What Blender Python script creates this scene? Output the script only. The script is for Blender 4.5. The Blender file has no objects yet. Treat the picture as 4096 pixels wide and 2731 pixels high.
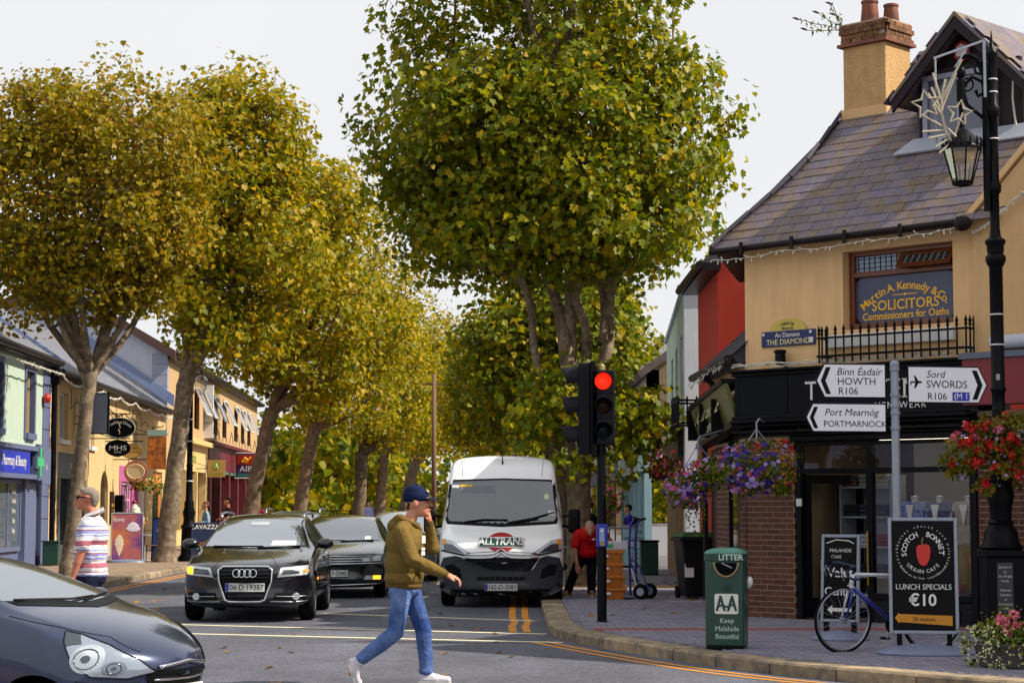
import bpy, bmesh, math, random
import numpy as np
from mathutils import Vector, Matrix, Euler
from mathutils.bvhtree import BVHTree
random.seed(7)
RNG = np.random.default_rng(7)
R = math.radians
SC = bpy.context.scene
COL = SC.collection
PI = math.pi

# ------------------------------------------------------------------ camera, world, sun, exposure
EYE = 1.6
cam_d = bpy.data.cameras.new('camera')
cam = bpy.data.objects.new('camera', cam_d)
COL.objects.link(cam)
cam.location = (0, 0, EYE)
cam.rotation_euler = (R(90) + math.atan(166 / 2000), 0, 0)
cam_d.sensor_width = 36
cam_d.lens = 2000 / 1024 * 36
cam_d.clip_end = 3000
SC.camera = cam

SUN_AZ, SUN_EL = R(100), R(43)          # azimuth from +Y towards +X, elevation
w = bpy.data.worlds.new('World')
SC.world = w
w.use_nodes = True
nt = w.node_tree
bg = nt.nodes['Background']
sky = nt.nodes.new('ShaderNodeTexSky')
sky.sky_type = 'NISHITA'
sky.sun_disc = False
sky.sun_elevation = SUN_EL
sky.sun_rotation = SUN_AZ
sky.air_density = 1.0
sky.dust_density = 3.0
wm = nt.nodes.new('ShaderNodeMix'); wm.data_type = 'RGBA'      # thin white cloud veil over the whole sky
wm.inputs[0].default_value = 0.94
wn = nt.nodes.new('ShaderNodeTexNoise'); wn.inputs['Scale'].default_value = 2.2; wn.inputs['Detail'].default_value = 7
wr = nt.nodes.new('ShaderNodeValToRGB')
wr.color_ramp.elements[0].position = .35; wr.color_ramp.elements[0].color = (6.15, 6.2, 6.35, 1)
wr.color_ramp.elements[1].position = .65; wr.color_ramp.elements[1].color = (6.6, 6.6, 6.65, 1)
nt.links.new(wn.outputs[0], wr.inputs[0])
nt.links.new(sky.outputs[0], wm.inputs[6])
nt.links.new(wr.outputs[0], wm.inputs[7])
nt.links.new(wm.outputs[2], bg.inputs[0])
bg.inputs[1].default_value = 0.10
sd = bpy.data.lights.new('sun', 'SUN')
sun = bpy.data.objects.new('sun', sd)
COL.objects.link(sun)
sd.energy = 5.0
sd.angle = R(0.6)
sd.color = (1, .90, .76)
sdir = Vector((math.sin(SUN_AZ) * math.cos(SUN_EL), math.cos(SUN_AZ) * math.cos(SUN_EL), math.sin(SUN_EL)))
sun.rotation_euler = sdir.to_track_quat('Z', 'Y').to_euler()
vs = SC.view_settings
vs.view_transform = 'Standard'; vs.look = 'None'; vs.gamma = 1; vs.exposure = 0.52
vs.use_curve_mapping = False
SC.cycles.use_denoising = True
SC.cycles.max_bounces = 5
SC.cycles.diffuse_bounces = 3
SC.cycles.use_adaptive_sampling = True
SC.cycles.adaptive_threshold = .02
SC.cycles.transparent_max_bounces = 12

# ------------------------------------------------------------------ helpers
_f = 2000.0; _p = math.atan(166 / 2000)
def _ray(px, py):
    u = px - 512; v = 341 - py
    return (u, _f * math.cos(_p) - v * math.sin(_p), _f * math.sin(_p) + v * math.cos(_p))
def W(px, py, d):
    r = _ray(px, py); k = d / r[1]
    return Vector((r[0] * k, d, r[2] * k + EYE))
def G(px, py, z=0.0):
    r = _ray(px, py); k = (z - EYE) / r[2]
    return Vector((r[0] * k, r[1] * k, z))

def lin(h):
    if not isinstance(h, str): return tuple(h)[:3]
    h = h.lstrip('#')
    o = []
    for i in (0, 2, 4):
        c = int(h[i:i + 2], 16) / 255
        o.append(c / 12.92 if c <= .04045 else ((c + .055) / 1.055) ** 2.4)
    return tuple(o)

MATS = {}
def mat(name, col, rough=.6, metal=0., var=0., vscale=4., bump=0., bscale=40., spec=.5, coat=0., emit=0., isl=0., orand=0., col2=None, c2scale=3., c2amt=.5, trans=0., streak=0., bdist=.02):
    if name in MATS: return MATS[name]
    m = bpy.data.materials.new(name); MATS[name] = m
    m.use_nodes = True
    t = m.node_tree; N = t.nodes; L = t.links
    b = N['Principled BSDF']
    c = lin(col)
    if max(c) < .025 and rough > .15 and coat == 0: spec = min(spec, .12)
    b.inputs['Base Color'].default_value = (*c, 1)
    b.inputs['Roughness'].default_value = rough
    b.inputs['Metallic'].default_value = metal
    b.inputs['Specular IOR Level'].default_value = spec
    b.inputs['Coat Weight'].default_value = coat
    b.inputs['Coat Roughness'].default_value = .04
    cur = None
    tc = N.new('ShaderNodeNewGeometry')
    def noise(scale, detail=6, rough_=.6, out=None):
        n = N.new('ShaderNodeTexNoise'); n.inputs['Scale'].default_value = scale
        n.inputs['Detail'].default_value = detail; n.inputs['Roughness'].default_value = rough_
        L.new(tc.outputs['Position'], n.inputs['Vector'])
        return n.outputs[0]
    def rgb():
        n = N.new('ShaderNodeRGB'); n.outputs[0].default_value = (*c, 1); return n.outputs[0]
    if col2:
        mx = N.new('ShaderNodeMix'); mx.data_type = 'RGBA'
        rp = N.new('ShaderNodeMapRange'); rp.inputs[1].default_value = c2amt - .12 + .0; rp.inputs[2].default_value = c2amt + .12
        L.new(noise(c2scale), rp.inputs[0]); L.new(rp.outputs[0], mx.inputs[0])
        mx.inputs[6].default_value = (*c, 1); mx.inputs[7].default_value = (*lin(col2), 1)
        cur = mx.outputs[2]
    def vmul(sock, lo, hi):
        nonlocal cur
        if cur is None: cur = rgb()
        mr = N.new('ShaderNodeMapRange'); mr.inputs[3].default_value = lo; mr.inputs[4].default_value = hi
        L.new(sock, mr.inputs[0])
        h = N.new('ShaderNodeHueSaturation'); L.new(cur, h.inputs['Color']); L.new(mr.outputs[0], h.inputs['Value'])
        cur = h.outputs[0]
    if var:
        vmul(noise(vscale), 1 - 2 * var, 1 + 2 * var)
    if streak:
        mp = N.new('ShaderNodeMapping'); mp.inputs['Scale'].default_value = (5, 5, .35)
        L.new(tc.outputs['Position'], mp.inputs[0])
        n = N.new('ShaderNodeTexNoise'); n.inputs['Scale'].default_value = 1.5; n.inputs['Detail'].default_value = 5
        L.new(mp.outputs[0], n.inputs['Vector'])
        vmul(n.outputs[0], 1 - 2 * streak, 1 + 2 * streak)
    if isl:
        g = N.new('ShaderNodeNewGeometry'); vmul(g.outputs['Random Per Island'], 1 - isl, 1 + isl)
    if orand:
        g = N.new('ShaderNodeObjectInfo'); vmul(g.outputs['Random'], 1 - orand, 1 + orand)
    if cur is not None: L.new(cur, b.inputs['Base Color'])
    if bump:
        bp = N.new('ShaderNodeBump'); bp.inputs['Strength'].default_value = bump; bp.inputs['Distance'].default_value = bdist
        L.new(noise(bscale, 4), bp.inputs['Height']); L.new(bp.outputs[0], b.inputs['Normal'])
    if emit:
        b.inputs['Emission Color'].default_value = (*c, 1); b.inputs['Emission Strength'].default_value = emit
    if trans:
        tr = N.new('ShaderNodeBsdfTranslucent'); ms = N.new('ShaderNodeMixShader'); ms.inputs[0].default_value = trans
        if cur is not None: L.new(cur, tr.inputs[0])
        else: tr.inputs[0].default_value = (*c, 1)
        L.new(b.outputs[0], ms.inputs[1]); L.new(tr.outputs[0], ms.inputs[2])
        L.new(ms.outputs[0], N['Material Output'].inputs[0])
    return m

def glass(name, tint='#0b0f12', refl=.25, clear=.75):
    """thin pane: see-through with a mirror coat"""
    if name in MATS: return MATS[name]
    m = bpy.data.materials.new(name); MATS[name] = m; m.use_nodes = True
    t = m.node_tree; N = t.nodes; L = t.links
    N.remove(N['Principled BSDF'])
    tr = N.new('ShaderNodeBsdfTransparent'); df = N.new('ShaderNodeBsdfDiffuse'); gl = N.new('ShaderNodeBsdfGlossy')
    df.inputs[0].default_value = (*lin(tint), 1); gl.inputs['Roughness'].default_value = .01
    m1 = N.new('ShaderNodeMixShader'); m1.inputs[0].default_value = clear
    L.new(df.outputs[0], m1.inputs[1]); L.new(tr.outputs[0], m1.inputs[2])
    lw = N.new('ShaderNodeFresnel'); lw.inputs[0].default_value = 1.5
    ad = N.new('ShaderNodeMath'); ad.operation = 'MULTIPLY_ADD'; ad.inputs[1].default_value = .4; ad.inputs[2].default_value = refl * .2
    L.new(lw.outputs[0], ad.inputs[0])
    m2 = N.new('ShaderNodeMixShader'); L.new(ad.outputs[0], m2.inputs[0])
    L.new(m1.outputs[0], m2.inputs[1]); L.new(gl.outputs[0], m2.inputs[2])
    L.new(m2.outputs[0], N['Material Output'].inputs[0])
    return m

class MB:
    def __init__(s, T=None):
        s.V = []; s.F = []; s.T = T
    def add(s, vs_, fs):
        o = len(s.V)
        if s.T is not None: s.V += [tuple(s.T @ Vector(v)) for v in vs_]
        else: s.V += [tuple(v) for v in vs_]
        s.F += [tuple(i + o for i in f) for f in fs]
        return s
    def box(s, x0, x1, y0, y1, z0, z1):
        v = [(x0, y0, z0), (x1, y0, z0), (x1, y1, z0), (x0, y1, z0), (x0, y0, z1), (x1, y0, z1), (x1, y1, z1), (x0, y1, z1)]
        return s.add(v, [(0, 3, 2, 1), (4, 5, 6, 7), (0, 1, 5, 4), (1, 2, 6, 5), (2, 3, 7, 6), (3, 0, 4, 7)])
    def cbox(s, c, d, rot=(0, 0, 0)):
        M = Matrix.Translation(c) @ Euler(rot).to_matrix().to_4x4()
        x, y, z = d[0] / 2, d[1] / 2, d[2] / 2
        v = [M @ Vector(p) for p in [(-x, -y, -z), (x, -y, -z), (x, y, -z), (-x, y, -z), (-x, -y, z), (x, -y, z), (x, y, z), (-x, y, z)]]
        return s.add(v, [(0, 3, 2, 1), (4, 5, 6, 7), (0, 1, 5, 4), (1, 2, 6, 5), (2, 3, 7, 6), (3, 0, 4, 7)])
    def bar(s, a, b, w_, h_=None, up=(0, 0, 1)):
        a = Vector(a); b = Vector(b); h_ = w_ if h_ is None else h_
        d = (b - a).normalized(); u = Vector(up)
        if abs(d.dot(u)) > .98: u = Vector((1, 0, 0))
        x = d.cross(u).normalized() * w_ / 2; y = x.cross(d).normalized() * h_ / 2
        v = [a - x - y, a + x - y, a + x + y, a - x + y, b - x - y, b + x - y, b + x + y, b - x + y]
        return s.add(v, [(0, 3, 2, 1), (4, 5, 6, 7), (0, 1, 5, 4), (1, 2, 6, 5), (2, 3, 7, 6), (3, 0, 4, 7)])
    def tube(s, pts, r, n=8, cap=True, closed=False):
        pts = [Vector(p) for p in pts]; k = len(pts)
        rs = r if isinstance(r, (list, tuple)) else [r] * k
        V = []; prev = None
        for i, p in enumerate(pts):
            if closed: d = pts[(i + 1) % k] - pts[i - 1]
            else: d = pts[min(i + 1, k - 1)] - pts[max(i - 1, 0)]
            if d.length < 1e-9: d = Vector((0, 0, 1))
            d.normalize()
            if prev is None:
                u = Vector((0, 0, 1)) if abs(d.z) < .9 else Vector((1, 0, 0))
                x = d.cross(u).normalized()
            else:
                x = (prev - d * prev.dot(d))
                x = x.normalized() if x.length > 1e-6 else d.orthogonal().normalized()
            prev = x; y = d.cross(x)
            for j in range(n):
                a = 2 * PI * j / n
                V.append(p + (x * math.cos(a) + y * math.sin(a)) * rs[i])
        F = []
        for i in range(k if closed else k - 1):
            for j in range(n):
                a = i * n + j; b = i * n + (j + 1) % n; i2 = (i + 1) % k
                F.append((a, b, i2 * n + (j + 1) % n, i2 * n + j))
        if cap and not closed:
            F.append(tuple(range(n - 1, -1, -1))); F.append(tuple((k - 1) * n + j for j in range(n)))
        return s.add(V, F)
    def lathe(s, prof, n=16, c=(0, 0, 0), axis='z', sx=1., sy=1.):
        V = []; k = len(prof)
        for (r, z) in prof:
            for j in range(n):
                a = 2 * PI * j / n; x = r * math.cos(a) * sx; y = r * math.sin(a) * sy
                if axis == 'z': p = (c[0] + x, c[1] + y, c[2] + z)
                elif axis == 'y': p = (c[0] + x, c[1] + z, c[2] + y)
                else: p = (c[0] + z, c[1] + x, c[2] + y)
                V.append(p)
        F = []
        for i in range(k - 1):
            for j in range(n):
                q = (i * n + j, i * n + (j + 1) % n, (i + 1) * n + (j + 1) % n, (i + 1) * n + j)
                F.append(q if axis != 'y' else q[::-1])
        if prof[0][0] > 1e-5: F.append(tuple(range(n - 1, -1, -1)) if axis != 'y' else tuple(range(n)))
        if prof[-1][0] > 1e-5:
            q = tuple((k - 1) * n + j for j in range(n)); F.append(q if axis != 'y' else q[::-1])
        return s.add(V, F)
    def prism(s, poly, d):
        """extrude a planar polygon (3D points) by vector d"""
        d = Vector(d); n = len(poly); P = [Vector(p) for p in poly]
        nn = Vector((0, 0, 0))
        for i in range(n): nn += P[i].cross(P[(i + 1) % n])
        if nn.dot(d) > 0: P = P[::-1]
        V = P + [p + d for p in P]
        F = [tuple(range(n)), tuple(range(2 * n - 1, n - 1, -1))]
        F += [(i, i + n, (i + 1) % n + n, (i + 1) % n) for i in range(n)]
        return s.add(V, F)
    def xz(s, poly, y0, y1):
        return s.prism([(x, y0, z) for x, z in poly], (0, y1 - y0, 0))
    def yz(s, poly, x0, x1):
        return s.prism([(x0, y, z) for y, z in poly], (x1 - x0, 0, 0))
    def xy(s, poly, z0, z1):
        return s.prism([(x, y, z0) for x, y in poly], (0, 0, z1 - z0))
    def ell(s, c, r, n=12, m=8, rot=None):
        M = Matrix.Translation(c) @ (Euler(rot).to_matrix().to_4x4() if rot else Matrix())
        if not isinstance(r, (list, tuple)): r = (r, r, r)
        V = [M @ Vector((0, 0, -r[2]))]
        for i in range(1, m):
            t = -PI / 2 + PI * i / m
            for j in range(n):
                a = 2 * PI * j / n
                V.append(M @ Vector((r[0] * math.cos(t) * math.cos(a), r[1] * math.cos(t) * math.sin(a), r[2] * math.sin(t))))
        V.append(M @ Vector((0, 0, r[2])))
        F = [(0, 1 + (j + 1) % n, 1 + j) for j in range(n)]
        for i in range(m - 2):
            for j in range(n):
                F.append((1 + i * n + j, 1 + i * n + (j + 1) % n, 1 + (i + 1) * n + (j + 1) % n, 1 + (i + 1) * n + j))
        l = len(V) - 1; b = 1 + (m - 2) * n
        F += [(b + j, b + (j + 1) % n, l) for j in range(n)]
        return s.add(V, F)
    def cap(s, a, ra, b, rb, n=12):
        """tapered capsule"""
        a = Vector(a); b = Vector(b); d = b - a; L = d.length; d = d / L if L > 1e-6 else Vector((0, 0, 1))
        pts = []; rs = []
        for t in (90, 65, 40, 15): pts.append(a - d * ra * math.sin(R(t))); rs.append(max(ra * math.cos(R(t)), ra * .05))
        for t in (15, 40, 65, 90): pts.append(b + d * rb * math.sin(R(t))); rs.append(max(rb * math.cos(R(t)), rb * .05))
        return s.tube(pts, rs, n)
    def mesh(s, name='mesh'):
        me = bpy.data.meshes.new(name); me.from_pydata(s.V, [], s.F); me.update(); return me
    def build(s, name, m, parent=None, smooth=False, bev=0., loc=None, kind=None, label=None, seg=2):
        o = obj(name, s.mesh(name), m, parent, smooth, loc, kind, label)
        if bev: bevel(o, bev, seg)
        return o

def bevel(o, width, seg=2):
    b = o.modifiers.new('bevel', 'BEVEL'); b.width = width; b.segments = seg; b.limit_method = 'ANGLE'; b.angle_limit = R(35)
    b.use_clamp_overlap = True
    return o

def obj(name, me, m, parent=None, smooth=False, loc=None, kind=None, label=None):
    o = bpy.data.objects.new(name, me); COL.objects.link(o)
    if m is not None:
        ms = m if isinstance(m, (list, tuple)) else [m]
        if len(me.materials) == 0:
            for q in ms: me.materials.append(q)
    if smooth:
        me.polygons.foreach_set('use_smooth', [True] * len(me.polygons))
        if smooth is not True: me.set_sharp_from_angle(angle=R(smooth))
    if parent is not None: o.parent = parent
    if loc is not None: o.location = loc
    if kind: o['kind'] = kind
    if label: o['label'] = label
    return o

def thing(name, label, cat, loc=(0, 0, 0), rz=0., group=None, rot=None, scale=None):
    o = bpy.data.objects.new(name, None); COL.objects.link(o)
    o.location = loc; o.rotation_euler = rot if rot else (0, 0, rz)
    if scale: o.scale = (scale,) * 3
    o.empty_display_size = .2
    o['label'] = label; o['category'] = cat
    if group: o['group'] = group
    return o
def tag(o, label, cat, group=None):
    o['label'] = label; o['category'] = cat
    if group: o['group'] = group
    return o
def dup(o, parent=None, label=None, loc=None, rz=None):
    c = o.copy(); COL.objects.link(c)
    if parent is not None: c.parent = parent
    if label: c['label'] = label
    if loc is not None: c.location = loc
    if rz is not None: c.rotation_euler = (0, 0, rz)
    for ch in list(o.children): dup(ch, c)
    return c
def piece(name, me, parent, M):
    o = bpy.data.objects.new(name, me); COL.objects.link(o); o.parent = parent; o.matrix_local = M
    return o
TMP = bpy.data.scenes.new('workbench')
def mods_mesh(o, *more):
    """evaluated copy of an object's mesh, worked out on a scratch scene"""
    for q in (o, *more): TMP.collection.objects.link(q)
    vl = TMP.view_layers[0]; vl.update()
    me = bpy.data.meshes.new_from_object(o.evaluated_get(vl.depsgraph))
    for q in (o, *more): TMP.collection.objects.unlink(q)
    return me

# lettering -----------------------------------------------------------------
_tcache = {}
def text_mesh(body, size, bold=0., shear=0., serif=False, space=1., align='CENTER', depth=.002, wscale=1.):
    key = (body, size, bold, shear, serif, space, align, depth, wscale)
    if key in _tcache: return _tcache[key]
    cu = bpy.data.curves.new('lettering', 'FONT'); cu.body = body; cu.size = size; cu.offset = bold * size
    cu.shear = shear; cu.space_character = space; cu.align_x = align; cu.align_y = 'CENTER'; cu.resolution_u = 3
    o = bpy.data.objects.new('lettering', cu)
    me = mods_mesh(o)
    bpy.data.objects.remove(o); bpy.data.curves.remove(cu)
    V = np.array([tuple(v.co) for v in me.vertices]); Fs = [tuple(p.vertices) for p in me.polygons]
    E = [tuple(e.vertices) for e in me.edges]
    bpy.data.meshes.remove(me)
    if len(V) == 0: V = np.zeros((0, 3))
    mb = MB(); mb.V = [tuple(v) for v in V]; mb.F = Fs
    if serif and len(V):
        cnt = {}
        for f in Fs:
            for i in range(len(f)):
                e = tuple(sorted((f[i], f[(i + 1) % len(f)]))); cnt[e] = cnt.get(e, 0) + 1
        th = size * .045; ex = size * .06
        ymn = V[:, 1].min(); ymx = V[:, 1].max(); lev = {}
        for e, n_ in cnt.items():
            if n_ == 1 and abs(V[e[0]][1] - V[e[1]][1]) < size * .004: q = round(V[e[0]][1] / size * 50); lev[q] = lev.get(q, 0) + 1
        for e, n_ in cnt.items():
            if n_ != 1: continue
            a, b = V[e[0]], V[e[1]]
            if abs(a[1] - b[1]) < size * .004:
                l = abs(a[0] - b[0])
                if size * .05 < l < size * .24 and (lev[round(a[1] / size * 50)] >= 3 or len(body) == 1):
                    y = a[1]; x0 = min(a[0], b[0]) - ex; x1 = max(a[0], b[0]) + ex
                    # top or bottom of a stem?
                    mid = (ymn + ymx) / 2
                    s_ = 1 if y < mid else -1
                    mb.add([(x0, y, 0), (x1, y, 0), (x1, y + s_ * th, 0), (x0, y + s_ * th, 0)], [(0, 1, 2, 3) if s_ > 0 else (3, 2, 1, 0)])
    V = np.array(mb.V) if len(mb.V) else np.zeros((0, 3))
    # stand the text up: x right, z up, facing -y, with a little thickness
    W2 = [(v[0] * wscale, 0, v[1]) for v in V]
    out = MB(); out.V = W2; out.F = mb.F
    me = out.mesh('lettering')
    _tcache[key] = me
    return me
def text(body, size, m, parent, loc, rot=(0, 0, 0), name='lettering', **k):
    me = text_mesh(body, size, **k)
    if len(me.materials) == 0: me.materials.append(m)
    elif me.materials[0] != m:
        me = me.copy(); me.materials.clear(); me.materials.append(m)
    o = bpy.data.objects.new(name, me); COL.objects.link(o); o.parent = parent
    o.location = loc; o.rotation_euler = rot
    return o
def arc_text(body, size, m, parent, c, rad, a_mid, a_step, up=1, name='lettering', rot=(0, 0, 0), **k):
    """letters set one by one round an arc, joined into one piece; angles in degrees, 90 = top"""
    mb = MB(); n = len(body)
    ws = []
    for ch in body:
        wd = .35 if ch in "iIl.,'!: " else (.8 if ch in 'mwMW' else .6)
        ws.append(wd)
    tot = sum(ws); acc = 0
    for i, ch in enumerate(body):
        mid = acc + ws[i] / 2 - tot / 2; acc += ws[i]
        if ch == ' ': continue
        a = a_mid - up * mid * a_step
        me = text_mesh(ch, size, **k)
        th = R(a - 90) if up > 0 else R(a + 90)
        px, pz = rad * math.cos(R(a)), rad * math.sin(R(a))
        ca, sa = math.cos(th), math.sin(th)
        mb.add([(c[0] + px + v.co.x * ca - v.co.z * sa, c[1], c[2] + pz + v.co.x * sa + v.co.z * ca) for v in me.vertices], [tuple(p.vertices) for p in me.polygons])
    o = mb.build(name, m, parent); o.rotation_euler = rot
    return o

# foliage --------------------------------------------------------------------
LEAF5 = ([(0, 0), (.30, -.02), (.52, .18), (.34, .30), (.50, .62), (.22, .60), (0, 1.0), (-.22, .60), (-.50, .62), (-.34, .30), (-.52, .18), (-.30, -.02)],
         [(0, 1, 2, 3), (0, 3, 4, 5), (0, 5, 6), (0, 6, 7), (0, 7, 8, 9), (0, 9, 10, 11)])
LEAF3 = ([(0, 0), (.42, .22), (.36, .58), (0, 1.0), (-.36, .58), (-.42, .22)], [(0, 1, 2, 3), (0, 3, 4, 5)])
def leaf_mesh(name, P, Nrm, size, shape=LEAF5, fold=.18, droop=.35):
    """one mesh holding a leaf at each point P (n,3), facing Nrm, tips hanging"""
    n = len(P)
    S = np.array(shape[0]); k = len(S)
    Nz = Nrm / np.linalg.norm(Nrm, axis=1, keepdims=True)
    down = np.tile(np.array([0, 0, -1.]), (n, 1)) + RNG.normal(0, .55, (n, 3))
    Yd = down - Nz * (down * Nz).sum(1, keepdims=True); Yd /= np.linalg.norm(Yd, axis=1, keepdims=True) + 1e-9
    Xd = np.cross(Yd, Nz)
    sz = (size * RNG.uniform(.6, 1.2, n))[:, None, None]
    lx = S[None, :, 0, None]; ly = S[None, :, 1, None]
    z = fold * np.abs(lx) - droop * .4 * ly ** 2
    V = P[:, None, :] + sz * (lx * Xd[:, None, :] + (ly - .3) * Yd[:, None, :] + z * Nz[:, None, :])
    V = V.reshape(-1, 3)
    loops = []; starts = []; tot = []
    pat = shape[1]; lens = np.array([len(f) for f in pat]); flat = np.concatenate([np.array(f) for f in pat])
    L = (flat[None, :] + (np.arange(n) * k)[:, None]).reshape(-1)
    tl = np.tile(lens, n); st = np.concatenate([[0], np.cumsum(tl)[:-1]])
    me = bpy.data.meshes.new(name)
    me.vertices.add(len(V)); me.vertices.foreach_set('co', V.astype(np.float32).reshape(-1))
    me.loops.add(len(L)); me.loops.foreach_set('vertex_index', L.astype(np.int32))
    me.polygons.add(len(tl)); me.polygons.foreach_set('loop_start', st.astype(np.int32)); me.polygons.foreach_set('loop_total', tl.astype(np.int32))
    me.update(calc_edges=True)
    return me
def leaf_mat(name, cols, trans=.35, rough=.5, spec=.22):
    if name in MATS: return MATS[name]
    m = bpy.data.materials.new(name); MATS[name] = m; m.use_nodes = True
    t = m.node_tree; N = t.nodes; L = t.links; b = N['Principled BSDF']
    g = N.new('ShaderNodeNewGeometry'); cr = N.new('ShaderNodeValToRGB')
    el = cr.color_ramp.elements
    while len(el) < len(cols): el.new(.5)
    for i, (p, c) in enumerate(cols): el[i].position = p; el[i].color = (*[q * k_ for q, k_ in zip(lin(c), (.92, .86, .3))], 1)
    L.new(g.outputs['Random Per Island'], cr.inputs[0])
    L.new(cr.outputs[0], b.inputs['Base Color']); b.inputs['Roughness'].default_value = rough
    b.inputs['Specular IOR Level'].default_value = spec
    tr = N.new('ShaderNodeBsdfTranslucent'); ms = N.new('ShaderNodeMixShader'); ms.inputs[0].default_value = trans
    hs = N.new('ShaderNodeHueSaturation'); hs.inputs['Value'].default_value = 1.5; hs.inputs['Saturation'].default_value = 1.15; hs.inputs['Hue'].default_value = .497
    L.new(cr.outputs[0], hs.inputs['Color']); L.new(hs.outputs[0], tr.inputs[0])
    L.new(b.outputs[0], ms.inputs[1]); L.new(tr.outputs[0], ms.inputs[2]); L.new(ms.outputs[0], N['Material Output'].inputs[0])
    return m
# ------------------------------------------------------------------ ground, road, pavements
def structure(o): o['kind'] = 'structure'; return o
m_asph = mat('asphalt', '#5c5e6a', .88, var=.16, vscale=38, bump=.55, bscale=150, col2='#4b4d58', c2scale=.5, c2amt=.5)
def speckle(m, scale, amt):
    t = m.node_tree; N = t.nodes; L = t.links; b = N['Principled BSDF']
    src = b.inputs['Base Color'].links[0].from_socket
    tc = N.new('ShaderNodeTexCoord'); v = N.new('ShaderNodeTexVoronoi'); v.inputs['Scale'].default_value = scale
    L.new(tc.outputs['Object'], v.inputs['Vector'])
    mr = N.new('ShaderNodeMapRange'); mr.inputs[3].default_value = 1 - amt; mr.inputs[4].default_value = 1 + amt
    sp = N.new('ShaderNodeSeparateColor'); L.new(v.outputs['Color'], sp.inputs[0]); L.new(sp.outputs[0], mr.inputs[0])
    h = N.new('ShaderNodeHueSaturation'); L.new(src, h.inputs['Color']); L.new(mr.outputs[0], h.inputs['Value'])
    mp = N.new('ShaderNodeMapping'); mp.inputs['Scale'].default_value = (1.1, .07, 1); L.new(tc.outputs['Object'], mp.inputs[0])
    n = N.new('ShaderNodeTexNoise'); n.inputs['Scale'].default_value = 1; n.inputs['Detail'].default_value = 4; L.new(mp.outputs[0], n.inputs['Vector'])
    m2 = N.new('ShaderNodeMapRange'); m2.inputs[1].default_value = .3; m2.inputs[2].default_value = .7; m2.inputs[3].default_value = .80; m2.inputs[4].default_value = 1.16; L.new(n.outputs[0], m2.inputs[0])
    h2 = N.new('ShaderNodeHueSaturation'); L.new(h.outputs[0], h2.inputs['Color']); L.new(m2.outputs[0], h2.inputs['Value'])
    L.new(h2.outputs[0], b.inputs['Base Color'])
speckle(m_asph, 42, .38)
structure(MB().xy([(-1500, -300), (1500, -300), (1500, 2500), (-1500, 2500)], -.35, -.30).build('ground', mat('earth', '#55555a', .95, var=.2, vscale=.2)))
road = structure(MB().xy([(-60, -20), (60, -20), (60, 400), (-60, 400)], -.2, 0).build('road', m_asph))
m_patch = mat('asphalt_patch', '#515258', .9, var=.14, vscale=60, bump=.4, bscale=160)
m_yel = mat('yellow_paint', '#c8810f', .7, var=.12, vscale=14, col2='#8b6a33', c2scale=18, c2amt=.66)
m_wht = mat('white_road_paint', '#d6cfae', .7, var=.1, vscale=14, col2='#8d8b84', c2scale=16, c2amt=.66)

def offset_path(P, off):
    """shift a polyline to its right-hand side by off"""
    out = []
    for i, p in enumerate(P):
        a = Vector(P[max(i - 1, 0)]); b = Vector(P[min(i + 1, len(P) - 1)])
        d = (b - a).normalized(); out.append((p[0] + d.y * off, p[1] - d.x * off))
    return out
def resample(P, step):
    P = [Vector(p) for p in P]; out = [P[0].copy()]; acc = 0
    for a, b in zip(P, P[1:]):
        L = (b - a).length; t = step - acc
        while t <= L:
            out.append(a + (b - a) * (t / L)); t += step
        acc = (acc + L) % step
    return [(p.x, p.y) for p in out]
def smooth_path(P, it=2):
    for _ in range(it):
        Q = [P[0]]
        for a, b in zip(P, P[1:]):
            Q += [(a[0] * .75 + b[0] * .25, a[1] * .75 + b[1] * .25), (a[0] * .25 + b[0] * .75, a[1] * .25 + b[1] * .75)]
        P = Q + [P[-1]]
    return P
def ribbon(name, P, w_, z, m, parent):
    a = offset_path(P, -w_ / 2); b = offset_path(P, w_ / 2); mb = MB()
    n = len(P)
    mb.add([(x, y, z) for x, y in a] + [(x, y, z) for x, y in b], [(i, i + n, i + n + 1, i + 1) for i in range(n - 1)])
    return mb.build(name, m, parent)

KERB = smooth_path([(.48, 190), (.47, 60), (.47, 32), (.47, 27), (.50, 25.2), (.66, 24.2), (1.12, 22.8), (1.93, 20.6), (2.6, 19.3), (3.4, 18.2), (4.6, 16.9), (7, 15), (12, 12.3), (30, 6)], 2)
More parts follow.
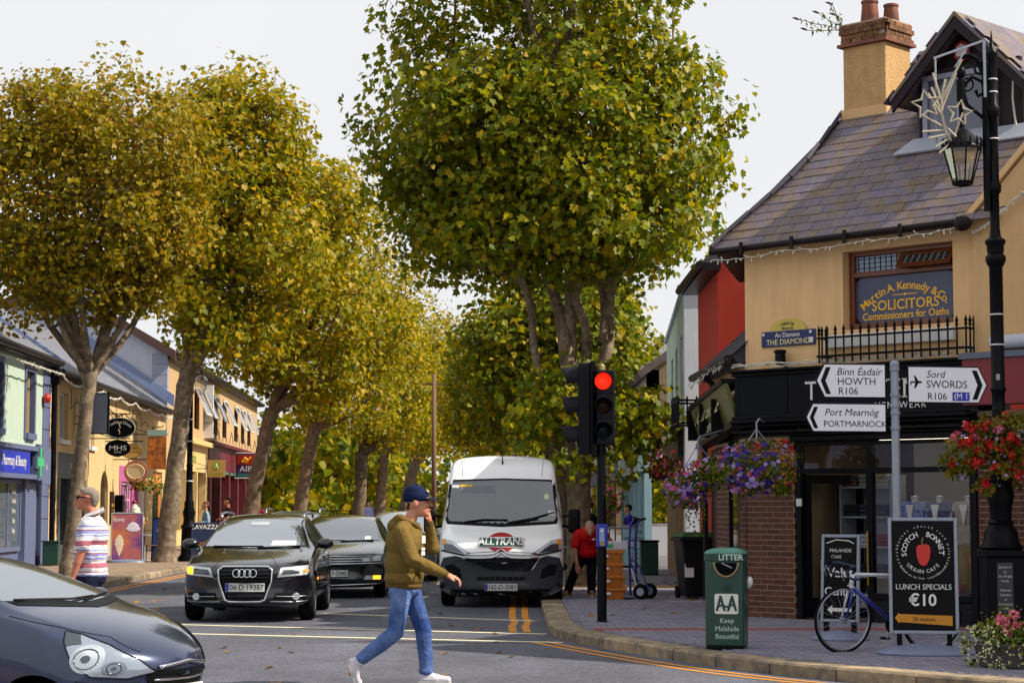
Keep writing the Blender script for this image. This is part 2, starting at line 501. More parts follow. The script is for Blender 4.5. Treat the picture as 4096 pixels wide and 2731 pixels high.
# walking from far to near the pavement lies on the left hand -> positive offset = road side
def off(P, o): return offset_path(P, o)
m_kerb = mat('granite_kerb', '#a08d70', .85, var=.14, vscale=9, bump=.5, bscale=60, orand=.24, col2='#6d6357', c2scale=5, c2amt=.5)
m_slab = mat('pavement_bed', '#3c3b3e', .9, var=.1, vscale=10)
inner = off(KERB, -.30)
pav_poly = inner + [(60, 6), (60, 190)]
pav = structure(MB().xy(pav_poly, -.19, .110).build('pavement_right', mat('pavement_concrete', '#66646a', .9, var=.12, vscale=3, bump=.2, bscale=80)))
def kerbs(path, width, parent, step=.95, inner_side=-1, h=.125):
    P = resample(path, step)
    for i in range(len(P) - 1):
        seg = [P[i], P[i + 1]]
        a = Vector(P[i]); b = Vector(P[i + 1]); d = (b - a); L = d.length; d.normalize(); nrm = Vector((d.y, -d.x)) * inner_side
        g = .011
        p0 = a + d * g; p1 = b - d * g
        q0 = p0 + nrm * (width + .012); q1 = p1 + nrm * (width + .012)
        c = (p0 + q1) / 2
        jz = random.uniform(-.006, .006); ch = .022
        bt = [p0, p1, q1, q0]
        def zz(p, k): return (p.x - c.x, p.y - c.y, k)
        e = nrm * ch
        V = [zz(p0, -.18), zz(p1, -.18), zz(q1, -.18), zz(q0, -.18),
             zz(p0, h + jz - ch), zz(p1, h + jz - ch),
             zz(p0 + e, h + jz), zz(p1 + e, h + jz), zz(q1, h + jz), zz(q0, h + jz)]
        F = [(0, 1, 5, 4), (4, 5, 7, 6), (6, 7, 8, 9), (1, 2, 8, 7, 5), (0, 4, 6, 9, 3), (2, 3, 9, 8), (0, 3, 2, 1)]
        if inner_side > 0: F = [f[::-1] for f in F]
        mb = MB(); mb.add(V, F)
        o = mb.build('kerb_stone', m_kerb, parent, loc=(c.x, c.y, 0))
kerbs([p for p in KERB if p[1] < 70], .30, pav)
# small block pavers at the corner: the nearest 300 singly, the rest joined
m_pv = mat('paver_grey', '#7d7a8a', .82, var=.12, vscale=20, bump=.3, bscale=120, isl=.18, orand=.18)
m_pvr = mat('paver_red', '#8a4f50', .82, var=.12, vscale=20, bump=.3, bscale=120, isl=.15, orand=.15)
m_pvb = mat('paver_buff', '#b08a55', .82, var=.12, vscale=20, bump=.3, bscale=120, isl=.15, orand=.15)
def inside(x, y, P):
    r = False; j = len(P) - 1
    for i in range(len(P)):
        if (P[i][1] > y) != (P[j][1] > y) and x < (P[j][0] - P[i][0]) * (y - P[i][1]) / (P[j][1] - P[i][1]) + P[i][0]: r = not r
        j = i
    return r
pin = off(KERB, -.42)
ppoly = [p for p in pin if p[1] < 90] + [(9, 15), (9, 90)]
def paver_geo(dx=0., dy=0., dz=0.):
    a, b = .0975, .0475; c = .006; t = .016
    V = [(-a, -b, .0), (a, -b, 0), (a, b, 0), (-a, b, 0), (-a + c, -b + c, t), (a - c, -b + c, t), (a - c, b - c, t), (-a + c, b - c, t)]
    F = [(4, 5, 6, 7), (0, 1, 5, 4), (1, 2, 6, 5), (2, 3, 7, 6), (3, 0, 4, 7)]
    return [(x + dx, y + dy, z + dz) for x, y, z in V], F
cells = []
j = 0; y = 16.0
while y < 41:
    x = .5 + (j % 2) * .1
    while x < 7.2:
        lim = 3.15 if y > 27.4 else 3.2 + (27.4 - y) * 1.02
        if x < lim - .05 and inside(x, y, ppoly) and abs(x / y) < .262:
            kind = 1 if 24.35 < y < 24.85 else (2 if 37.2 < y < 38.6 else 0)
            cells.append((y, x, kind))
        x += .2
    y += .1; j += 1
cells.sort()
pm = []
for m_ in (m_pv, m_pvr, m_pvb):
    q = MB(); q.add(*paver_geo()); me = q.mesh('paver'); me.materials.append(m_); pm.append(me)
rest = [MB(), MB(), MB()]
near = set()
vis = [c for c in cells if (EYE - .12) * 2000 / c[0] + 507 < 690]
for i, (y, x, k) in enumerate(vis):
    dz = .111 + random.uniform(-.0015, .0015)
    if i < 300:
        piece('paver', pm[k], pav, Matrix.Translation((x, y, dz)))
    else:
        rest[k].add(*paver_geo(x, y, dz))
for k, m_ in enumerate((m_pv, m_pvr, m_pvb)):
    if rest[k].V: rest[k].build('paver_field', m_, pav, kind='stuff')
MB().box(1.9, 3.0, 33.9, 35.6, .1115, .1295).build('tar_patch', m_patch, pav)

# left pavement
LK = [(-8.05, 190), (-8.12, 60), (-8.2, 44), (-8.3, 20), (-8.3, 5)]
LK2 = list(reversed(LK))
pl = structure(MB().xy(off(LK2, -.3) + [(-40, 190), (-40, 5)], -.19, .118).build('pavement_left', mat('pavement_flags', '#7d6a58', .9, var=.14, vscale=2, bump=.3, bscale=50)))
kerbs([p for p in smooth_path(LK2, 1) if 24 < p[1] < 110] , .3, pl, step=1.4, inner_side=-1)
# flagstones on the left pavement
m_flag = mat('flagstone', '#84715d', .88, var=.12, vscale=6, bump=.25, bscale=60, orand=.12, isl=.1)
fl = MB(); me_f = None; nf = 0
for jy in range(0, 60):
    yy = 40 + jy * .62
    for ix in range(5):
        xx = -8.92 - ix * .62 - (jy % 2) * .2
        v = [(-.3, -.3, 0), (.3, -.3, 0), (.3, .3, 0), (-.3, .3, 0), (-.29, -.29, .008), (.29, -.29, .008), (.29, .29, .008), (-.29, .29, .008)]
        f = [(4, 5, 6, 7), (0, 1, 5, 4), (1, 2, 6, 5), (2, 3, 7, 6), (3, 0, 4, 7)]
        if me_f is None:
            q = MB(); q.add(v, f); me_f = q.mesh('flagstone'); me_f.materials.append(m_flag)
        if nf < 260: piece('flagstone', me_f, pl, Matrix.Translation((xx, yy, .119))); nf += 1

# painted lines on the road (4 mm sheets)
ribbon('yellow_line', [(.02, 26.0), (-.005, 27.2), (.04, 28.3), (.0, 29.6), (.02, 34), (.02, 70)], .10, .004, m_yel, road)
ribbon('yellow_line', [(.20, 26.0), (.175, 27.2), (.225, 28.3), (.19, 29.6), (.21, 34), (.21, 70)], .10, .004, m_yel, road)
yk = [p for p in KERB if p[1] < 24.3]
ribbon('yellow_line', off(yk, .26), .075, .004, m_yel, road)
ribbon('yellow_line', off(yk, .44), .075, .004, m_yel, road)
lp = [p for p in smooth_path(LK2, 1) if p[1] > 20]
ribbon('yellow_line', off(lp, .30), .10, .004, m_yel, road)
ribbon('yellow_line', off(lp, .52), .10, .004, m_yel, road)
for (a, b) in (((-2.86, 30.55), (.33, 28.55)), ((-4.75, 27.75), (.43, 25.6)), ((-4.3, 25.75), (.60, 24.0))):
    ribbon('stop_line', [a, ((a[0] + b[0]) / 2, (a[1] + b[1]) / 2), b], .15, .005, m_wht, road)
ribbon('lane_line', [(-1.9, 33.2), (-1.55, 36.5)], .12, .004, m_wht, road)
for i in range(8): ribbon('lane_line', [(-1.55, 42 + i * 8), (-1.55, 45 + i * 8)], .1, .004, m_wht, road)
ribbon('road_patch', [(-3.4, 25.25), (-1, 24.55), (.3, 24.2)], .55, .002, m_patch, road)
ribbon('road_patch', [(-6.8, 34), (-5.6, 48)], .8, .002, m_patch, road)
# a scatter of fallen leaves
nL = 150
P_ = np.stack([RNG.uniform(-8, 4.5, nL), RNG.uniform(17, 45, nL), np.full(nL, .012)], 1)
P_[:, 2] = np.where((P_[:, 0] > .9) & (P_[:, 1] > 25), .14, P_[:, 2])
ok = ~((P_[:, 0] > .1) & (P_[:, 1] < 25.5))
P_ = P_[ok]; Nn = np.tile([0, 0, 1.], (len(P_), 1)) + RNG.normal(0, .15, (len(P_), 3))
me = leaf_mesh('fallen_leaves', P_, Nn, .10)
fo = obj('fallen_leaves', me, leaf_mat('dead_leaf', [(0, '#8a5a1c'), (.6, '#b58324'), (1, '#6b4a22')], .1), kind='stuff')
fo['label'] = 'small dry leaves scattered over the road and pavement'
# ------------------------------------------------------------------ buildings
def wall_open(mb, s0, s1, z0, z1, holes, y0, y1):
    S = sorted({s0, s1, *[h[0] for h in holes], *[h[1] for h in holes]}); Z = sorted({z0, z1, *[h[2] for h in holes], *[h[3] for h in holes]})
    S = [s for s in S if s0 <= s <= s1]; Z = [z for z in Z if z0 <= z <= z1]
    for a, b in zip(S, S[1:]):
        run = None
        for c, d in zip(Z, Z[1:]):
            m_ = ((a + b) / 2, (c + d) / 2)
            inh = any(h[0] < m_[0] < h[1] and h[2] < m_[1] < h[3] for h in holes)
            if inh:
                if run: mb.box(a, b, y0, y1, run[0], run[1]); run = None
            else: run = (run[0], d) if run else (c, d)
        if run: mb.box(a, b, y0, y1, run[0], run[1])
    return mb
m_glassd = mat('window_glass_dark', '#1b222a', .04, spec=.9)
m_glassb = mat('window_glass_blue', '#55606c', .05, spec=.9)
def window(parent, s0, s1, z0, z1, y, fm, gm=None, fw=.07, mull=(), tran=(), name='window', sill=None, fd=.07):
    """frame ring + pane set back at y (inward); mull: s positions, tran: z positions"""
    gm = gm or m_glassd
    f = MB()
    f.box(s0, s0 + fw, y, y + fd, z0, z1); f.box(s1 - fw, s1, y, y + fd, z0, z1)
    f.box(s0 + fw, s1 - fw, y, y + fd, z0, z0 + fw); f.box(s0 + fw, s1 - fw, y, y + fd, z1 - fw, z1)
    for q in mull: f.box(q - fw / 3, q + fw / 3, y + .004, y + fd - .004, z0 + fw, z1 - fw)
    for q in tran: f.box(s0 + fw, s1 - fw, y + .008, y + fd - .008, q - fw / 3, q + fw / 3)
    o = f.build(name, fm, parent)
    MB().box(s0 + fw * .5, s1 - fw * .5, y + fd * .45, y + fd * .45 + .012, z0 + fw * .5, z1 - fw * .5).build('pane', gm, o)
    if sill: MB().box(s0 - .08, s1 + .08, y - .22, y + .02, z0 - .10, z0 - .002).build('sill', sill, o)
    return o

# ---- corner building ---------------------------------------------------------
A = Vector((3.215, 27.466, 0)); ANG = R(-44.44)
CB = thing('corner_building', 'ochre rendered corner building with slate roof, dormer and black menswear shopfront', 'building', A, ANG)
CBI = (Matrix.Translation(A) @ Matrix.Rotation(ANG, 4, 'Z')).inverted()
def cbw(s, y, z): return CBI.inverted() @ Vector((s, y, z))
m_och = mat('ochre_render', '#e6bd88', .9, var=.07, vscale=1.6, bump=.4, bscale=90, streak=.08)
m_och2 = mat('ochre_render_shaded', '#d2ab7a', .9, var=.07, vscale=2.2, bump=.3, bscale=90, streak=.05)  # same ochre as the main wall, darkened for the shade on the gable
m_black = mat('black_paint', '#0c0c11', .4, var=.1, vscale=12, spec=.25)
m_fasc = mat('black_fascia', '#0c0e18', .45, var=.12, vscale=6)
m_slate = mat('roof_slate', '#5f5868', .62, var=.2, vscale=9, bump=.35, bscale=50, orand=.15, isl=.15, col2='#6e5c48', c2scale=3.4, c2amt=.52)
m_slated = mat('roof_slate_dark', '#3b3944', .7, var=.12, vscale=7, bump=.3, bscale=50, orand=.2, isl=.2)
m_gut = mat('dark_gutter', '#241d1e', .4)
m_wood = mat('varnished_wood', '#6a3413', .4, var=.15, vscale=25, coat=.3)
m_dkwood = mat('dark_barge_board', '#2b2327', .5, var=.1, vscale=14)
m_gold = mat('gold_letter', '#ffc01a', .45)
m_slateL = mat('left_slate', '#6a6d7a', .65, var=.15, vscale=6, bump=.3, bscale=50, isl=.14, col2='#7a6f5a', c2scale=1.2, c2amt=.62)
m_white = mat('white_paint', '#d9d8d6', .5, var=.04, vscale=8)
m_lead = mat('lead_flashing', '#9aa0ad', .45, var=.1, vscale=9)
m_tile = mat('terracotta', '#7e3f28', .6, var=.16, vscale=9, col2='#5a3326', c2scale=6)
m_brick = mat('brown_brick', '#5a3426', .85, var=.14, vscale=22, bump=.4, bscale=90, orand=.25, isl=.22)
m_mort = mat('mortar', '#a8937f', .95, var=.1, vscale=30)
m_wire = mat('string_light_cable', '#c9c6bd', .5)
m_iron = mat('black_iron', '#0b0b10', .42, var=.1, vscale=20, spec=.3)
# upper wall with window opening
WO = (1.63, 3.31, 3.93, 4.97)
wall = wall_open(MB(), 0, 3.68, 3.47, 5.14, [WO], 0, .32).build('wall', m_och, CB)
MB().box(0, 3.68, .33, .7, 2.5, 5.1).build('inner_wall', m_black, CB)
MB(CBI).prism([(3.22, 27.5, 3.3), (4.1, 27.5, 3.3), (4.9, 31.4, 3.3), (3.9, 31.4, 3.3)], (0, 0, 1.9)).build('side_wall', m_och, CB)
# solicitors' window
wf = MB()
s0, s1, z0, z1 = WO; fy = .14
wf.box(s0, s0 + .08, fy, fy + .12, z0, z1); wf.box(s1 - .08, s1, fy, fy + .12, z0, z1)
wf.box(s0 + .08, s1 - .08, fy, fy + .12, z1 - .06, z1); wf.box(s0 + .08, s1 - .08, fy, fy + .12, z0, z0 + .09)
wf.box(s0 + .08, s1 - .08, fy, fy + .12, 4.63, 4.70); wf.box(2.40, 2.46, fy + .003, fy + .117, 4.70, z1 - .06)
sw = wf.build('window', m_wood, CB, bev=.008)
rc = []
a0, a1, b0, b1, rr = s0 + .085, s1 - .085, z0 + .095, 4.625, .11
for cx, cz, t0 in ((a1 - rr, b1 - rr, 0), (a0 + rr, b1 - rr, 90), (a0 + rr, b0 + rr, 180), (a1 - rr, b0 + rr, 270)):
    for t in range(0, 91, 15): rc.append((cx + rr * math.cos(R(t0 + t)), cz + rr * math.sin(R(t0 + t))))
MB().xz(rc, fy + .05, fy + .065).build('sign_pane', mat('slate_blue_glass', '#4a506a', .25, spec=.4), sw)
yl = fy + .046
arc_text('Martin A. Kennedy & Co.', .15, m_gold, sw, (2.47, yl, 3.50), .98, 90, 6.9, bold=.012, serif=True)
text('SOLICITORS', .185, m_gold, sw, (2.47, yl, 4.235), bold=.008, serif=True, space=1.02)
text('Commissioners for Oaths', .135, m_gold, sw, (2.47, yl, 4.10), bold=.008, serif=True, wscale=.93)
MB().box(2.28, 2.66, yl - .002, yl, 4.362, 4.372).ell((2.47, yl, 4.367), (.018, .004, .018), 8, 6).build('gold_rule', m_gold, sw)
MB().box(s0 + .085, 2.395, fy + .06, fy + .068, 4.705, z1 - .065).build('leaded_pane', mat('leaded_glass', '#8fa3b8', .1, spec=.8, var=.2, vscale=9), sw)
ld = MB()
for i in range(8):
    x = s0 + .12 + i * .085; ld.box(x, x + .008, fy + .05, fy + .058, 4.71, z1 - .07)
for i in range(3): ld.box(s0 + .09, 2.39, fy + .049, fy + .057, 4.75 + i * .06, 4.757 + i * .06)
ld.build('lead_came', m_black, sw)
vp = MB(); ang = R(-38)
def vt(x, dz, dy): # vent hinged on top
    zt = z1 - .07; return (x, fy - .02 + dz * math.sin(ang) + dy * math.cos(ang), zt - dz * math.cos(ang) + dy * math.sin(ang))
for (x0_, x1_, d0, d1) in ((2.47, 2.53, 0, .24), (s1 - .10, s1 - .04, 0, .24), (2.53, s1 - .10, 0, .05), (2.53, s1 - .10, .19, .24)):
    P8 = [vt(x0_, d0, 0), vt(x1_, d0, 0), vt(x1_, d1, 0), vt(x0_, d1, 0)]
    vp.prism(P8, Vector(vt(x0_, d0, .035)) - Vector(vt(x0_, d0, 0)))
vo = vp.build('vent_sash', m_wood, sw)
vg = MB(); vg.prism([vt(2.53, .05, .01), vt(s1 - .10, .05, .01), vt(s1 - .10, .19, .01), vt(2.53, .19, .01)], Vector(vt(0, 0, .018)) - Vector(vt(0, 0, .01)))
vg.build('leaded_pane', m_glassd, vo)
vl = MB()
for i in range(7):
    x = 2.56 + i * .095
    vl.bar(vt(x, .05, .005), vt(x + .05, .12, .005), .008); vl.bar(vt(x + .05, .12, .005), vt(x, .19, .005), .008)
    vl.bar(vt(x + .05, .05, .005), vt(x, .12, .005), .008); vl.bar(vt(x, .12, .005), vt(x + .05, .19, .005), .008)
vl.build('lead_came', mat('lead', '#8a8d94', .5), vo)
MB().box(1.38, 3.36, -.10, .13, 3.70, 3.87).build('window_sill', m_white, CB, bev=.012)
# spiked iron window guard: every bar a part
rg = MB(); ry = -.27; rz0, rz1 = 3.56, 3.82
rg.bar((1.40, ry, rz0 + .02), (3.68, ry, rz0 + .02), .045, .03); rg.bar((1.40, ry, rz1), (3.68, ry, rz1), .035, .025)
for s_ in (1.42, 3.66):
    rg.bar((s_, ry, rz0 + .02), (s_, 0, rz0 + .02), .04, .03); rg.bar((s_, ry, rz1), (s_, 0, rz1), .03, .025)
grail = rg.build('window_guard', m_iron, CB)
q = MB(); q.tube([(0, 0, -.07), (0, 0, -.05), (0, 0, -.04), (0, 0, .30), (0, 0, .315), (0, 0, .34), (0, 0, .36), (0, 0, .43)], [.004, .014, .012, .012, .024, .012, .024, .002], 6)
me_sp = q.mesh('spiked_bar'); me_sp.materials.append(m_iron)
for i in range(18): piece('spiked_bar', me_sp, grail, Matrix.Translation((1.43 + i * (3.65 - 1.43) / 17, ry, rz0)))
for s_ in (1.42, 3.66):
    for k in range(2): piece('spiked_bar', me_sp, grail, Matrix.Translation((s_, -.19 + k * .09, rz0)))
# street name plate
np_ = MB().box(.30, 1.19, -.03, -.002, 3.775, 3.985).build('street_name_plate', mat('navy_plate', '#15205c', .35), CB, bev=.006)
pts = [(.745 + .30 * math.cos(R(t)), 3.985 + .165 * math.sin(R(t))) for t in range(0, 181, 12)]
MB().xz(pts, -.028, -.004).build('crest_plate', mat('pale_yellow_plate', '#c9b24e', .4), np_)
m_plate_y = mat('plate_yellow_text', '#e8dc96', .5); m_navy = mat('navy_ink', '#161b3c', .5)
text('THE DIAMOND', .105, m_plate_y, np_, (.75, -.034, 3.83), bold=.0)
text('An Diamant', .085, m_white, np_, (.74, -.034, 3.925), bold=.01)
arc_text('Mullach Íde', .07, m_navy, np_, (.745, -.032, 3.87), .215, 90, 9.5)
text('Malahide', .055, m_navy, np_, (.745, -.032, 4.015), bold=.004)
MB().box(.315, .355, -.034, -.031, 3.93, 3.965).box(1.10, 1.14, -.034, -.031, 3.93, 3.965).build('corner_emblem', m_white, np_)
MB().xz([(1.10, 3.80), (1.155, 3.80), (1.165, 3.83), (1.165, 3.875), (1.09, 3.875), (1.09, 3.83)], -.034, -.031).build('shield_emblem', m_white, np_)
# small camera under it
sc_ = MB(); sc_.lathe([(.05, 0), (.075, .02), (.07, .15), (.085, .16), (.085, .19), (.06, .2)], 12, (.69, -.13, 3.52)); sc_.bar((.69, 0, 3.50), (.69, -.13, 3.53), .03)
sc_.tube([(.69, -.05, 3.5), (.70, -.03, 3.44), (.62, -.02, 3.40)], .008, 5)
sc_.build('wall_camera', m_black, CB, smooth=40)
# gutter + string lights
g = MB(); g.tube([(-.36, -.30, 5.12), (3.72, -.30, 5.15)], .045, 10); gut = g.build('gutter', m_gut, CB, smooth=40)
for i in range(5): MB().box(.2 + i * .85, .25 + i * .85, -.385, -.36, 5.03, 5.2).build('gutter_bracket', m_gut, gut)
def string_lights(name, P, parent=None, sag=.05, n=None, T=None, cab=.006, label=None):
    pts = []; bulbs = MB(T); cord = MB(T)
    for a, b in zip(P, P[1:]):
        a = Vector(a); b = Vector(b); k = max(4, int((b - a).length / .10))
        for i in range(k): t = i / k; pts.append(a.lerp(b, t) - Vector((0, 0, 4 * sag * t * (1 - t))) + Vector((random.uniform(-.012, .012),) * 3))
    pts.append(Vector(P[-1]))
    cord.tube(pts, cab, 5)
    for p in pts:
        d = Vector((random.uniform(-.5, .5), random.uniform(-.6, .2), random.uniform(-1, .4))).normalized() * random.uniform(.04, .07)
        bulbs.tube([p, p + d], [.006, .009], 5)
    o = cord.build(name, m_wire, parent)
    bulbs.build('bulbs', mat('clear_bulb', '#d9d4c4', .2, spec=.8), o, kind='stuff')
    return o
string_lights('string_lights', [(-.3, -.34, 5.0), (.9, -.34, 5.03), (2.2, -.34, 5.04), (3.6, -.34, 5.08)], CB, .03)
# fascia
fa = MB().box(-.06, 3.62, -.16, .02, 2.84, 3.38).build('fascia', m_fasc, CB)
co = MB()
for (z_, h_, p_) in ((3.38, .05, .20), (3.43, .04, .26), (2.79, .05, .20), (2.74, .05, .24), (2.69, .04, .17), (2.60, .04, .2), (2.56, .035, .15)): co.box(-.10, 3.62, -p_, .04, z_, z_ + h_ - .003)
co.box(.8, 3.62, -.1, .03, 2.48, 2.556)
co.build('cornice', m_black, CB, bev=.01)
MB().box(-.065, .0, -.165, -.01, 2.86, 3.36).box(.78, .83, -.168, -.01, 2.86, 3.36).build('fascia_panel', m_black, fa)
text('T', .36, m_white, fa, (1.22, -.165, 3.13))
text('YEN', .36, m_white, fa, (2.56, -.165, 3.11), bold=0, serif=True, space=1.05)
text('MALAHIDE', .125, m_white, fa, (1.60, -.165, 2.905), space=1.25)
text('MENSWEAR', .125, m_white, fa, (2.60, -.165, 2.905), space=1.25)
cb_ = MB()
for k in range(4):
    P = [(-.05 + i * .12, -.2 - random.random() * .06, 3.475 + random.random() * .05 + .012 * k) for i in range(30)]
    cb_.tube(P, .007, 4)
cb_.build('loose_cables', m_wire, CB)
# brick piers: single bricks on mortar cores
def bricks(parent, T, L, z0, z1, budget, depth=.1, face=0., start=0.):
    """a pier face: local frame T (x along, -y out). Returns bricks left over budget as one mesh"""
    full = MB().box(0, .215, 0, depth, 0, .065).mesh('brick'); full.materials.append(m_brick)
    half = MB().box(0, .1025, 0, depth, 0, .065).mesh('brick'); half.materials.append(m_brick)
    k = 0; z = z0; used = 0; rest_ = MB(T)
    while z + .065 <= z1 + .01:
        x = start - (.1125 if k % 2 else 0)
        while x < L - .02:
            xa = max(x, 0); xb = min(x + .215, L); wd = xb - xa
            if wd > .03:
                me = full if wd > .2 else (half if .09 < wd < .115 else None)
                jy = random.uniform(-.003, .002)
                if me is not None and used < budget:
                    piece('brick', me, parent, T @ Matrix.Translation((xa, face + jy, z))); used += 1
                else: rest_.box(xa, xb, face + jy, face + jy + depth, z, z + .065)
            x += .225
        z += .075; k += 1
    if rest_.V: rest_.build('brick_infill', m_brick, parent, kind='stuff')
    return used
MB().box(.01, .79, .005, .42, .1, 2.56).build('brick_pier', m_mort, CB)
pier = [c for c in CB.children if c.name.startswith('brick_pier')][0]
bricks(pier, Matrix(), .80, .12, 2.52, 150)
def cbT(p, direction):
    """frame in corner-building space whose x runs along a world direction"""
    d = Vector((direction[0], direction[1], 0)).normalized()
    yv = Vector((-d.y, d.x, 0))
    Mw = Matrix(((d.x, yv.x, 0, p[0]), (d.y, yv.y, 0, p[1]), (0, 0, 1, 0), (0, 0, 0, 1)))
    return CBI @ Mw
MB().box(3.62, 5.4, .005, .4, .1, 2.8).build('brick_pier', m_mort, CB)
pier2 = [c for c in CB.children if c.name.startswith('brick_pier.')][0]
bricks(pier2, Matrix.Translation((3.61, 0, 0)), 1.78, .12, 2.78, 130)
# shopfront: door bay, window, interior
m_clear = glass('shop_glass', '#0a0d10', .1, .93)
sf = MB()
sf.box(.84, .92, -.02, .08, .12, 2.47); sf.box(1.96, 2.05, -.02, .08, .12, 2.47); sf.box(3.50, 3.60, -.02, .08, .12, 2.47)
sf.box(.92, 1.96, -.015, .07, 2.05, 2.12); sf.box(2.05, 3.50, -.015, .07, 2.05, 2.12); sf.box(.92, 1.96, -.015, .07, 2.42, 2.47); sf.box(2.05, 3.50, -.015, .07, 2.42, 2.47)
sf.box(2.05, 3.50, -.03, .10, .42, .50)
shop = sf.build('shopfront_frame', m_black, CB, bev=.006)
MB().box(2.05, 3.50, .02, .03, .50, 2.05).build('pane', m_clear, shop); MB().box(2.05, 3.50, .02, .03, 2.12, 2.42).build('pane', m_clear, shop)
MB().box(.92, 1.96, .02, .03, 2.12, 2.42).build('pane', m_clear, shop)
st = MB()
for k in range(4): st.box(2.05, 3.50, -.01 + .004 * (k % 2), .08, .12 + k * .075, .19 + k * .075)
st.build('stall_riser', mat('black_brick', '#1d1d22', .55, isl=.15), shop)
dr = MB(Matrix.Translation((.95, .06, 0)) @ Matrix.Rotation(R(72), 4, 'Z'))
dr.box(0, .09, 0, .05, .14, 2.04); dr.box(.86, .95, 0, .05, .14, 2.04); dr.box(.09, .86, 0, .05, .14, .40); dr.box(.09, .86, 0, .05, 1.92, 2.04)
dro = dr.build('open_door', m_black, CB)
tb = MB(); tb.tube([(2.0, -.055, .6), (2.0, -.055, 1.3)], .012, 8); tb.build('door_rail', mat('brass', '#b5892f', .3, metal=1), CB)
MB().box(.85, .93, -.03, -.005, 1.62, 1.72).build('letter_slot', m_white, CB)
inr = MB(); inr.box(.80, 3.64, 2.6, 2.66, .1, 2.8); inr.box(.80, .835, .09, 2.6, .1, 2.8); inr.box(3.60, 3.64, .42, 2.6, .1, 2.8); inr.box(.80, 3.64, .1, 2.6, 2.6, 2.66)
inr.build('shop_interior', mat('shop_inner_wall', '#6b5a45', .9, var=.1, vscale=3), CB)
MB().box(.82, 3.56, .05, 2.6, .125, .14).build('shop_floor', mat('shop_floorboard', '#4a3626', .7, var=.1, vscale=5), CB)
# roof
E0 = -.25; ZE = 5.16; PT = R(45)
def rp(s, y, o=0.): return Vector((s, y - o * math.sin(PT), ZE + (y - E0) * math.tan(PT) + o * math.cos(PT)))
def hipx(y):
    pts = [(-.30, -.36), (-.03, -.26), (.49, .08), (.94, .34), (1.38, .39), (1.82, .42), (2.7, .74)]
    for (a, b), (c, d) in zip(pts, pts[1:]):
        if y <= c: return b + (d - b) * (y - a) / (c - a)
    return pts[-1][1]
RY = 2.62
rb = MB()
rb.prism([rp(-.34, E0), rp(3.66, E0), rp(3.66, .32), rp(6.5, .32), rp(6.5, RY), rp(.72, RY), rp(.42, 1.82), rp(.34, .94), rp(.08, .49), rp(-.26, -.03)], Vector((0, .05, -.06)))
roof = rb.build('roof', m_slated, CB)
# back and street slopes so that the roof stands from other sides
bk = MB(); bk.prism([rp(.72, RY), rp(6.5, RY), Vector((6.5, 5.6, 5.16)), Vector((.72, 5.6, 5.16))], (0, -.1, -.2))
bk.add([rp(-.36, E0), rp(.34, .94), rp(.42, 1.82), rp(.72, RY), Vector((.72, 5.6, 5.16)), Vector((-2.6, 3.2, 5.16))], [(5, 3, 2, 1, 0), (5, 4, 3)])
bk.build('back_slope', m_slated, roof)
gauge = .183; swd = .30; nsl = 0; rest_s = MB(); smesh = MB().box(-.146, .146, 0, .012, 0, .31).mesh('slate'); smesh.materials.append(m_slate)
import itertools
k = 0
while True:
    t = k * gauge; y = E0 + t * math.cos(PT)
    if y > RY - .02: break
    hx = hipx(y); s_ = -.45 + (k % 2) * swd / 2 + random.uniform(-.01, .01)
    while s_ < 5.0:
        c = s_ + swd / 2; a = max(s_, hx); b = s_ + swd; s_ += swd
        if b - a < .05: continue
        if c > 3.75 + (y - E0) * 1.2 + .25 and c > 3.9: continue
        if y > 1.05 and 2.1 < c < 3.9: continue
        if y > 1.75 and .5 < c < 1.1: continue
        p = rp(0, y); tilt = PT - R(2.2)
        M = Matrix.Translation((c, p.y, p.z)) @ Matrix.Rotation(tilt, 4, 'X') @ Matrix.Translation((0, 0, .016)) @ Matrix.Rotation(-PI / 2, 4, 'X')
        M = Matrix.Translation(Vector((c, p.y, p.z)) + Vector((0, -math.sin(PT), math.cos(PT))) * (.012 + random.uniform(0, .004))) @ Matrix.Rotation(tilt - PI / 2 , 4, 'X') @ Matrix.Rotation(random.gauss(0, .01), 4, 'Y') @ Matrix.Translation((0, 0, min(0, random.gauss(.01, .012))))
        if b - a > swd - .03 and nsl < 300: piece('slate', smesh, roof, M); nsl += 1
        else:
            rest_s.T = M; rest_s.box(a - c + .004, b - c - .004, 0, .012, 0, .31)
    k += 1
if rest_s.V: rest_s.build('cut_slates', m_slate, roof, kind='stuff')
hp = MB()
yy = E0
while yy < 1.75:
    y2 = yy + .26
    hp.bar(rp(hipx(yy) - .03, yy, .03), rp(hipx(y2) - .03, y2 - .015, .045), .13, .05, up=(-.6, -.3, .7)); yy = y2
hp.build('hip_tiles', m_slated, roof)
MB().bar((1.2, RY, 8.05), (6.5, RY, 8.05), .2, .1).build('ridge_tiles', m_slated, roof)
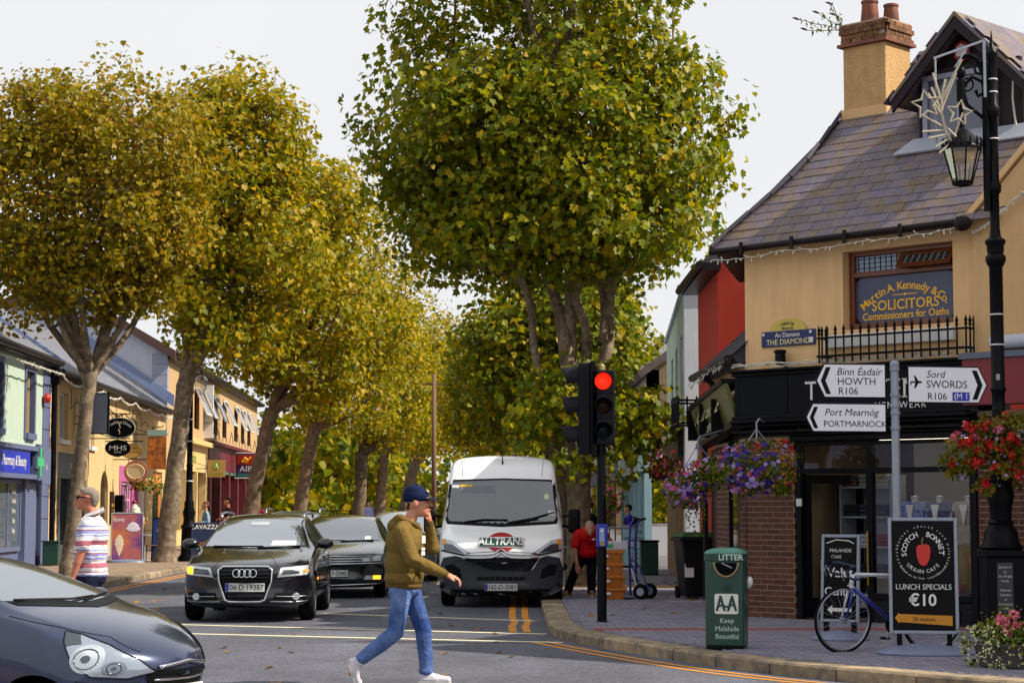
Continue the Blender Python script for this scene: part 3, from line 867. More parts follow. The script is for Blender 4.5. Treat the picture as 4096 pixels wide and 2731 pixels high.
# chimney
ch = MB().box(.46, 1.18, 1.75, 2.4, 6.7, 8.19).build('chimney', mat('chimney_render', '#bd9866', .95, var=.14, vscale=5, bump=1., bscale=35, streak=.08), roof, bev=.02)
MB().box(.43, 1.21, 1.715, 1.749, 6.9, 7.28).box(1.181, 1.215, 1.73, 2.4, 6.9, 7.36).build('lead_apron', m_och2, ch)
fl_ = MB(); fl_.prism([(1.22, 1.72, 7.05), (1.22, 2.45, 7.78), (1.22, 2.45, 7.86), (1.22, 1.72, 7.13)], (.03, 0, 0)); fl_.build('flashing', m_lead, ch)
cap_o = MB().box(.40, 1.24, 1.69, 2.46, 8.19, 8.235).build('chimney_band', m_tile, ch)
cbm = MB().box(0, .20, 0, .1, 0, .062).mesh('brick'); cbm.materials.append(mat('chimney_brick', '#5e3a26', .9, var=.2, vscale=20, bump=.5, bscale=70, orand=.3, col2='#7d5a38', c2scale=8))
MB().box(.47, 1.17, 1.76, 2.39, 8.235, 8.49).build('cap_core', m_mort, ch)
for kz in range(4):
    o_ = .0 if kz < 2 else .02
    for i in range(4):
        x = .445 - o_ + i * .212 + (.0 if kz % 2 else -.06)
        if x + .2 < 1.26 + o_: piece('brick', cbm, ch, Matrix.Translation((max(x, .44 - o_), 1.73 - o_, 8.238 + kz * .067)))
    for i in range(3):
        y = 1.73 - o_ + .11 + i * .212 - (.06 if kz % 2 else 0)
        piece('brick', cbm, ch, Matrix.Translation((1.20 + o_, y, 8.238 + kz * .067)) @ Matrix.Rotation(PI / 2, 4, 'Z'))
MB().box(.45, 1.19, 1.74, 2.42, 8.505, 8.53).build('flaunching', m_mort, ch)
for (sx_, sy_, r_, h_) in ((.80, 1.95, .135, .34), (.98, 2.22, .12, .30)):
    MB().lathe([(r_ * .95, 0), (r_, .02), (r_ * .82, h_ * .85), (r_ * .92, h_ * .87), (r_ * .92, h_ * .97), (r_ * .78, h_), (r_ * .7, h_), (r_ * .7, h_ * .4), (0, h_ * .4)], 20, (sx_, sy_, 8.53)).build('chimney_pot', m_tile, ch, smooth=40)
# dormer
dy = 1.08
dm = MB(); dm.xz([(2.12, 6.45), (3.70, 6.45), (3.70, 7.30), (2.91, 8.02), (2.12, 7.30)], dy + .06, dy + .2)
dor = dm.build('dormer', m_dkwood, roof)
ck = MB()
for x0_, x1_ in ((2.10, 2.13), (3.69, 3.72)): ck.yz([(dy + .06, 6.45), (dy + .06, 7.32), (dy + 1.0, 7.4), (dy + .9, 7.4)], x0_, x1_)
ck.build('dormer_cheek', m_slated, dor)
dw = MB(); dw.box(2.22, 2.29, dy - .02, dy + .08, 6.52, 7.40); dw.box(3.27, 3.34, dy - .02, dy + .08, 6.52, 7.40); dw.box(2.29, 3.27, dy - .02, dy + .08, 6.52, 6.59); dw.box(2.29, 3.27, dy - .02, dy + .08, 7.33, 7.40); dw.box(2.75, 2.82, dy - .015, dy + .07, 6.59, 7.33)
dwo = dw.build('dormer_window', mat('lilac_grey_frame', '#8d90a4', .5), dor, bev=.006)
for a, b in ((2.29, 2.75), (2.82, 3.27)): MB().box(a, b, dy + .02, dy + .03, 6.59, 7.33).build('pane', mat('dormer_glass', '#4a5062', .06, spec=.8), dwo)
bb = MB()
for sg in (-1, 1):
    ax = 2.91; ex = ax + sg * 1.0
    bb.prism([(ax, dy - .28, 8.10), (ex, dy - .28, 7.10), (ex, dy - .28, 6.92), (ax, dy - .28, 7.90)], (0, .05, 0))
bb.build('barge_board', m_dkwood, dor)
dr_ = MB()
for sg in (-1, 1):
    ax = 2.91; ex = ax + sg * 1.02
    dr_.prism([(ax, dy - .30, 8.14), (ex, dy - .30, 7.12), (ex, dy - .30, 7.06), (ax, dy - .30, 8.08)], (0, 2.2, 0))
dro_ = dr_.build('dormer_roof', m_slate, dor)
for sg in (-1, 1):
    for kk in range(6):
        for i in range(5):
            t = kk / 6; ax = 2.91 + sg * (1.04 - t * 1.02); zz = 7.12 + t * 1.02
            M = Matrix.Translation((ax, dy - .30 + i * .3 + (kk % 2) * .1 + .15, zz + .012)) @ Matrix.Rotation(sg * R(45), 4, 'Y') @ Matrix.Rotation(PI / 2, 4, 'Z')
            q = MB(M); q.box(-.146, .146, -.12, .12, 0, .012)
            q.build('slate', m_slate, dro_)
sf_ = MB(); sf_.box(2.12, 3.70, dy - .02, dy + .058, 7.40, 7.46); sf_.build('head_trim', m_dkwood, dor)
MB().prism([rp(1.86, .90, .03), rp(3.96, .90, .03), rp(3.80, 1.12, .03), rp(2.05, 1.12, .03)], Vector((0, -.02, .02))).build('lead_apron', m_lead, dor)
al = MB(); P6 = [(2.83 + .13 * math.cos(R(60 * i + 30)), 7.66 + .15 * math.sin(R(60 * i + 30))) for i in range(6)]
al.xz(P6, dy - .0, dy + .05); alo = al.build('alarm_box', mat('alarm_red', '#b3202a', .4), dor)
P6 = [(2.83 + .09 * math.cos(R(60 * i + 30)), 7.66 + .105 * math.sin(R(60 * i + 30))) for i in range(6)]
MB().xz(P6, dy - .012, dy).build('alarm_panel', m_white, alo)
MB().tube([(3.62, dy - .03, 7.3), (3.60, dy - .03, 6.9), (3.64, dy - .03, 6.55), (3.60, dy - .05, 6.5)], .014, 6).build('white_cable', m_wire, dor)
# gable bay to the right, red fascia
gb = MB(); gb.xz([(3.68, 3.5), (8.6, 3.5), (8.6, 5.2), (6.15, 7.55), (3.68, 5.2)], -.12, .3)
gbo = gb.build('gable_wall', m_och2, CB)
MB().prism([(3.60, -.16, 5.16), (6.15, -.16, 7.60), (6.15, -.16, 7.70), (3.60, -.16, 5.26)], (0, .5, 0)).build('gable_coping', m_och, gbo)
MB().box(3.95, 4.7, -.14, -.121, 3.6, 5.0).build('raised_panel', m_och2, gbo)
MB().box(8.7, 24, -.1, 8, .1, 10).build('neighbour_wing', m_och2, CB)
for k in range(5):
    for z_ in (.7, 4.0, 7.0): window(CB, 9.6 + k * 2.9, 11.0 + k * 2.9, z_, z_ + 1.7, -.16, m_white, m_glassd, sill=m_white, mull=(10.3 + k * 2.9,))
MB().box(5.41, 8.69, .06, .4, .1, 2.85).build('red_shopfront', MATS.get('maroon_shop') or mat('maroon_shop', '#5c1020', .45), CB)
window(CB, 5.7, 7.0, .6, 2.5, -.01, m_black, m_glassd); window(CB, 7.2, 8.5, .6, 2.5, -.01, m_black, m_glassd)
rf_ = MB().box(3.63, 6.8, -.34, -.02, 2.86, 3.42).build('red_fascia', mat('maroon_paint', '#7d1226', .4, var=.05, vscale=5), CB)
MB().box(3.60, 6.8, -.38, -.0, 3.425, 3.50).build('lead_cap', mat('grey_lead', '#5a6274', .5), rf_)
for k in range(2): MB().box(4.15 + k * 1.2, 4.17 + k * 1.2, -.345, -.341, 2.88, 3.40).build('panel_joint', m_black, rf_)
MB().tube([(4.0, -.24, 3.62), (6.8, -.24, 3.62)], .09, 12).build('awning_roll', mat('grey_awning', '#b7bac6', .6), CB, smooth=40)
MB().box(3.56, 3.64, -.10, -.04, 3.55, 3.62).build('junction_box', m_white, CB)
string_lights('string_lights', [(3.72, -.2, 5.0), (4.3, -.2, 5.35), (4.9, -.2, 5.75)], CB, .04, cab=.015)
MB().ell((3.66, -.32, 5.12), (.12, .09, .1), 10, 8).build('gutter_end', m_gut, gut, smooth=True)
# wing along the side street (single storey) with green fascia
WA = Vector((3.215, 27.466, 0)); WB = Vector((3.10, 31.6, 0))
Tw = cbT((WA.x, WA.y), ((WA - WB).x, (WA - WB).y))    # x runs towards the camera, -y faces the street
Tw = cbT((WB.x, WB.y), ((WA - WB).x, (WA - WB).y))
LW = (WA - WB).length
wing = MB(Tw).box(0, LW - .02, .05, .4, 3.0, 3.75).build('wing_wall', m_och, CB)
MB(Tw).box(0, LW - .03, .12, .3, .1, 3.0).build('wing_backing', m_black, CB)
m_green = mat('olive_green_fascia', '#4f5412', .4, var=.15, vscale=6)
gf = MB(Tw).prism([(0, -.30, 3.10), (LW + .0, -.30, 3.30), (LW, -.14, 2.78), (0, -.14, 2.6)], (0, .05, .02)).build('green_fascia', m_green, CB)
gfr = MB(Tw)
gfr.prism([(0, -.34, 3.10), (LW, -.34, 3.30), (LW, -.34, 3.37), (0, -.34, 3.17)], (0, .3, 0)); gfr.prism([(0, -.2, 2.52), (LW, -.2, 2.70), (LW, -.2, 2.78), (0, -.2, 2.60)], (0, .2, 0))
for x in (.05, 1.5, 2.9): gfr.box(x, x + .06, -.33, -.1, 2.65, 3.15)
gfr.build('fascia_trim', m_black, gf)
def wing_text(body, size, x, y, z, **k):
    me = text_mesh(body, size, **k); M = Tw @ Matrix.Translation((x, y, z)) @ Matrix.Rotation(R(-15), 4, 'X') @ Matrix.Rotation(R(-2.8), 4, 'Y')
    mb = MB(M); mb.add([tuple(v.co) for v in me.vertices], [tuple(p.vertices) for p in me.polygons]); mb.build('lettering', mat('cream_letter', '#d9d3a4', .5), gf)
wing_text('TONY BYRNE', .33, 2.0, -.275, 3.0, serif=True, wscale=1.25)
wing_text('BEST MENSWEAR', .2, 2.0, -.225, 2.78, serif=True, wscale=1.2)
for i, (x0_, x1_) in enumerate(((LW - .75, LW - .12), (.9, 2.3))):
    pw = MB(Tw).box(x0_ + .01, x1_ - .01, .005, .2, .1, 2.55).build('brick_pier', m_mort, CB)
    bricks(pw, Tw @ Matrix.Translation((x0_, 0, 0)), x1_ - x0_, .12, 2.52, 100)
MB(Tw).box(2.35, LW - .8, .03, .06, .5, 2.5).build('side_window', m_glassd, CB)
MB(Tw).box(2.30, 2.36, -.0, .1, .12, 2.55).box(LW - .82, LW - .76, 0, .1, .12, 2.55).box(2.36, LW - .82, -.0, .1, .12, .5).build('side_window_frame', m_black, CB)
MB(Tw).box(.1, .85, .03, .1, .12, 2.5).build('side_door', mat('dark_brown_door', '#2b1a16', .5), CB)
# lean-to slates
lr = MB(Tw).prism([(-.1, -.18, 3.68), (LW - .05, -.18, 3.68), (LW - .05, .75, 4.55), (.55, .75, 4.55)], (0, .12, -.12)).build('lean_to_roof', m_slated, CB)
for kk in range(6):
    for i in range(14):
        x = -.02 + i * .3 + (kk % 2) * .15
        if x < kk * .11 - .05 or x > LW - .2: continue
        M = Tw @ Matrix.Translation((x + .15, -.18 + kk * .155, 3.70 + kk * .145)) @ Matrix.Rotation(R(41.0), 4, 'X')
        q = MB(M); q.box(-.146, .146, 0, .28, 0, .012); q.build('slate', m_slated, lr)
gt = MB(Tw); gt.tube([(-.12, -.24, 3.64), (LW, -.24, 3.64)], .06, 8)
gt.tube([(.9, -.22, 3.62), (.9, -.05, 3.5), (.9, -.05, 3.3), (.35, -.06, 3.05), (.0, -.06, 2.95), (.0, -.06, .2)], .045, 8)
gt.build('downpipe', m_gut, CB, smooth=40)
string_lights('string_lights', [(-.35, -.26, 3.58), (.5, -.26, 3.55), (2, -.26, 3.62), (LW, -.26, 3.64)], CB, .05, T=Tw)
# small spiked guard on the wing
sg_ = MB(Tw)
for z_ in (2.9, 3.25): sg_.bar((-.2, -.55, z_), (.75, -.55, z_), .03); sg_.bar((-.2, -.55, z_), (-.2, 0, z_), .03); sg_.bar((.75, -.55, z_), (.75, 0, z_), .03)
sgo = sg_.build('window_guard', m_iron, CB)
for i in range(9): piece('spiked_bar', me_sp, sgo, Tw @ Matrix.Translation((-.2 + i * .118, -.55, 2.9)))
for i in range(3): piece('spiked_bar', me_sp, sgo, Tw @ Matrix.Translation((.75, -.42 + i * .15, 2.9)))

# red house ------------------------------------------------------------------
RH = thing('red_house', 'deep red rendered house wall between ochre corner building and white building', 'building', (3.28, 31.7, 0))
m_red = mat('red_render', '#a02813', .85, var=.06, vscale=2.5, bump=.25, bscale=80, streak=.05)
rw = MB()
rw.box(.0, 5, 0, .3, .1, 5.5)
rw.prism([(0, .3, .1), (.0, 3.4, .1), (.0, 3.4, 5.5), (0, .3, 5.5)], (.3, 0, 0))
rw.build('wall', m_red, RH)
rr_ = MB(); rr_.prism([(-.28, -.3, 5.48), (-.28, 3.6, 5.48), (2.6, 3.6, 8.2), (2.6, -.3, 8.2)], (.1, 0, -.12)); rr_.prism([(2.62, -.3, 8.2), (2.62, 3.6, 8.2), (5.4, 3.6, 5.5), (5.4, -.3, 5.5)], (-.1, 0, -.12))
rro = rr_.build('roof', m_slated, RH)
MB().tube([(-.32, -.35, 5.42), (-.32, 3.6, 5.42)], .065, 8).box(-.27, .02, -.32, 3.5, 5.34, 5.46).build('gutter', m_gut, rro)

# white building ----------------------------------------------------------------
WH = thing('white_building', 'plain white rendered building with flat parapet beyond the red wall', 'building', (3.2, 37, 0))
m_wr = mat('white_render', '#c3c9d2', .85, var=.05, vscale=2, bump=.5, bscale=60, streak=.06)
m_wr2 = mat('pale_green_render', '#bccfc2', .85, var=.05, vscale=2, bump=.3, bscale=60, streak=.06)
MB().box(0, 3.5, 0, .3, .1, 5.6).build('gable_wall', m_wr, WH)
TS = Matrix.Translation((0, 0, 0)) @ Matrix.Rotation(math.atan2(-.6, 12), 4, 'Z')
sfw = MB(TS @ Matrix(((0, 1, 0, 0), (1, 0, 0, 0), (0, 0, 1, 0), (0, 0, 0, 1))))   # x runs back along the street, y inward
wall_open(sfw, .3, 12, 3.1, 5.6, [(1.0, 2.2, 3.55, 4.9), (4, 5.2, 3.55, 4.9), (7, 8.2, 3.55, 4.9)], 0, .3)
sfo = sfw.build('street_wall', m_wr2, WH)
for k in range(3): MB(sfw.T).box(1.0 + 3 * k, 2.2 + 3 * k, .2, .25, 3.55, 4.9).build('window', m_glassb, WH)
MB(sfw.T).box(-.02, 12, -.06, .36, 5.6, 5.7).build('parapet_coping', m_wr, WH); MB().box(-.05, 3.5, -.06, .34, 5.601, 5.702).build('parapet_coping', m_wr, WH)
MB(sfw.T).box(.3, 12, .15, .3, .1, 3.1).build('shopfront', m_black, WH)
MB(sfw.T).box(.3, 12, -.12, .14, 2.55, 3.08).build('fascia', mat('charcoal_fascia', '#1c1f22', .4), WH)
for k in range(5): MB(sfw.T).box(1.0 + k * 2.2, 2.7 + k * 2.2, .11, .14, .7, 2.4).build('shop_window', m_glassd, WH)
for k in range(6): MB(sfw.T).box(.55 + k * 2.2, .7 + k * 2.2, -.02, .145, .12, 2.55).build('pilaster', mat('stone_pilaster', '#b59674', .8), WH)
# far right row
TR = thing('teal_shop', 'pale teal shopfront in low building beyond the backpack walker', 'building', (3.35, 49.5, 0))
m_teal = mat('pale_teal_paint', '#9fc3cf', .5, var=.05, vscale=3)
FX = Matrix(((0, 1, 0, 0), (1, 0, 0, 0), (0, 0, 1, 0), (0, 0, 0, 1)))
fw_ = MB(FX); wall_open(fw_, 0, 11, 3.0, 5.0, [(1.5, 2.6, 3.5, 4.6), (5, 6.1, 3.5, 4.6), (8, 9.1, 3.5, 4.6)], 0, .3); fw_.build('wall', m_white, TR)
for k in (1.5, 5, 8): MB(FX).box(k, k + 1.1, .15, .2, 3.5, 4.6).build('window', m_glassd, TR)
tf = MB(FX); tf.box(0, 11, -.15, .1, 2.5, 3.0)
for k in range(6): tf.box(k * 2.1, k * 2.1 + .22, -.08, .1, .12, 2.5)
tf.build('shopfront_frame', m_teal, TR)
for k in range(5): MB(FX).box(k * 2.1 + .22, k * 2.1 + 2.1, .05, .09, .6, 2.5).build('shop_window', m_glassd, TR)
MB(FX).box(0, 11, -.02, .04, .12, .6).build('stall_riser', m_teal, TR)
tr_ = MB(FX); tr_.prism([(-.1, -.25, 4.95), (11, -.25, 4.95), (11, 2.6, 7.0), (-.1, 2.6, 7.0)], (0, .1, -.15)); tr_.prism([(-.1, 2.6, 7.0), (11, 2.6, 7.0), (11, 5.4, 5.0), (-.1, 5.4, 5.0)], (0, -.1, -.15)); tr_.build('roof', m_slate, TR)
MB(FX).prism([(0, 0, 3.0), (0, 5, 3.0), (0, 5, 5), (0, 2.6, 6.85), (0, 0, 5)], (.25, 0, 0)).build('gable', mat('stone_gable', '#8d7a60', .9, var=.12, vscale=8), TR)
CR = thing('cream_terrace', 'cream fronted terrace at far end of the right pavement', 'building', (3.25, 61.5, 0))
wall_open(MB(FX), 0, 26, 3, 5.6, [(1.5 + 4 * k, 2.7 + 4 * k, 3.5, 4.8) for k in range(6)], 0, .3).build('wall', mat('cream_render', '#cfc7b4', .85, var=.05, vscale=2), CR)
for k in range(6):
    MB(FX).box(1.5 + 4 * k, 2.7 + 4 * k, .15, .2, 3.5, 4.8).build('window', m_glassd, CR)
    MB(FX).box(.5 + 4 * k, 3.6 + 4 * k, .12, .2, .5, 2.4).build('shop_window', m_glassd, CR)
MB(FX).box(0, 26, .18, .3, .1, 3).build('ground_floor', m_white, CR)
MB(FX).box(0, 26, -.1, .17, 2.45, 2.95).build('fascia', mat('slate_blue_fascia', '#47586a', .5), CR)
MB(FX).prism([(0, -.25, 5.55), (26, -.25, 5.55), (26, 3, 8), (0, 3, 8)], (0, .1, -.15)).build('roof', m_slated, CR)
MB(FX).prism([(0, 0, 3.0), (0, 6, 3.0), (0, 6, 5.5), (0, 3, 7.9), (0, 0, 5.5)], (.25, 0, 0)).build('gable', m_wr, CR)

# ------------------------------------------------------------------ left row
def BX(d): return -12.1 - .035 * (d - 50)
LANG = math.atan2(1, -.035)
def bx_d(px):
    k = (px - 512) / 2000.0          # x = k d = -10.35 - .035 d
    return -10.35 / (k + .035)
def left_building(name, label, d0):
    return thing(name, label, 'building', (BX(d0), d0, 0), LANG)
def slate_roof(parent, L, ze, yr, zr, over=.3, m=None, back=True, course=.22, s0=0.):
    m = m_slateL
    b = MB(); b.prism([(s0 - .05, -over, ze), (L + .05, -over, ze), (L + .05, yr, zr), (s0 - .05, yr, zr)], (0, .12, -.15))
    if back: b.prism([(s0 - .05, yr + .01, zr), (L + .05, yr + .01, zr), (L + .05, 2 * yr, ze), (s0 - .05, 2 * yr, ze)], (0, -.12, -.15))
    o = b.build('roof', m_slated, parent)
    slope = math.hypot(yr + over, zr - ze); n = int(slope / course); a = math.atan2(zr - ze, yr + over)
    c = MB(); w_ = .33; cnt = int((L - s0) / w_)
    for k in range(n):
        t = k / n; y = -over + t * (yr + over); z = ze + t * (zr - ze)
        M = Matrix.Translation((0, y, z)) @ Matrix.Rotation(a - R(2.5), 4, 'X')
        c.T = M
        for i in range(cnt + 1):
            x = s0 + i * w_ - (k % 2) * w_ / 2
            x0_, x1_ = max(x, s0) + .004, min(x + w_, L) - .004
            if x1_ - x0_ > .03: c.add([(x0_, 0, .02), (x1_, 0, .02), (x1_, course * 1.4, .02), (x0_, course * 1.4, .02), (x0_, 0, .0), (x1_, 0, .0)], [(0, 1, 2, 3), (4, 5, 1, 0)])
    c.build('slate_courses', m, o, kind='stuff')
    return o
# mint building
MBd = left_building('mint_shop_house', 'mint green two storey house with blue shopfront and green cross sign', 22.)
Lm = 52.75 - 22.
sd_ = lambda d: d - 22.
m_mint = mat('mint_render', '#a7b9a8', .85, var=.05, vscale=2, bump=.2, bscale=50, streak=.05)
m_slb = mat('slate_blue_paint', '#5b6485', .5, var=.06, vscale=5)
holes = [(sd_(49.65), sd_(50.65), 3.45, 5.0), (sd_(46.2), sd_(47.0), 3.45, 5.0)]
wall_open(MB(), 0, Lm - .95, 3.05, 5.42, holes, 0, .3).build('wall', m_mint, MBd)
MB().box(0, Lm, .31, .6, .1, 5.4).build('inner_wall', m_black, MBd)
MB().box(Lm - .98, Lm - .05, .002, .3, .1, 5.42).build('quoin_backing', mat('slate_blue_shadow', '#474e68', .6), MBd)
for k in range(9):
    z = .15 + k * .58; wd = .9 if k % 2 else .9
    MB().box(Lm - .95, Lm - .05, -.03, .01, z, z + .565).build('quoin', m_slb, MBd, bev=.015)
for h in holes:
    sr = MB(); e = .16
    sr.box(h[0] - e, h[0], -.035, .1, h[2] - .15, h[3] + e); sr.box(h[1], h[1] + e, -.035, .1, h[2] - .15, h[3] + e)
    sr.box(h[0], h[1], -.035, .1, h[3], h[3] + e); sr.box(h[0] - .02, h[1] + .02, -.1, .1, h[2] - .15, h[2])
    sr.build('window_surround', m_slb, MBd)
    window(MBd, h[0], h[1], h[2], h[3], .14, mat('honey_wood', '#a9711f', .45), m_glassd, fw=.1, tran=((h[2] + h[3]) / 2,))
MB().tube([(0, -.30, 5.40), (Lm, -.30, 5.40)], .09, 8).box(0, Lm, -.26, 0, 5.28, 5.42).build('gutter', m_gut, MBd)
MB().tube([(Lm - .02, -.12, 5.3), (Lm - .02, -.12, .15)], .075, 10).box(Lm - .14, Lm + .1, -.26, -.02, 4.85, 5.25).build('downpipe', m_black, MBd)
string_lights('string_lights', [(0, -.36, 5.2), (4, -.36, 5.18), (8, -.36, 5.2), (12, -.36, 5.15), (Lm, -.36, 5.1)], MBd, .06, cab=.02)
slate_roof(MBd, Lm, 5.42, 3.9, 8.2)
m_pw = MB(); m_pw.prism([(Lm - .1, -.3, 5.52), (Lm + .3, -.3, 5.52), (Lm + .3, 3.9, 8.38), (Lm - .1, 3.9, 8.38)], (0, .05, -.3)); m_pw.build('party_wall', mat('blue_grey_flashing', '#6f7fa6', .5, var=.12, vscale=3), MBd)
# blue shopfront
bsf = MB(); bsf.box(0, Lm - 1.0, .1, .3, .1, 3.05); bsf.build('shopfront_wall', m_slb, MBd)
m_bsign = mat('royal_blue_sign', '#1b2fae', .35)
bs = MB().box(sd_(44), sd_(49.0), -.28, .09, 2.42, 2.98).build('shop_sign', m_bsign, MBd)
text('Pharmacy & Beauty', .34, m_white, bs, (sd_(47.2), -.286, 2.70), bold=.01)
MB().box(sd_(43), sd_(50.6), -.34, .09, 2.99, 3.10).box(sd_(43), sd_(50.6), -.32, .09, 2.30, 2.41).box(sd_(50.6), sd_(51.7), -.26, .09, 2.2, 3.05).build('fascia_moulding', m_slb, MBd)
text('4', .28, m_white, MBd, (sd_(51.15), -.265, 2.62))
cx = MB(); cc = (sd_(49.85), 2.72)
cx.box(cc[0] - .45, cc[0] + .45, -.36, -.26, cc[1] - .15, cc[1] + .15); cx.box(cc[0] - .15, cc[0] + .15, -.355, -.255, cc[1] - .45, cc[1] - .152); cx.box(cc[0] - .15, cc[0] + .15, -.355, -.255, cc[1] + .152, cc[1] + .45)
cxo = cx.build('cross_sign', m_slb, MBd)
cx = MB(); cx.box(cc[0] - .36, cc[0] + .36, -.38, -.361, cc[1] - .1, cc[1] + .1); cx.box(cc[0] - .1, cc[0] + .1, -.38, -.361, cc[1] - .36, cc[1] - .102); cx.box(cc[0] - .1, cc[0] + .1, -.38, -.361, cc[1] + .102, cc[1] + .36)
cx.build('green_cross', mat('cross_green', '#37b06a', .4), cxo)
window(MBd, sd_(46.3), sd_(49.5), .55, 2.28, .02, m_slb, m_glassb, fw=.1, mull=(sd_(48),), name='shop_window')
for k in range(5): text(('Beauty', 'Health', 'Photo', 'Gifts', 'Baby')[k], .17, m_white, MBd, (sd_(48.7), .03, 2.0 - k * .24))
MB().box(sd_(49.6), sd_(50.9), -.06, .1, .12, 2.3).build('pilaster', m_slb, MBd)
red_b = MB().ell((sd_(51.75), -.12, 4.42), (.13, .1, .13), 12, 8).build('alarm_bell', mat('bell_red', '#a81a1a', .4), MBd, smooth=True)
# beige row
BR = left_building('beige_shop_row', 'long low ochre row with slate roof holding several small shopfronts', 52.8)
Lb = 74.9 - 52.8; s2 = lambda d: d - 52.8
m_beige = mat('warm_beige_render', '#c6a877', .88, var=.05, vscale=2, bump=.2, bscale=50, streak=.06)
wins = [(s2(54.2), s2(55.4), 3.45, 4.75), (s2(58.5), s2(59.6), 3.4, 4.6), (s2(63.2), s2(64.2), 3.4, 4.55), (s2(67.0), s2(68.0), 3.4, 4.5), (s2(71.3), s2(72.3), 3.4, 4.5)]
arch = (s2(60.8), s2(62.2), .12, 2.75)
wall_open(MB(), 0, Lb, .1, 5.2, wins + [arch, (s2(54.0), s2(58.2), .12, 3.1), (s2(64.3), s2(68.4), .12, 2.95), (s2(69.2), s2(70.2), .12, 2.4), (s2(71.8), s2(74.2), .12, 2.9)], 0, .3).build('wall', m_beige, BR)
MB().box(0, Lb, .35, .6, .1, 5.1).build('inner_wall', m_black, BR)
for h in wins:
    window(BR, h[0], h[1], h[2], h[3], .12, m_wr, mat('blind_glass', '#8d9687', .3), fw=.08)
    MB().box(h[0] - .08, h[1] + .08, -.08, .1, h[2] - .12, h[2] - .002).build('sill', m_white, BR)
MB().tube([(0, -.30, 5.18), (Lb, -.30, 5.16)], .09, 8).box(0, Lb, -.26, 0, 5.06, 5.2).build('gutter', m_gut, BR)
string_lights('string_lights', [(i * 3.1, -.36, 4.98 + random.uniform(-.05, .05)) for i in range(8)], BR, .12, cab=.022)
slate_roof(BR, Lb, 5.2, 3.9, 8.0)
m_gsh = mat('slate_grey_shopfront', '#454c55', .45)
gs = MB(); gs.box(s2(54.0), s2(58.2), .0, .25, 2.4, 3.1); 
for d in (54.0, 55.9, 57.95): gs.box(s2(d), s2(d) + .25, -.03, .2, .12, 2.4)
gs.box(s2(54.25), s2(57.95), .0, .2, .12, .6)
gso = gs.build('grey_shopfront', m_gsh, BR)
MB().box(s2(54.25), s2(57.95), .12, .16, .6, 2.4).build('shop_window', m_glassd, gso)
text('SALON', .26, m_white, gso, (s2(56.2), -.01, 2.75))
tr3 = MB(); tr3.xz([(s2(57.3), 2.55), (s2(57.9), 2.55), (s2(57.6), 3.0)], -.02, -.004); tr3.build('tree_emblem', m_white, gso)
text('salon\nand spa', .16, m_white, gso, (s2(56.9), .10, 1.0))
m_blk2 = mat('black_gloss_door', '#0c0d10', .2)
ad = MB(); ac = (arch[0] + arch[1]) / 2; hw = (arch[1] - arch[0]) / 2
ad.box(arch[0], arch[1], .1, .16, .12, 2.06)
ado = ad.build('arched_door', m_blk2, BR)
P = [(ac + hw * math.cos(R(t)), 2.06 + .66 * math.sin(R(t))) for t in range(0, 181, 15)]
MB().xz(P, .11, .15).build('fanlight', m_glassd, ado)
sp = MB()
for sg in (0, 1):
    Q = [(ac + hw * math.cos(R(t)), 2.06 + .66 * math.sin(R(t))) for t in (range(0, 91, 15) if sg == 0 else range(180, 89, -15))]
    ex = arch[1] if sg == 0 else arch[0]
    sp.xz(Q + [(ac, 2.75), (ex, 2.75)] if sg == 0 else Q + [(ac, 2.75), (ex, 2.75)], .002, .2)
sp.build('arch_spandrel', m_beige, ado)
MB().box(s2(62.5), s2(63.1), -.05, -.005, 1.1, 2.1).build('menu_board', mat('dark_brown_board', '#2a1b12', .5), BR)
text('MENU\n~ ~ ~', .14, m_gold, BR, (s2(62.8), -.056, 1.6))
MB().box(s2(63.5), s2(63.95), -.25, -.004, 1.45, 2.0).build('meter_box', m_black, BR)
m_pink = mat('rose_pink_paint', '#b0568f', .5, var=.05, vscale=4)
ps = MB(); ps.box(s2(64.3), s2(68.4), -.02, .25, 2.45, 2.95)
for d in (64.3, 66.9, 68.1): ps.box(s2(d), s2(d) + .3, -.03, .2, .12, 2.45)
ps.box(s2(67.2), s2(68.1), .05, .2, .12, 2.45); ps.box(s2(64.6), s2(66.9), .0, .2, .12, .8)
pso = ps.build('pink_shopfront', m_pink, BR)
wp = window(BR, s2(64.6), s2(66.9), .8, 2.45, .05, mat('pale_pink_frame', '#d79ac4', .5), m_glassd, fw=.09, mull=[s2(64.6) + .46 * k for k in range(1, 5)], tran=(1.3, 1.85), name='lattice_window')
MB().box(s2(69.2), s2(70.2), .05, .1, .2, 2.35).build('window_poster', mat('pastel_poster', '#9fa7b5', .4, col2='#d8b7b0', c2scale=3), BR)
m_or = mat('amber_door', '#b2660f', .45)
MB().box(s2(71.8), s2(74.2), .08, .2, .12, 2.9).build('amber_shopfront', m_or, BR)
MB().box(s2(72.3), s2(73.6), .05, .075, .8, 2.1).build('shop_window', m_glassd, BR)
wrs = MB()
for k in range(6): wrs.tube([(s2(55) + k * 2.6 + random.random(), -.02, 4.9), (s2(55.6) + k * 2.6, -.03, 4.2 + random.random() * .3), (s2(56.6) + k * 2.6, -.02, 4.6), (s2(57.6) + k * 2.6, -.02, 4.4)], .009, 5)
wrs.build('wall_cables', m_black, BR)
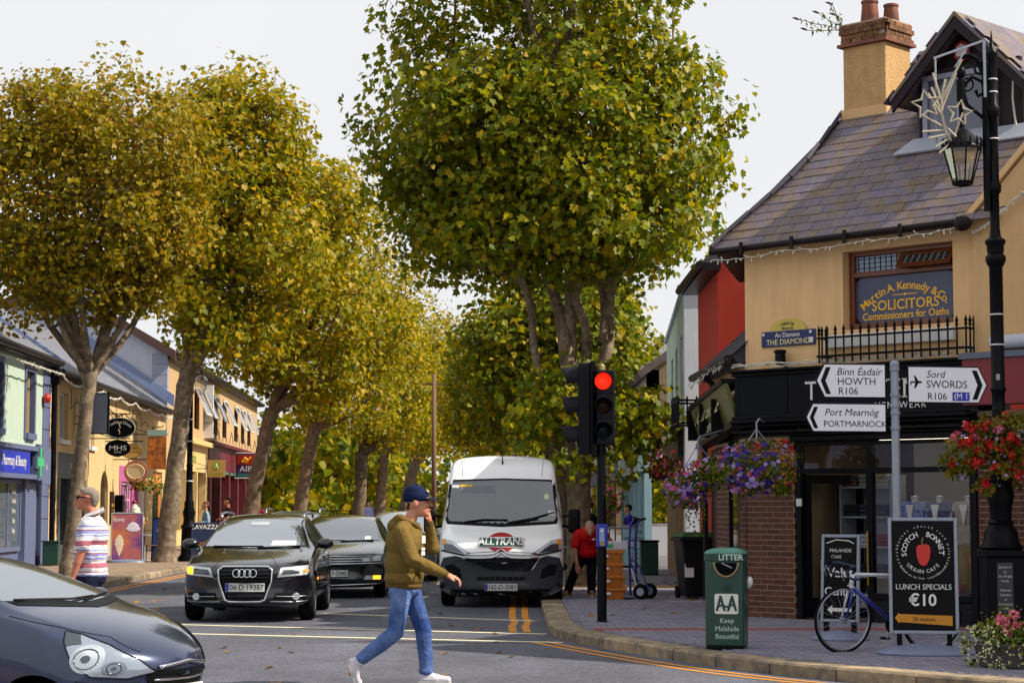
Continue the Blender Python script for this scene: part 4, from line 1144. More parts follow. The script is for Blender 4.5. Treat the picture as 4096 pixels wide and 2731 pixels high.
# taller building 3
TB = left_building('tall_ochre_building', 'taller ochre building with grey gable, maroon shopfronts and white tilted casements', 75.)
Lt = 112. - 75; s3 = lambda d: d - 75.
m_och3 = mat('dusty_ochre_render', '#b3946a', .88, var=.05, vscale=1.5, bump=.2, bscale=50, streak=.06)
cas = [83.5, 86.6, 90.5, 94.3, 99.6, 103, 106.4]
wn3 = [(s3(d), s3(d) + 1.7, 4.9, 6.7) for d in cas]
wall_open(MB(), 0, Lt, .1, 7.35, wn3 + [(s3(77.5), s3(87.6), .12, 4.2), (s3(88.6), s3(111), .12, 4.4)], 0, .3).build('wall', m_och3, TB)
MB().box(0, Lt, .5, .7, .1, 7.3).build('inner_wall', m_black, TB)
for h in wn3:
    w3 = window(TB, h[0], h[1], h[2], h[3], .12, m_wood, m_glassd, fw=.1)
    q = MB(Matrix.Translation((0, -.02, h[3] - .05)) @ Matrix.Rotation(R(-24), 4, 'X'))
    for a, b, c, d in ((h[0], h[0] + .07, -1.3, 0), (h[1] - .07, h[1], -1.3, 0), (h[0] + .07, h[1] - .07, -.07, 0), (h[0] + .07, h[1] - .07, -1.3, -1.23)): q.box(a, b, -.03, .03, c, d)
    co_ = q.build('open_casement', m_white, w3)
    q2 = MB(q.T); q2.box(h[0] + .07, h[1] - .07, -.005, .005, -1.23, -.07); q2.build('pane', m_glassb, co_)
gw = MB(); gw.prism([(-.02, 0, 4.5), (-.02, 9.0, 4.5), (-.02, 9.0, 7.4), (-.02, 4.5, 10.0), (-.02, 0, 7.3)], (.3, 0, 0))
gwo = gw.build('gable', mat('grey_blue_render', '#b3b9c9', .88, var=.06, vscale=1.2, streak=.07), TB)
vb = MB(); vb.prism([(-.3, -.35, 7.12), (-.3, 4.5, 9.95), (-.3, 4.5, 10.3), (-.3, -.35, 7.47)], (.35, 0, 0)); vb.prism([(-.3, 4.5, 9.95), (-.3, 9.3, 7.12), (-.3, 9.3, 7.47), (-.3, 4.5, 10.3)], (.35, 0, 0)); vb.build('verge_board', mat('brown_verge', '#4a2f2c', .6), gwo)
for k in range(5):
    MB().box(-.05, .35, -.03, .55, 5.3 + k * .42, 5.3 + k * .42 + .40).build('quoin', mat('grey_quoin', '#8f96ab', .7), gwo)
MB().prism([(-.1, -.3, 5.35), (-.03, -.3, 5.35), (-.03, 4.0, 8.3), (-.1, 4.0, 8.3)], (0, 0, .45)).build('blue_flashing', MATS['blue_grey_flashing'], gwo)
slate_roof(TB, Lt, 7.4, 4.5, 10.1, course=.3)
MB().tube([(0, -.34, 7.36), (Lt, -.34, 7.3)], .1, 8).box(0, Lt, -.3, 0, 7.2, 7.38).build('gutter', m_gut, TB)
m_cream = mat('cream_shopfront', '#d8b678', .5, var=.05, vscale=4)
cs = MB(); cs.box(s3(77.5), s3(87.6), -.05, .3, 3.1, 4.2)
for d in (77.5, 80.6, 84, 87.2): cs.box(s3(d), s3(d) + .4, -.08, .3, .12, 3.1)
cs.box(s3(77.5), s3(87.7), -.35, .2, 4.202, 4.4); cs.box(s3(77.9), s3(87.2), .0, .3, .12, .7)
cso = cs.build('cream_shopfront', m_cream, TB)
MB().box(s3(77.9), s3(87.2), .2, .24, .7, 3.1).build('shop_window', m_glassd, cso)
text('Oxfam', .7, mat('leaf_green_ink', '#7a9a1a', .5), cso, (s3(83), -.06, 3.65))
m_mar = mat('maroon_shopfront', '#5a1420', .45, var=.06, vscale=3)
ms_ = MB(); ms_.box(s3(88.6), s3(111), -.05, .3, 3.3, 4.4)
for d in (88.6, 92.5, 96.5, 100.5, 104.5, 110.5): ms_.box(s3(d), s3(d) + .5, -.12, .3, .12, 3.3)
ms_.box(s3(88.6), s3(111), -.3, .2, 4.402, 4.55); ms_.box(s3(89.1), s3(110.5), .0, .3, .12, .8)
mso = ms_.build('maroon_shopfront', m_mar, TB)
MB().box(s3(89.1), s3(110.5), .2, .24, .8, 3.3).build('shop_window', m_glassd, mso)
MB().box(s3(93), s3(110.5), -.1, .18, 3.16, 3.28).build('green_trim', mat('dull_green_trim', '#3f6b58', .5), mso)
# cable rack on the cornice
rk = MB()
for k in range(7): rk.tube([(s3(89 + k * 3), -.25, 4.6), (s3(90 + k * 3), -.25, 5.2), (s3(91 + k * 3), -.25, 4.65)], .014, 5)
rk.build('sign_brackets', m_iron, mso)
# ------------------------------------------------------------------ trees
def bark_mat(name, c1, c2, c3):
    if name in MATS: return MATS[name]
    m = mat(name, c1, .9, var=.12, vscale=9, bump=.9, bscale=18, col2=c2, c2scale=6, c2amt=.55)
    return m
m_bark = bark_mat('plane_bark', '#665646', '#94846c', 0)
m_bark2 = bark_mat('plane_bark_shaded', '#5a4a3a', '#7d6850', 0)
LG_BIG = leaf_mat('leaves_green', [(0, '#4d6214'), (.35, '#677616'), (.7, '#84891a'), (.92, '#ab9e1e'), (1, '#a98e28')], .36)
LG_GOLD = leaf_mat('leaves_golden', [(0, '#5d6c16'), (.35, '#7d7f17'), (.7, '#9f931a'), (.93, '#bda21c'), (1, '#ab8222')], .38)
LG_SYC = leaf_mat('leaves_bronze', [(0, '#6a6e18'), (.35, '#807a18'), (.7, '#94841a'), (.95, '#a88a22'), (1, '#9c6822')], .36)
def unit(n):
    v = RNG.normal(0, 1, (n, 3)); return v / np.linalg.norm(v, axis=1, keepdims=True)
def crown_pts(blobs, nclump, per, cr, inner=.5, flat=.75):
    bl = np.array(blobs, float); vol = (bl[:, 3] * bl[:, 4] * bl[:, 5]) ** (2 / 3); idx = RNG.choice(len(bl), nclump, p=vol / vol.sum())
    b = bl[idx]; d = unit(nclump)
    rad = inner + (1 - inner) * RNG.uniform(0, 1, nclump) ** .45
    ph = (idx * 1.7)[:, None] + np.array([0, 2.1, 4.2]); rad = rad * (1 + .13 * np.sin(4.3 * d + ph).sum(1) / 1.5)
    C = b[:, :3] + d * b[:, 3:6] * rad[:, None]
    jit = np.clip(RNG.normal(0, 1, (nclump, per, 3)), -1.5, 1.5) * cr * np.array([1, 1, flat]) * RNG.uniform(.6, 1.35, (nclump, 1, 1))
    P = (C[:, None, :] + jit).reshape(-1, 3)
    outw = (P - np.repeat(b[:, :3], per, 0)) / np.repeat(b[:, 3:6], per, 0); outw /= np.linalg.norm(outw, axis=1, keepdims=True) + 1e-9
    N_ = outw * .75 + np.array([0, 0, .55]) + RNG.normal(0, .62, P.shape)
    return P, N_, C
def limb(mb, a, b, r0, r1, bend=.25, n=7, sides=7):
    a = Vector(a); b = Vector(b); L = (b - a).length
    off_ = Vector((random.uniform(-1, 1), random.uniform(-1, 1), random.uniform(-.2, .6))) * bend * L * .35
    pts = []
    for i in range(n + 1):
        t = i / n; p = a.lerp(b, t) + off_ * (4 * t * (1 - t)) + Vector((random.uniform(-1, 1), random.uniform(-1, 1), 0)) * r0 * .25 * (0 if i == 0 else 1)
        pts.append(p)
    mb.tube(pts, [r0 + (r1 - r0) * (i / n) for i in range(n + 1)], sides)
    return pts
def tree(name, label, base, trunk, limbs, blobs, nclump, per, cr, leaf, lm, bm, shape=LEAF5, group=None, nbranch=40, inner=.5, skirt=None, wob=.05):
    """trunk: list of (dx,dy,z,r); limbs: list of polylines [(x,y,z)...] with r0 (absolute xyz)"""
    T = thing(name, label, 'tree', (base[0], base[1], .1), 0, group)
    I = Matrix.Translation((-base[0], -base[1], -.1))
    t = MB(I)
    pts = [Vector((base[0] + a, base[1] + b, c)) for a, b, c, r in trunk]; rs = [r for *_, r in trunk]
    # densify with knobbly wobble
    P2 = []; R2 = []
    for i in range(len(pts) - 1):
        for k in range(5):
            u = k / 5; P2.append(pts[i].lerp(pts[i + 1], u) + Vector((random.uniform(-1, 1), random.uniform(-1, 1), 0)) * rs[i] * wob * 2); R2.append((rs[i] * (1 - u) + rs[i + 1] * u) * random.uniform(1 - wob, 1 + wob))
    P2.append(pts[-1]); R2.append(rs[-1])
    t.tube(P2, R2, 14)
    t.build('trunk', bm, T, smooth=50)
    lb = MB(I); tips = []
    for lp_, r0, r1 in limbs:
        P = [Vector(p) for p in lp_]; Q = []; 
        for i in range(len(P) - 1):
            for k in range(4): Q.append(P[i].lerp(P[i + 1], k / 4) + Vector((random.uniform(-1, 1), random.uniform(-1, 1), 0)) * r0 * .12)
        Q.append(P[-1]); n = len(Q)
        # round the corners
        for _ in range(2): Q = [Q[0]] + [(Q[i - 1] + Q[i] * 2 + Q[i + 1]) / 4 for i in range(1, n - 1)] + [Q[-1]]
        lb.tube(Q, [r0 + (r1 - r0) * i / (n - 1) for i in range(n)], 9); tips += Q[n // 3:]
    lb.build('limbs', bm, T, smooth=50)
    P, N_, C = crown_pts(blobs, nclump, per, cr, inner)
    br = MB(I)
    tp = np.array([tuple(q) for q in tips])
    for c in C[RNG.choice(len(C), min(nbranch, len(C)), replace=False)]:
        dd = np.linalg.norm(tp - c, axis=1) + np.maximum(0, tp[:, 2] - c[2] + .2) * 2
        a = tips[int(dd.argmin())]; limb(br, a, c, .045, .012, .25, 5, 5)
    br.build('branches', bm, T, smooth=50, kind='stuff')
    if skirt is not None:
        Ps, Ns, _ = crown_pts(*skirt); P = np.concatenate([P, Ps]); N_ = np.concatenate([N_, Ns])
    P = P - np.array([base[0], base[1], .1])
    ok = P[:, 2] > .3
    me = leaf_mesh('crown', P[ok], N_[ok], leaf, shape)
    o = obj('crown', me, lm, T)
    return T
def fan(base, z, targets, r0, r1, up=.5):
    out = []
    for i, t in enumerate(targets):
        b = Vector((base[0], base[1], z)); e = Vector(t); m1 = b.lerp(e, .4); m1.z = b.z + (e.z - b.z) * (.4 - .18 * up + .0); m1.x = b.x + (e.x - b.x) * .55; m1.y = b.y + (e.y - b.y) * .55
        out.append(([tuple(b), tuple(m1), tuple(e)], r0, r1))
    return out
# big right-hand plane
bx, by = 1.28, 38.6
s_ = by / 2000.
def big(px2352, py2352, d=by): return tuple(W(px2352 / 2.2969, py2352 / 2.2969, d))
L_ = []
for pts, r0, r1 in (
    ([(1312, 930), (1300, 800), (1285, 700), (1240, 600), (1160, 450)], .17, .05),
    ([(1318, 930), (1310, 780), (1310, 660), (1310, 500), (1290, 250)], .15, .05),
    ([(1330, 930), (1350, 820), (1345, 740), (1320, 690), (1330, 640), (1380, 540), (1450, 350)], .12, .04),
    ([(1335, 930), (1370, 880), (1398, 790), (1400, 700), (1410, 620), (1440, 480), (1540, 330)], .15, .05),
    ([(1385, 780), (1390, 720), (1380, 640), (1370, 520), (1370, 300)], .09, .04),
    ([(1310, 930), (1250, 900), (1225, 800), (1222, 720), (1195, 620), (1100, 480), (1000, 330)], .10, .03),
    ([(1222, 760), (1225, 700), (1190, 640), (1160, 560), (1080, 420)], .06, .03)):
    L_.append(([big(x, y, by + random.uniform(-.5, .5) * (i > 0)) for i, (x, y) in enumerate(pts)], r0, r1))
blB = []
for (X, Y, rx, rz) in ((1270, 120, 350, 320), (1220, 400, 350, 200), (1400, 320, 265, 280), (1080, 290, 225, 240), (1140, 535, 235, 105), (1400, 530, 215, 100), (1270, -170, 280, 240)):
    c = W(X / 2.2969, Y / 2.2969, by); blB.append((c.x, c.y, c.z, rx / 2.2969 * s_, 2.7, rz / 2.2969 * s_))
skB = []
for (X, Y, rx, rz, dd) in ((1345, 950, 110, 90, by - .5), (1240, 930, 110, 70, by - .4), (1430, 960, 105, 110, by - .9), (1340, 1050, 140, 60, by - .9), (1260, 880, 60, 50, by - .5), (1500, 960, 50, 60, by - 1)):
    c = W(X / 2.2969, Y / 2.2969, dd); skB.append((c.x, c.y, c.z, rx / 2.2969 * s_, 1.0, rz / 2.2969 * s_))
tree('plane_tree', 'biggest plane tree with many stems rising behind the white van and traffic light', (bx, by), [(.05, 0, .0, .32), (0, 0, .5, .25), (0, 0, 2.0, .23), (-.02, 0, 3.2, .26), (0, 0, 3.6, .22)], L_, blB, 880, 52, .33, .155, LG_BIG, m_bark, group='plane trees along the street', nbranch=150, inner=.55, skirt=(skB, 100, 24, .26, .3))
# left row
def ltree(label, px, d, dx_top, zf, r, crown, leaf, lm, nclump, per, cr, shape=LEAF5, limbs_n=6, inner=.5, nb=70, extra=()):
    x = (px - 512) / 2000 * d
    fx = x + dx_top
    blobs = []
    for (X, Y, rx, ry, rz) in crown:
        c = W(X / 2.2969, Y / 2.2969, d); blobs.append((c.x, c.y, c.z, rx / 2.2969 * d / 2000, ry, rz / 2.2969 * d / 2000))
    tg = []
    for k in range(limbs_n):
        b = blobs[k % len(blobs)]; a = random.uniform(0, 6.28)
        tg.append((b[0] + math.cos(a) * b[3] * .55, b[1] + math.sin(a) * b[4] * .5, b[2] + b[5] * random.uniform(-.1, .55)))
    lim = fan((fx, d), zf - .1, tg, r * .62, .04)
    for e in extra: lim.append(e)
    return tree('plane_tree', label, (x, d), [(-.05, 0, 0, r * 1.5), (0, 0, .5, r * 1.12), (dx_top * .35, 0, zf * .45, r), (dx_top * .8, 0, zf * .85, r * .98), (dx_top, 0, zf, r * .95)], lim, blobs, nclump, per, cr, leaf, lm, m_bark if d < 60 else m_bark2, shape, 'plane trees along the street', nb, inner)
ltree('nearest left tree with small bronze leaves and forked trunk behind the striped shirt man', 72, 44.2, .40, 4.6, .155, [(230, 420, 250, 2.8, 270), (60, 480, 170, 2.6, 260), (330, 345, 160, 2.4, 180), (150, 270, 160, 2.4, 100), (170, 640, 200, 2.2, 90), (330, 560, 130, 2.2, 130)], .125, LG_SYC, 640, 48, .30, LEAF5, 9, .45, 190,
      extra=[([(-9.35, 44.2, 4.2), (-9.75, 44.2, 5.2), (-10.0, 44.2, 5.9), (-10.3, 44.2, 7.2)], .09, .04)])
ltree('second left plane tree with thick trunk beside the black street lamp', 167.6, 54.7, .55, 5.4, .24, [(520, 400, 190, 2.7, 220), (600, 340, 105, 2.2, 120), (440, 540, 130, 2.4, 170), (600, 560, 150, 2.6, 170), (490, 270, 80, 2.0, 60), (480, 700, 130, 2.2, 70), (540, 770, 100, 2.0, 60)], .17, LG_GOLD, 520, 42, .35, LEAF5, 8, .5, 90)
ltree('third left plane tree with leaning lit trunk behind the black estate car', 246, 69, .9, 5.0, .26, [(700, 560, 150, 2.7, 190), (760, 470, 90, 2.2, 90), (720, 720, 160, 2.6, 130), (620, 790, 100, 2.2, 90), (700, 870, 130, 2.4, 70)], .19, LG_GOLD, 400, 38, .38, LEAF5, 7, .5, 50)
ltree('fourth left plane tree with bare trunk above the black estate car', 297, 89, .8, 5.2, .29, [(800, 640, 130, 2.8, 170), (830, 780, 140, 2.8, 130), (740, 850, 110, 2.4, 80), (800, 930, 120, 2.6, 60)], .21, LG_GOLD, 440, 26, .38, LEAF3, 6, .5, 40)
ltree('fifth left tree with split pale trunk beside the blue shirted walker', 359, 118, .2, 4.8, .38, [(880, 740, 110, 3, 150), (900, 880, 110, 3, 110), (900, 980, 100, 3, 50)], .24, LG_GOLD, 380, 26, .42, LEAF3, 6, .5, 30)
ltree('sixth left tree with straight trunk right of the blue shirted walker', 380, 138, .3, 5.5, .36, [(940, 800, 90, 3, 130), (960, 910, 90, 3, 100), (970, 1000, 80, 3, 50)], .26, LG_GOLD, 340, 26, .45, LEAF3, 6, .5, 30)
ltree('far left tree with dark forked trunk behind the cap wearer', 402, 152, 1.0, 5, .42, [(1000, 860, 80, 3, 130), (1040, 950, 80, 3, 80)], .28, LG_GOLD, 340, 26, .5, LEAF3, 6, .5, 30)
def rtree(label, x, d, zf, r, crown, leaf, lm, nclump, per, cr, group='plane trees along the street'):
    blobs = []
    for (X, Y, rx, ry, rz) in crown:
        c = W(X / 2.2969, Y / 2.2969, d); blobs.append((c.x, c.y, c.z, rx / 2.2969 * d / 2000, ry, rz / 2.2969 * d / 2000))
    tg = [(b[0], b[1], b[2]) for b in blobs for _ in range(2)]
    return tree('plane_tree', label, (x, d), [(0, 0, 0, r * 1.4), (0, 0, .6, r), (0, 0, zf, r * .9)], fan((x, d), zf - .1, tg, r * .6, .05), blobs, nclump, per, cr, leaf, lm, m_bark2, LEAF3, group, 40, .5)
rtree('dark green tree filling the gap right behind the biggest plane tree', 1.35, 57, 3.6, .32, [(1290, 850, 200, 2.8, 170), (1170, 820, 110, 2.4, 110), (1400, 820, 95, 2.4, 130), (1300, 700, 170, 2.6, 90)], .2, LG_BIG, 620, 28, .38)
rtree('second right tree farther down behind the white van', 1.2, 80, 4, .34, [(1200, 900, 150, 2.8, 120), (1100, 860, 60, 2.4, 120)], .22, LG_BIG, 420, 26, .4)
rtree('golden tree at the far end above the white van roof', .6, 112, 4, .36, [(1150, 960, 120, 3, 90), (1080, 930, 70, 3, 100)], .26, LG_GOLD, 380, 26, .45)
# far wood that closes the street
bl = []
for i in range(70):
    d = random.uniform(158, 205); xx = random.uniform(-34, 18); bl.append((xx, d, random.uniform(1, 6.0), random.uniform(2.5, 4.5), 3, random.uniform(2, 3.6)))
for i in range(34): bl.append((random.uniform(-27, -9.8), random.uniform(115, 150), random.uniform(.8, 6.5), 2.6, 2.2, 2.2))
P, N_, C = crown_pts(bl, 2300, 20, .75, .3)
ok = (P[:, 2] > .1) & ~((np.abs(P[:, 0] + 4.6) < 4.6) & (P[:, 1] < 156))
fo = obj('far_wood', leaf_mesh('far_wood', P[ok], N_[ok], .62, LEAF3), leaf_mat('leaves_far', [(0, '#3f5a14'), (.5, '#748018'), (1, '#b09c1c')], .45), kind='stuff')
fo['label'] = 'mass of green and gold foliage closing the far end of the street'
# ------------------------------------------------------------------ vehicles
def car_glass(name, dark, refl):
    m = bpy.data.materials.new(name); MATS[name] = m; m.use_nodes = True
    N = m.node_tree.nodes; L = m.node_tree.links; b = N['Principled BSDF']
    b.inputs['Base Color'].default_value = (*lin(dark), 1); b.inputs['Roughness'].default_value = .25
    g = N.new('ShaderNodeBsdfGlossy'); g.inputs['Roughness'].default_value = .015; g.inputs[0].default_value = (.9, .95, 1, 1)
    ms = N.new('ShaderNodeMixShader'); ms.inputs[0].default_value = refl
    L.new(b.outputs[0], ms.inputs[1]); L.new(g.outputs[0], ms.inputs[2]); L.new(ms.outputs[0], N['Material Output'].inputs[0])
    return m
G_screen = car_glass('windscreen_glass', '#2b3238', .5)
G_van = car_glass('van_windscreen_glass', '#10141b', .13)
G_side = car_glass('side_glass', '#0c0f12', .22)
m_tyre = mat('tyre_rubber', '#111113', .85, bump=.3, bscale=60)
m_alloy = mat('alloy', '#9a9ea6', .3, metal=.9)
m_chrome = mat('chrome', '#d5d8dc', .12, metal=1)
m_blkp = mat('black_plastic', '#0f1013', .55)
m_gryp = mat('grey_plastic', '#2b2e37', .6, var=.05, vscale=20)
m_lens = mat('headlight_lens', '#b9bfc8', .12, metal=.45, spec=.8, bump=.6, bscale=38)
m_lensd = mat('headlight_inner', '#5a6068', .15, metal=.7)
m_amber = mat('amber_lens', '#e08a12', .25)
m_amberlit = mat('amber_lit', '#ff9a1c', .3, emit=2.5)
m_plate = mat('number_plate', '#c6c8c6', .5)
m_blue = mat('plate_blue', '#1d2f9a', .5)
m_ink = mat('plate_ink', '#101218', .6)
def loft(st, sub=2):
    n = len(st); mb = MB(); rings = []
    def ring(s, k=1.):
        y, w_, zb, zs, wb, zt, wr, zr, zc, bow = s
        half = [(0, zb), (w_ * .7, zb), (w_ * .95, zb + .05), (w_, zs), (w_ + (wb - w_) * .45, zs + (zt - zs) * .7), (wb, zt), (wb + (wr - wb) * .25, zt + (zr - zt) * .28), (wr + (wb - wr) * .12, zt + (zr - zt) * .8), (wr, zr), (wr * .62, zr + (zc - zr) * .7), (0, zc)]
        full = half + [(-x, z) for x, z in half[-2:0:-1]]
        cz = (zb + zc) / 2; mw = max(w_, wb)
        return [(x * k, y + bow * (abs(x * k) / mw) ** 2, cz + (z - cz) * k) for x, z in full]
    s0 = st[0]
    R_ = [ring(s0, .5), ring(s0, .93)] + [ring(s) for s in st] + [ring(st[-1], .93), ring(st[-1], .5)]
    m = len(R_[0])
    for r in R_: mb.V += r
    for i in range(len(R_) - 1):
        for j in range(m): mb.F.append((i * m + j, (i + 1) * m + j, (i + 1) * m + (j + 1) % m, i * m + (j + 1) % m))
    def capf(base, flip):
        h = m // 2
        for j in range(h - 0):
            a = base + j; b = base + (j + 1); c = base + (m - j - 1) % m; d = base + (m - j) % m
            f = [a, b, c, d]; f2 = []
            for q in f:
                if q not in f2: f2.append(q)
            if len(f2) >= 3: mb.F.append(tuple(f2 if flip else f2[::-1]))
    capf(0, False); capf((len(R_) - 1) * m, True)
    return mb
def car_body(name, st, paint, parent, wheels, wr, label=None):
    o = loft(st).build('body', [paint, m_blkp], parent, smooth=True)
    bm = bmesh.new(); bm.from_mesh(o.data); bmesh.ops.recalc_face_normals(bm, faces=bm.faces); bm.to_mesh(o.data); bm.free()
    sb = o.modifiers.new('s', 'SUBSURF'); sb.levels = 2; sb.render_levels = 2
    cuts = MB()
    for (y, x) in wheels:
        for sg in (-1, 1): cuts.lathe([(wr, sg * (x - .26)), (wr, sg * (x + .6))] if sg > 0 else [(wr, -(x + .6)), (wr, -(x - .26))], 40, (0, y, wr * .86), axis='x')
    c = cuts.build('cutter', m_blkp)
    bm = bmesh.new(); bm.from_mesh(c.data); bmesh.ops.recalc_face_normals(bm, faces=bm.faces); bm.to_mesh(c.data); bm.free()
    bo = o.modifiers.new('b', 'BOOLEAN'); bo.operation = 'DIFFERENCE'; bo.object = c; bo.solver = 'EXACT'
    try: bo.material_mode = 'TRANSFER'
    except Exception: pass
    o.parent = None
    me = mods_mesh(o, c)
    o.modifiers.clear(); old = o.data; o.data = me
    bpy.data.objects.remove(c); o.parent = parent
    for p in me.polygons: p.use_smooth = True
    me.set_sharp_from_angle(angle=R(50))
    bvh = BVHTree.FromPolygons([tuple(v.co) for v in me.vertices], [tuple(p.vertices) for p in me.polygons])
    return o, bvh
def tess(poly, size):
    """fill a 2D polygon and cut it into small faces"""
    bm = bmesh.new(); vs_ = [bm.verts.new((x, 0, z)) for x, z in poly]; bm.faces.new(vs_)
    bmesh.ops.triangulate(bm, faces=bm.faces)
    for _ in range(5):
        es = [e for e in bm.edges if e.calc_length() > size]
        if not es: break
        bmesh.ops.subdivide_edges(bm, edges=es, cuts=1); bmesh.ops.triangulate(bm, faces=bm.faces)
    V = [(v.co.x, v.co.z) for v in bm.verts]; bm.verts.index_update()
    F = [tuple(v.index for v in f.verts) for f in bm.faces]; bm.free()
    return V, F
def conform(V2, F, bvh, off_, side='front'):
    out = []
    for a, b in V2:
        if side == 'front': o = Vector((a, -4, b)); d = Vector((0, 1, 0))
        elif side == 'right': o = Vector((4, a, b)); d = Vector((-1, 0, 0))
        elif side == 'left': o = Vector((-4, a, b)); d = Vector((1, 0, 0))
        else: o = Vector((a, b, 5)); d = Vector((0, 0, -1))
        h, nrm, i, dist = bvh.ray_cast(o, d)
        if h is None:
            h2 = bvh.find_nearest(o + d * 4)[0]; h = Vector((a, h2.y, b)) if side == 'front' else Vector((h2.x, a, b))
            nrm = -d
        if nrm.dot(d) > 0: nrm = -nrm
        out.append(h + (-d * .7 + nrm * .3) * off_)
    # orient faces against the ray
    FF = []
    dv = {'front': Vector((0, 1, 0)), 'right': Vector((-1, 0, 0)), 'left': Vector((1, 0, 0)), 'top': Vector((0, 0, -1))}[side]
    for f in F:
        n = (out[f[1]] - out[f[0]]).cross(out[f[2]] - out[f[0]])
        FF.append(f if n.dot(dv) < 0 else f[::-1])
    return out, FF
def patch(name, poly, bvh, m, parent, off_=.006, side='front', size=.12, smooth=True):
    V, F = tess(poly, size); P, FF = conform(V, F, bvh, off_, side)
    return MB().add(P, FF).build(name, m, parent, smooth=smooth)
def mirror(poly): return [(-x, z) for x, z in poly][::-1]
def patch2(name, poly, bvh, m, parent, **k): return [patch(name, poly, bvh, m, parent, **k), patch(name, mirror(poly), bvh, m, parent, **k)]
def strip(name, pts, w_, bvh, m, parent, off_=.01, side='front', dens=8):
    """raised bead following the body through 2D points"""
    P = []
    for a, b in zip(pts, pts[1:]):
        for k in range(dens): P.append((a[0] + (b[0] - a[0]) * k / dens, a[1] + (b[1] - a[1]) * k / dens))
    P.append(pts[-1])
    Q, _ = conform(P, [], bvh, off_, side)
    return MB().tube(Q, w_ / 2, 6).build(name, m, parent, smooth=True)
def text_on(body, size, x, z, bvh, m, parent, off_=.012, dx=0, name='lettering', **k):
    me = text_mesh(body, size, **k)
    V = [(v.co.x + x, v.co.z + z) for v in me.vertices]; F = [tuple(p.vertices) for p in me.polygons]
    P, FF = conform(V, F, bvh, off_)
    return MB().add(P, FF).build(name, m, parent)
def wheel(parent, x, y, r, sg, spokes=9, wd=.21, rim=None):
    T = MB(); k = r
    T.lathe([(r * .66, -wd / 2 + .01), (r * .9, -wd / 2), (r * .98, -wd / 2 + .03), (r, -wd * .2), (r, wd * .2), (r * .98, wd / 2 - .03), (r * .9, wd / 2), (r * .66, wd / 2 - .01)], 32, (x, y, r), axis='x')
    t = T.build('tyre', m_tyre, parent, smooth=40)
    rm = MB(); fx = x + sg * (wd / 2 - .03)
    rm.lathe([(r * .52, -wd / 2 + .02), (r * .66, -wd / 2), (r * .68, wd / 2 - .012), (r * .63, wd / 2 - .004), (r * .60, wd / 2 - .05), (r * .55, -wd / 2 + .02)], 32, (x, y, r), axis='x')
    for i in range(spokes):
        a = 2 * PI * i / spokes
        rm.bar((fx - sg * .02, y, r), (fx - sg * .005, y + r * .62 * math.cos(a), r + r * .62 * math.sin(a)), .05, .03, up=(1, 0, 0))
    rm.ell((fx, y, r), (.03, r * .17, r * .17), 12, 8)
    rm.build('rim', rim or m_alloy, t, smooth=40)
    MB().lathe([(.001, -.01), (r * .52, -.01), (r * .52, .01), (.001, .01)], 20, (x - sg * .03, y, r), axis='x').build('brake_disc', m_blkp, t)
    return t
def plate(parent, txt, c, w_=.52, h_=.112, tilt=0, bvh=None):
    if bvh is not None:
        h = bvh.ray_cast(Vector((0, -4, c[2])), Vector((0, 1, 0)))[0]; c = (c[0], h.y - .022, c[2])
    o = MB().cbox((0, 0, 0), (w_, .012, h_)).build('number_plate', m_plate, parent); o.location = c; o.rotation_euler = (tilt, 0, 0)
    MB().cbox((-w_ / 2 + .025, -.007, 0), (.045, .004, h_ - .01)).build('plate_band', m_blue, o)
    text(txt, h_ * .92, m_ink, o, (.022, -.009, -.002), bold=.008, wscale=.92)
    return o
def mirror_unit(parent, x, y, z, sg, m, sx=.2, sz=.13, arm=.1):
    o = MB().ell((x + sg * sx * .5, y, z), (sx * .58, .075, sz * .58), 12, 8).build('door_mirror', m, parent, smooth=True)
    MB().bar((x - sg * arm, y + .03, z - sz * .45), (x + sg * .04, y + .02, z - sz * .3), .05, .03).build('mirror_arm', m_blkp, o)
    return o
def wiper(parent, bvh, P, r=.012):
    Q, _ = conform(P, [], bvh, .03, 'front'); return MB().tube(Q, r, 5).build('wiper', m_blkp, parent)
def rect(x0, x1, z0, z1): return [(x0, z0), (x1, z0), (x1, z1), (x0, z1)]

# ---- white delivery van ------------------------------------------------------
VAN = thing('delivery_van', 'white high roof delivery van with grey bumper and red disc logo on bonnet', 'van', (-.175, 32.2, 0), R(-.5))
stv = [(0, .93, .24, .50, .90, .78, .66, .84, .86, .22), (.06, .985, .20, .50, .96, .90, .74, .98, 1.00, .22), (.30, 1.02, .19, .55, .99, 1.07, .80, 1.14, 1.17, .16), (.66, 1.025, .19, .6, 1.0, 1.22, .86, 1.27, 1.30, .13), (.80, 1.025, .19, .6, 1.0, 1.26, .93, 1.335, 1.37, .14),
       (1.36, 1.025, .19, .6, 1.01, 1.32, .90, 1.97, 2.01, .15), (1.46, 1.025, .19, .6, 1.01, 1.36, .885, 2.10, 2.14, .12), (1.72, 1.025, .19, .6, 1.01, 1.4, .87, 2.38, 2.43, .06), (2.2, 1.025, .2, .6, 1.01, 1.4, .88, 2.43, 2.51, .0), (3.6, 1.025, .2, .6, 1.01, 1.4, .88, 2.44, 2.52, 0), (5.2, 1.025, .2, .6, 1.01, 1.4, .88, 2.43, 2.5, 0), (5.38, .98, .3, .6, .97, 1.4, .84, 2.36, 2.42, 0)]
m_vanw = mat('van_white_paint', '#f2f3f5', .28, coat=.6)
vb_, vh = car_body('body', stv, m_vanw, VAN, [(.95, .86), (4.4, .86)], .40)
patch('windscreen', [(-.90, 1.46), (-.86, 1.38), (0, 1.335), (.86, 1.38), (.90, 1.46), (.845, 2.00), (.8, 2.035), (0, 2.06), (-.8, 2.035), (-.845, 2.00)], vh, G_van, VAN, off_=.008, size=.15)
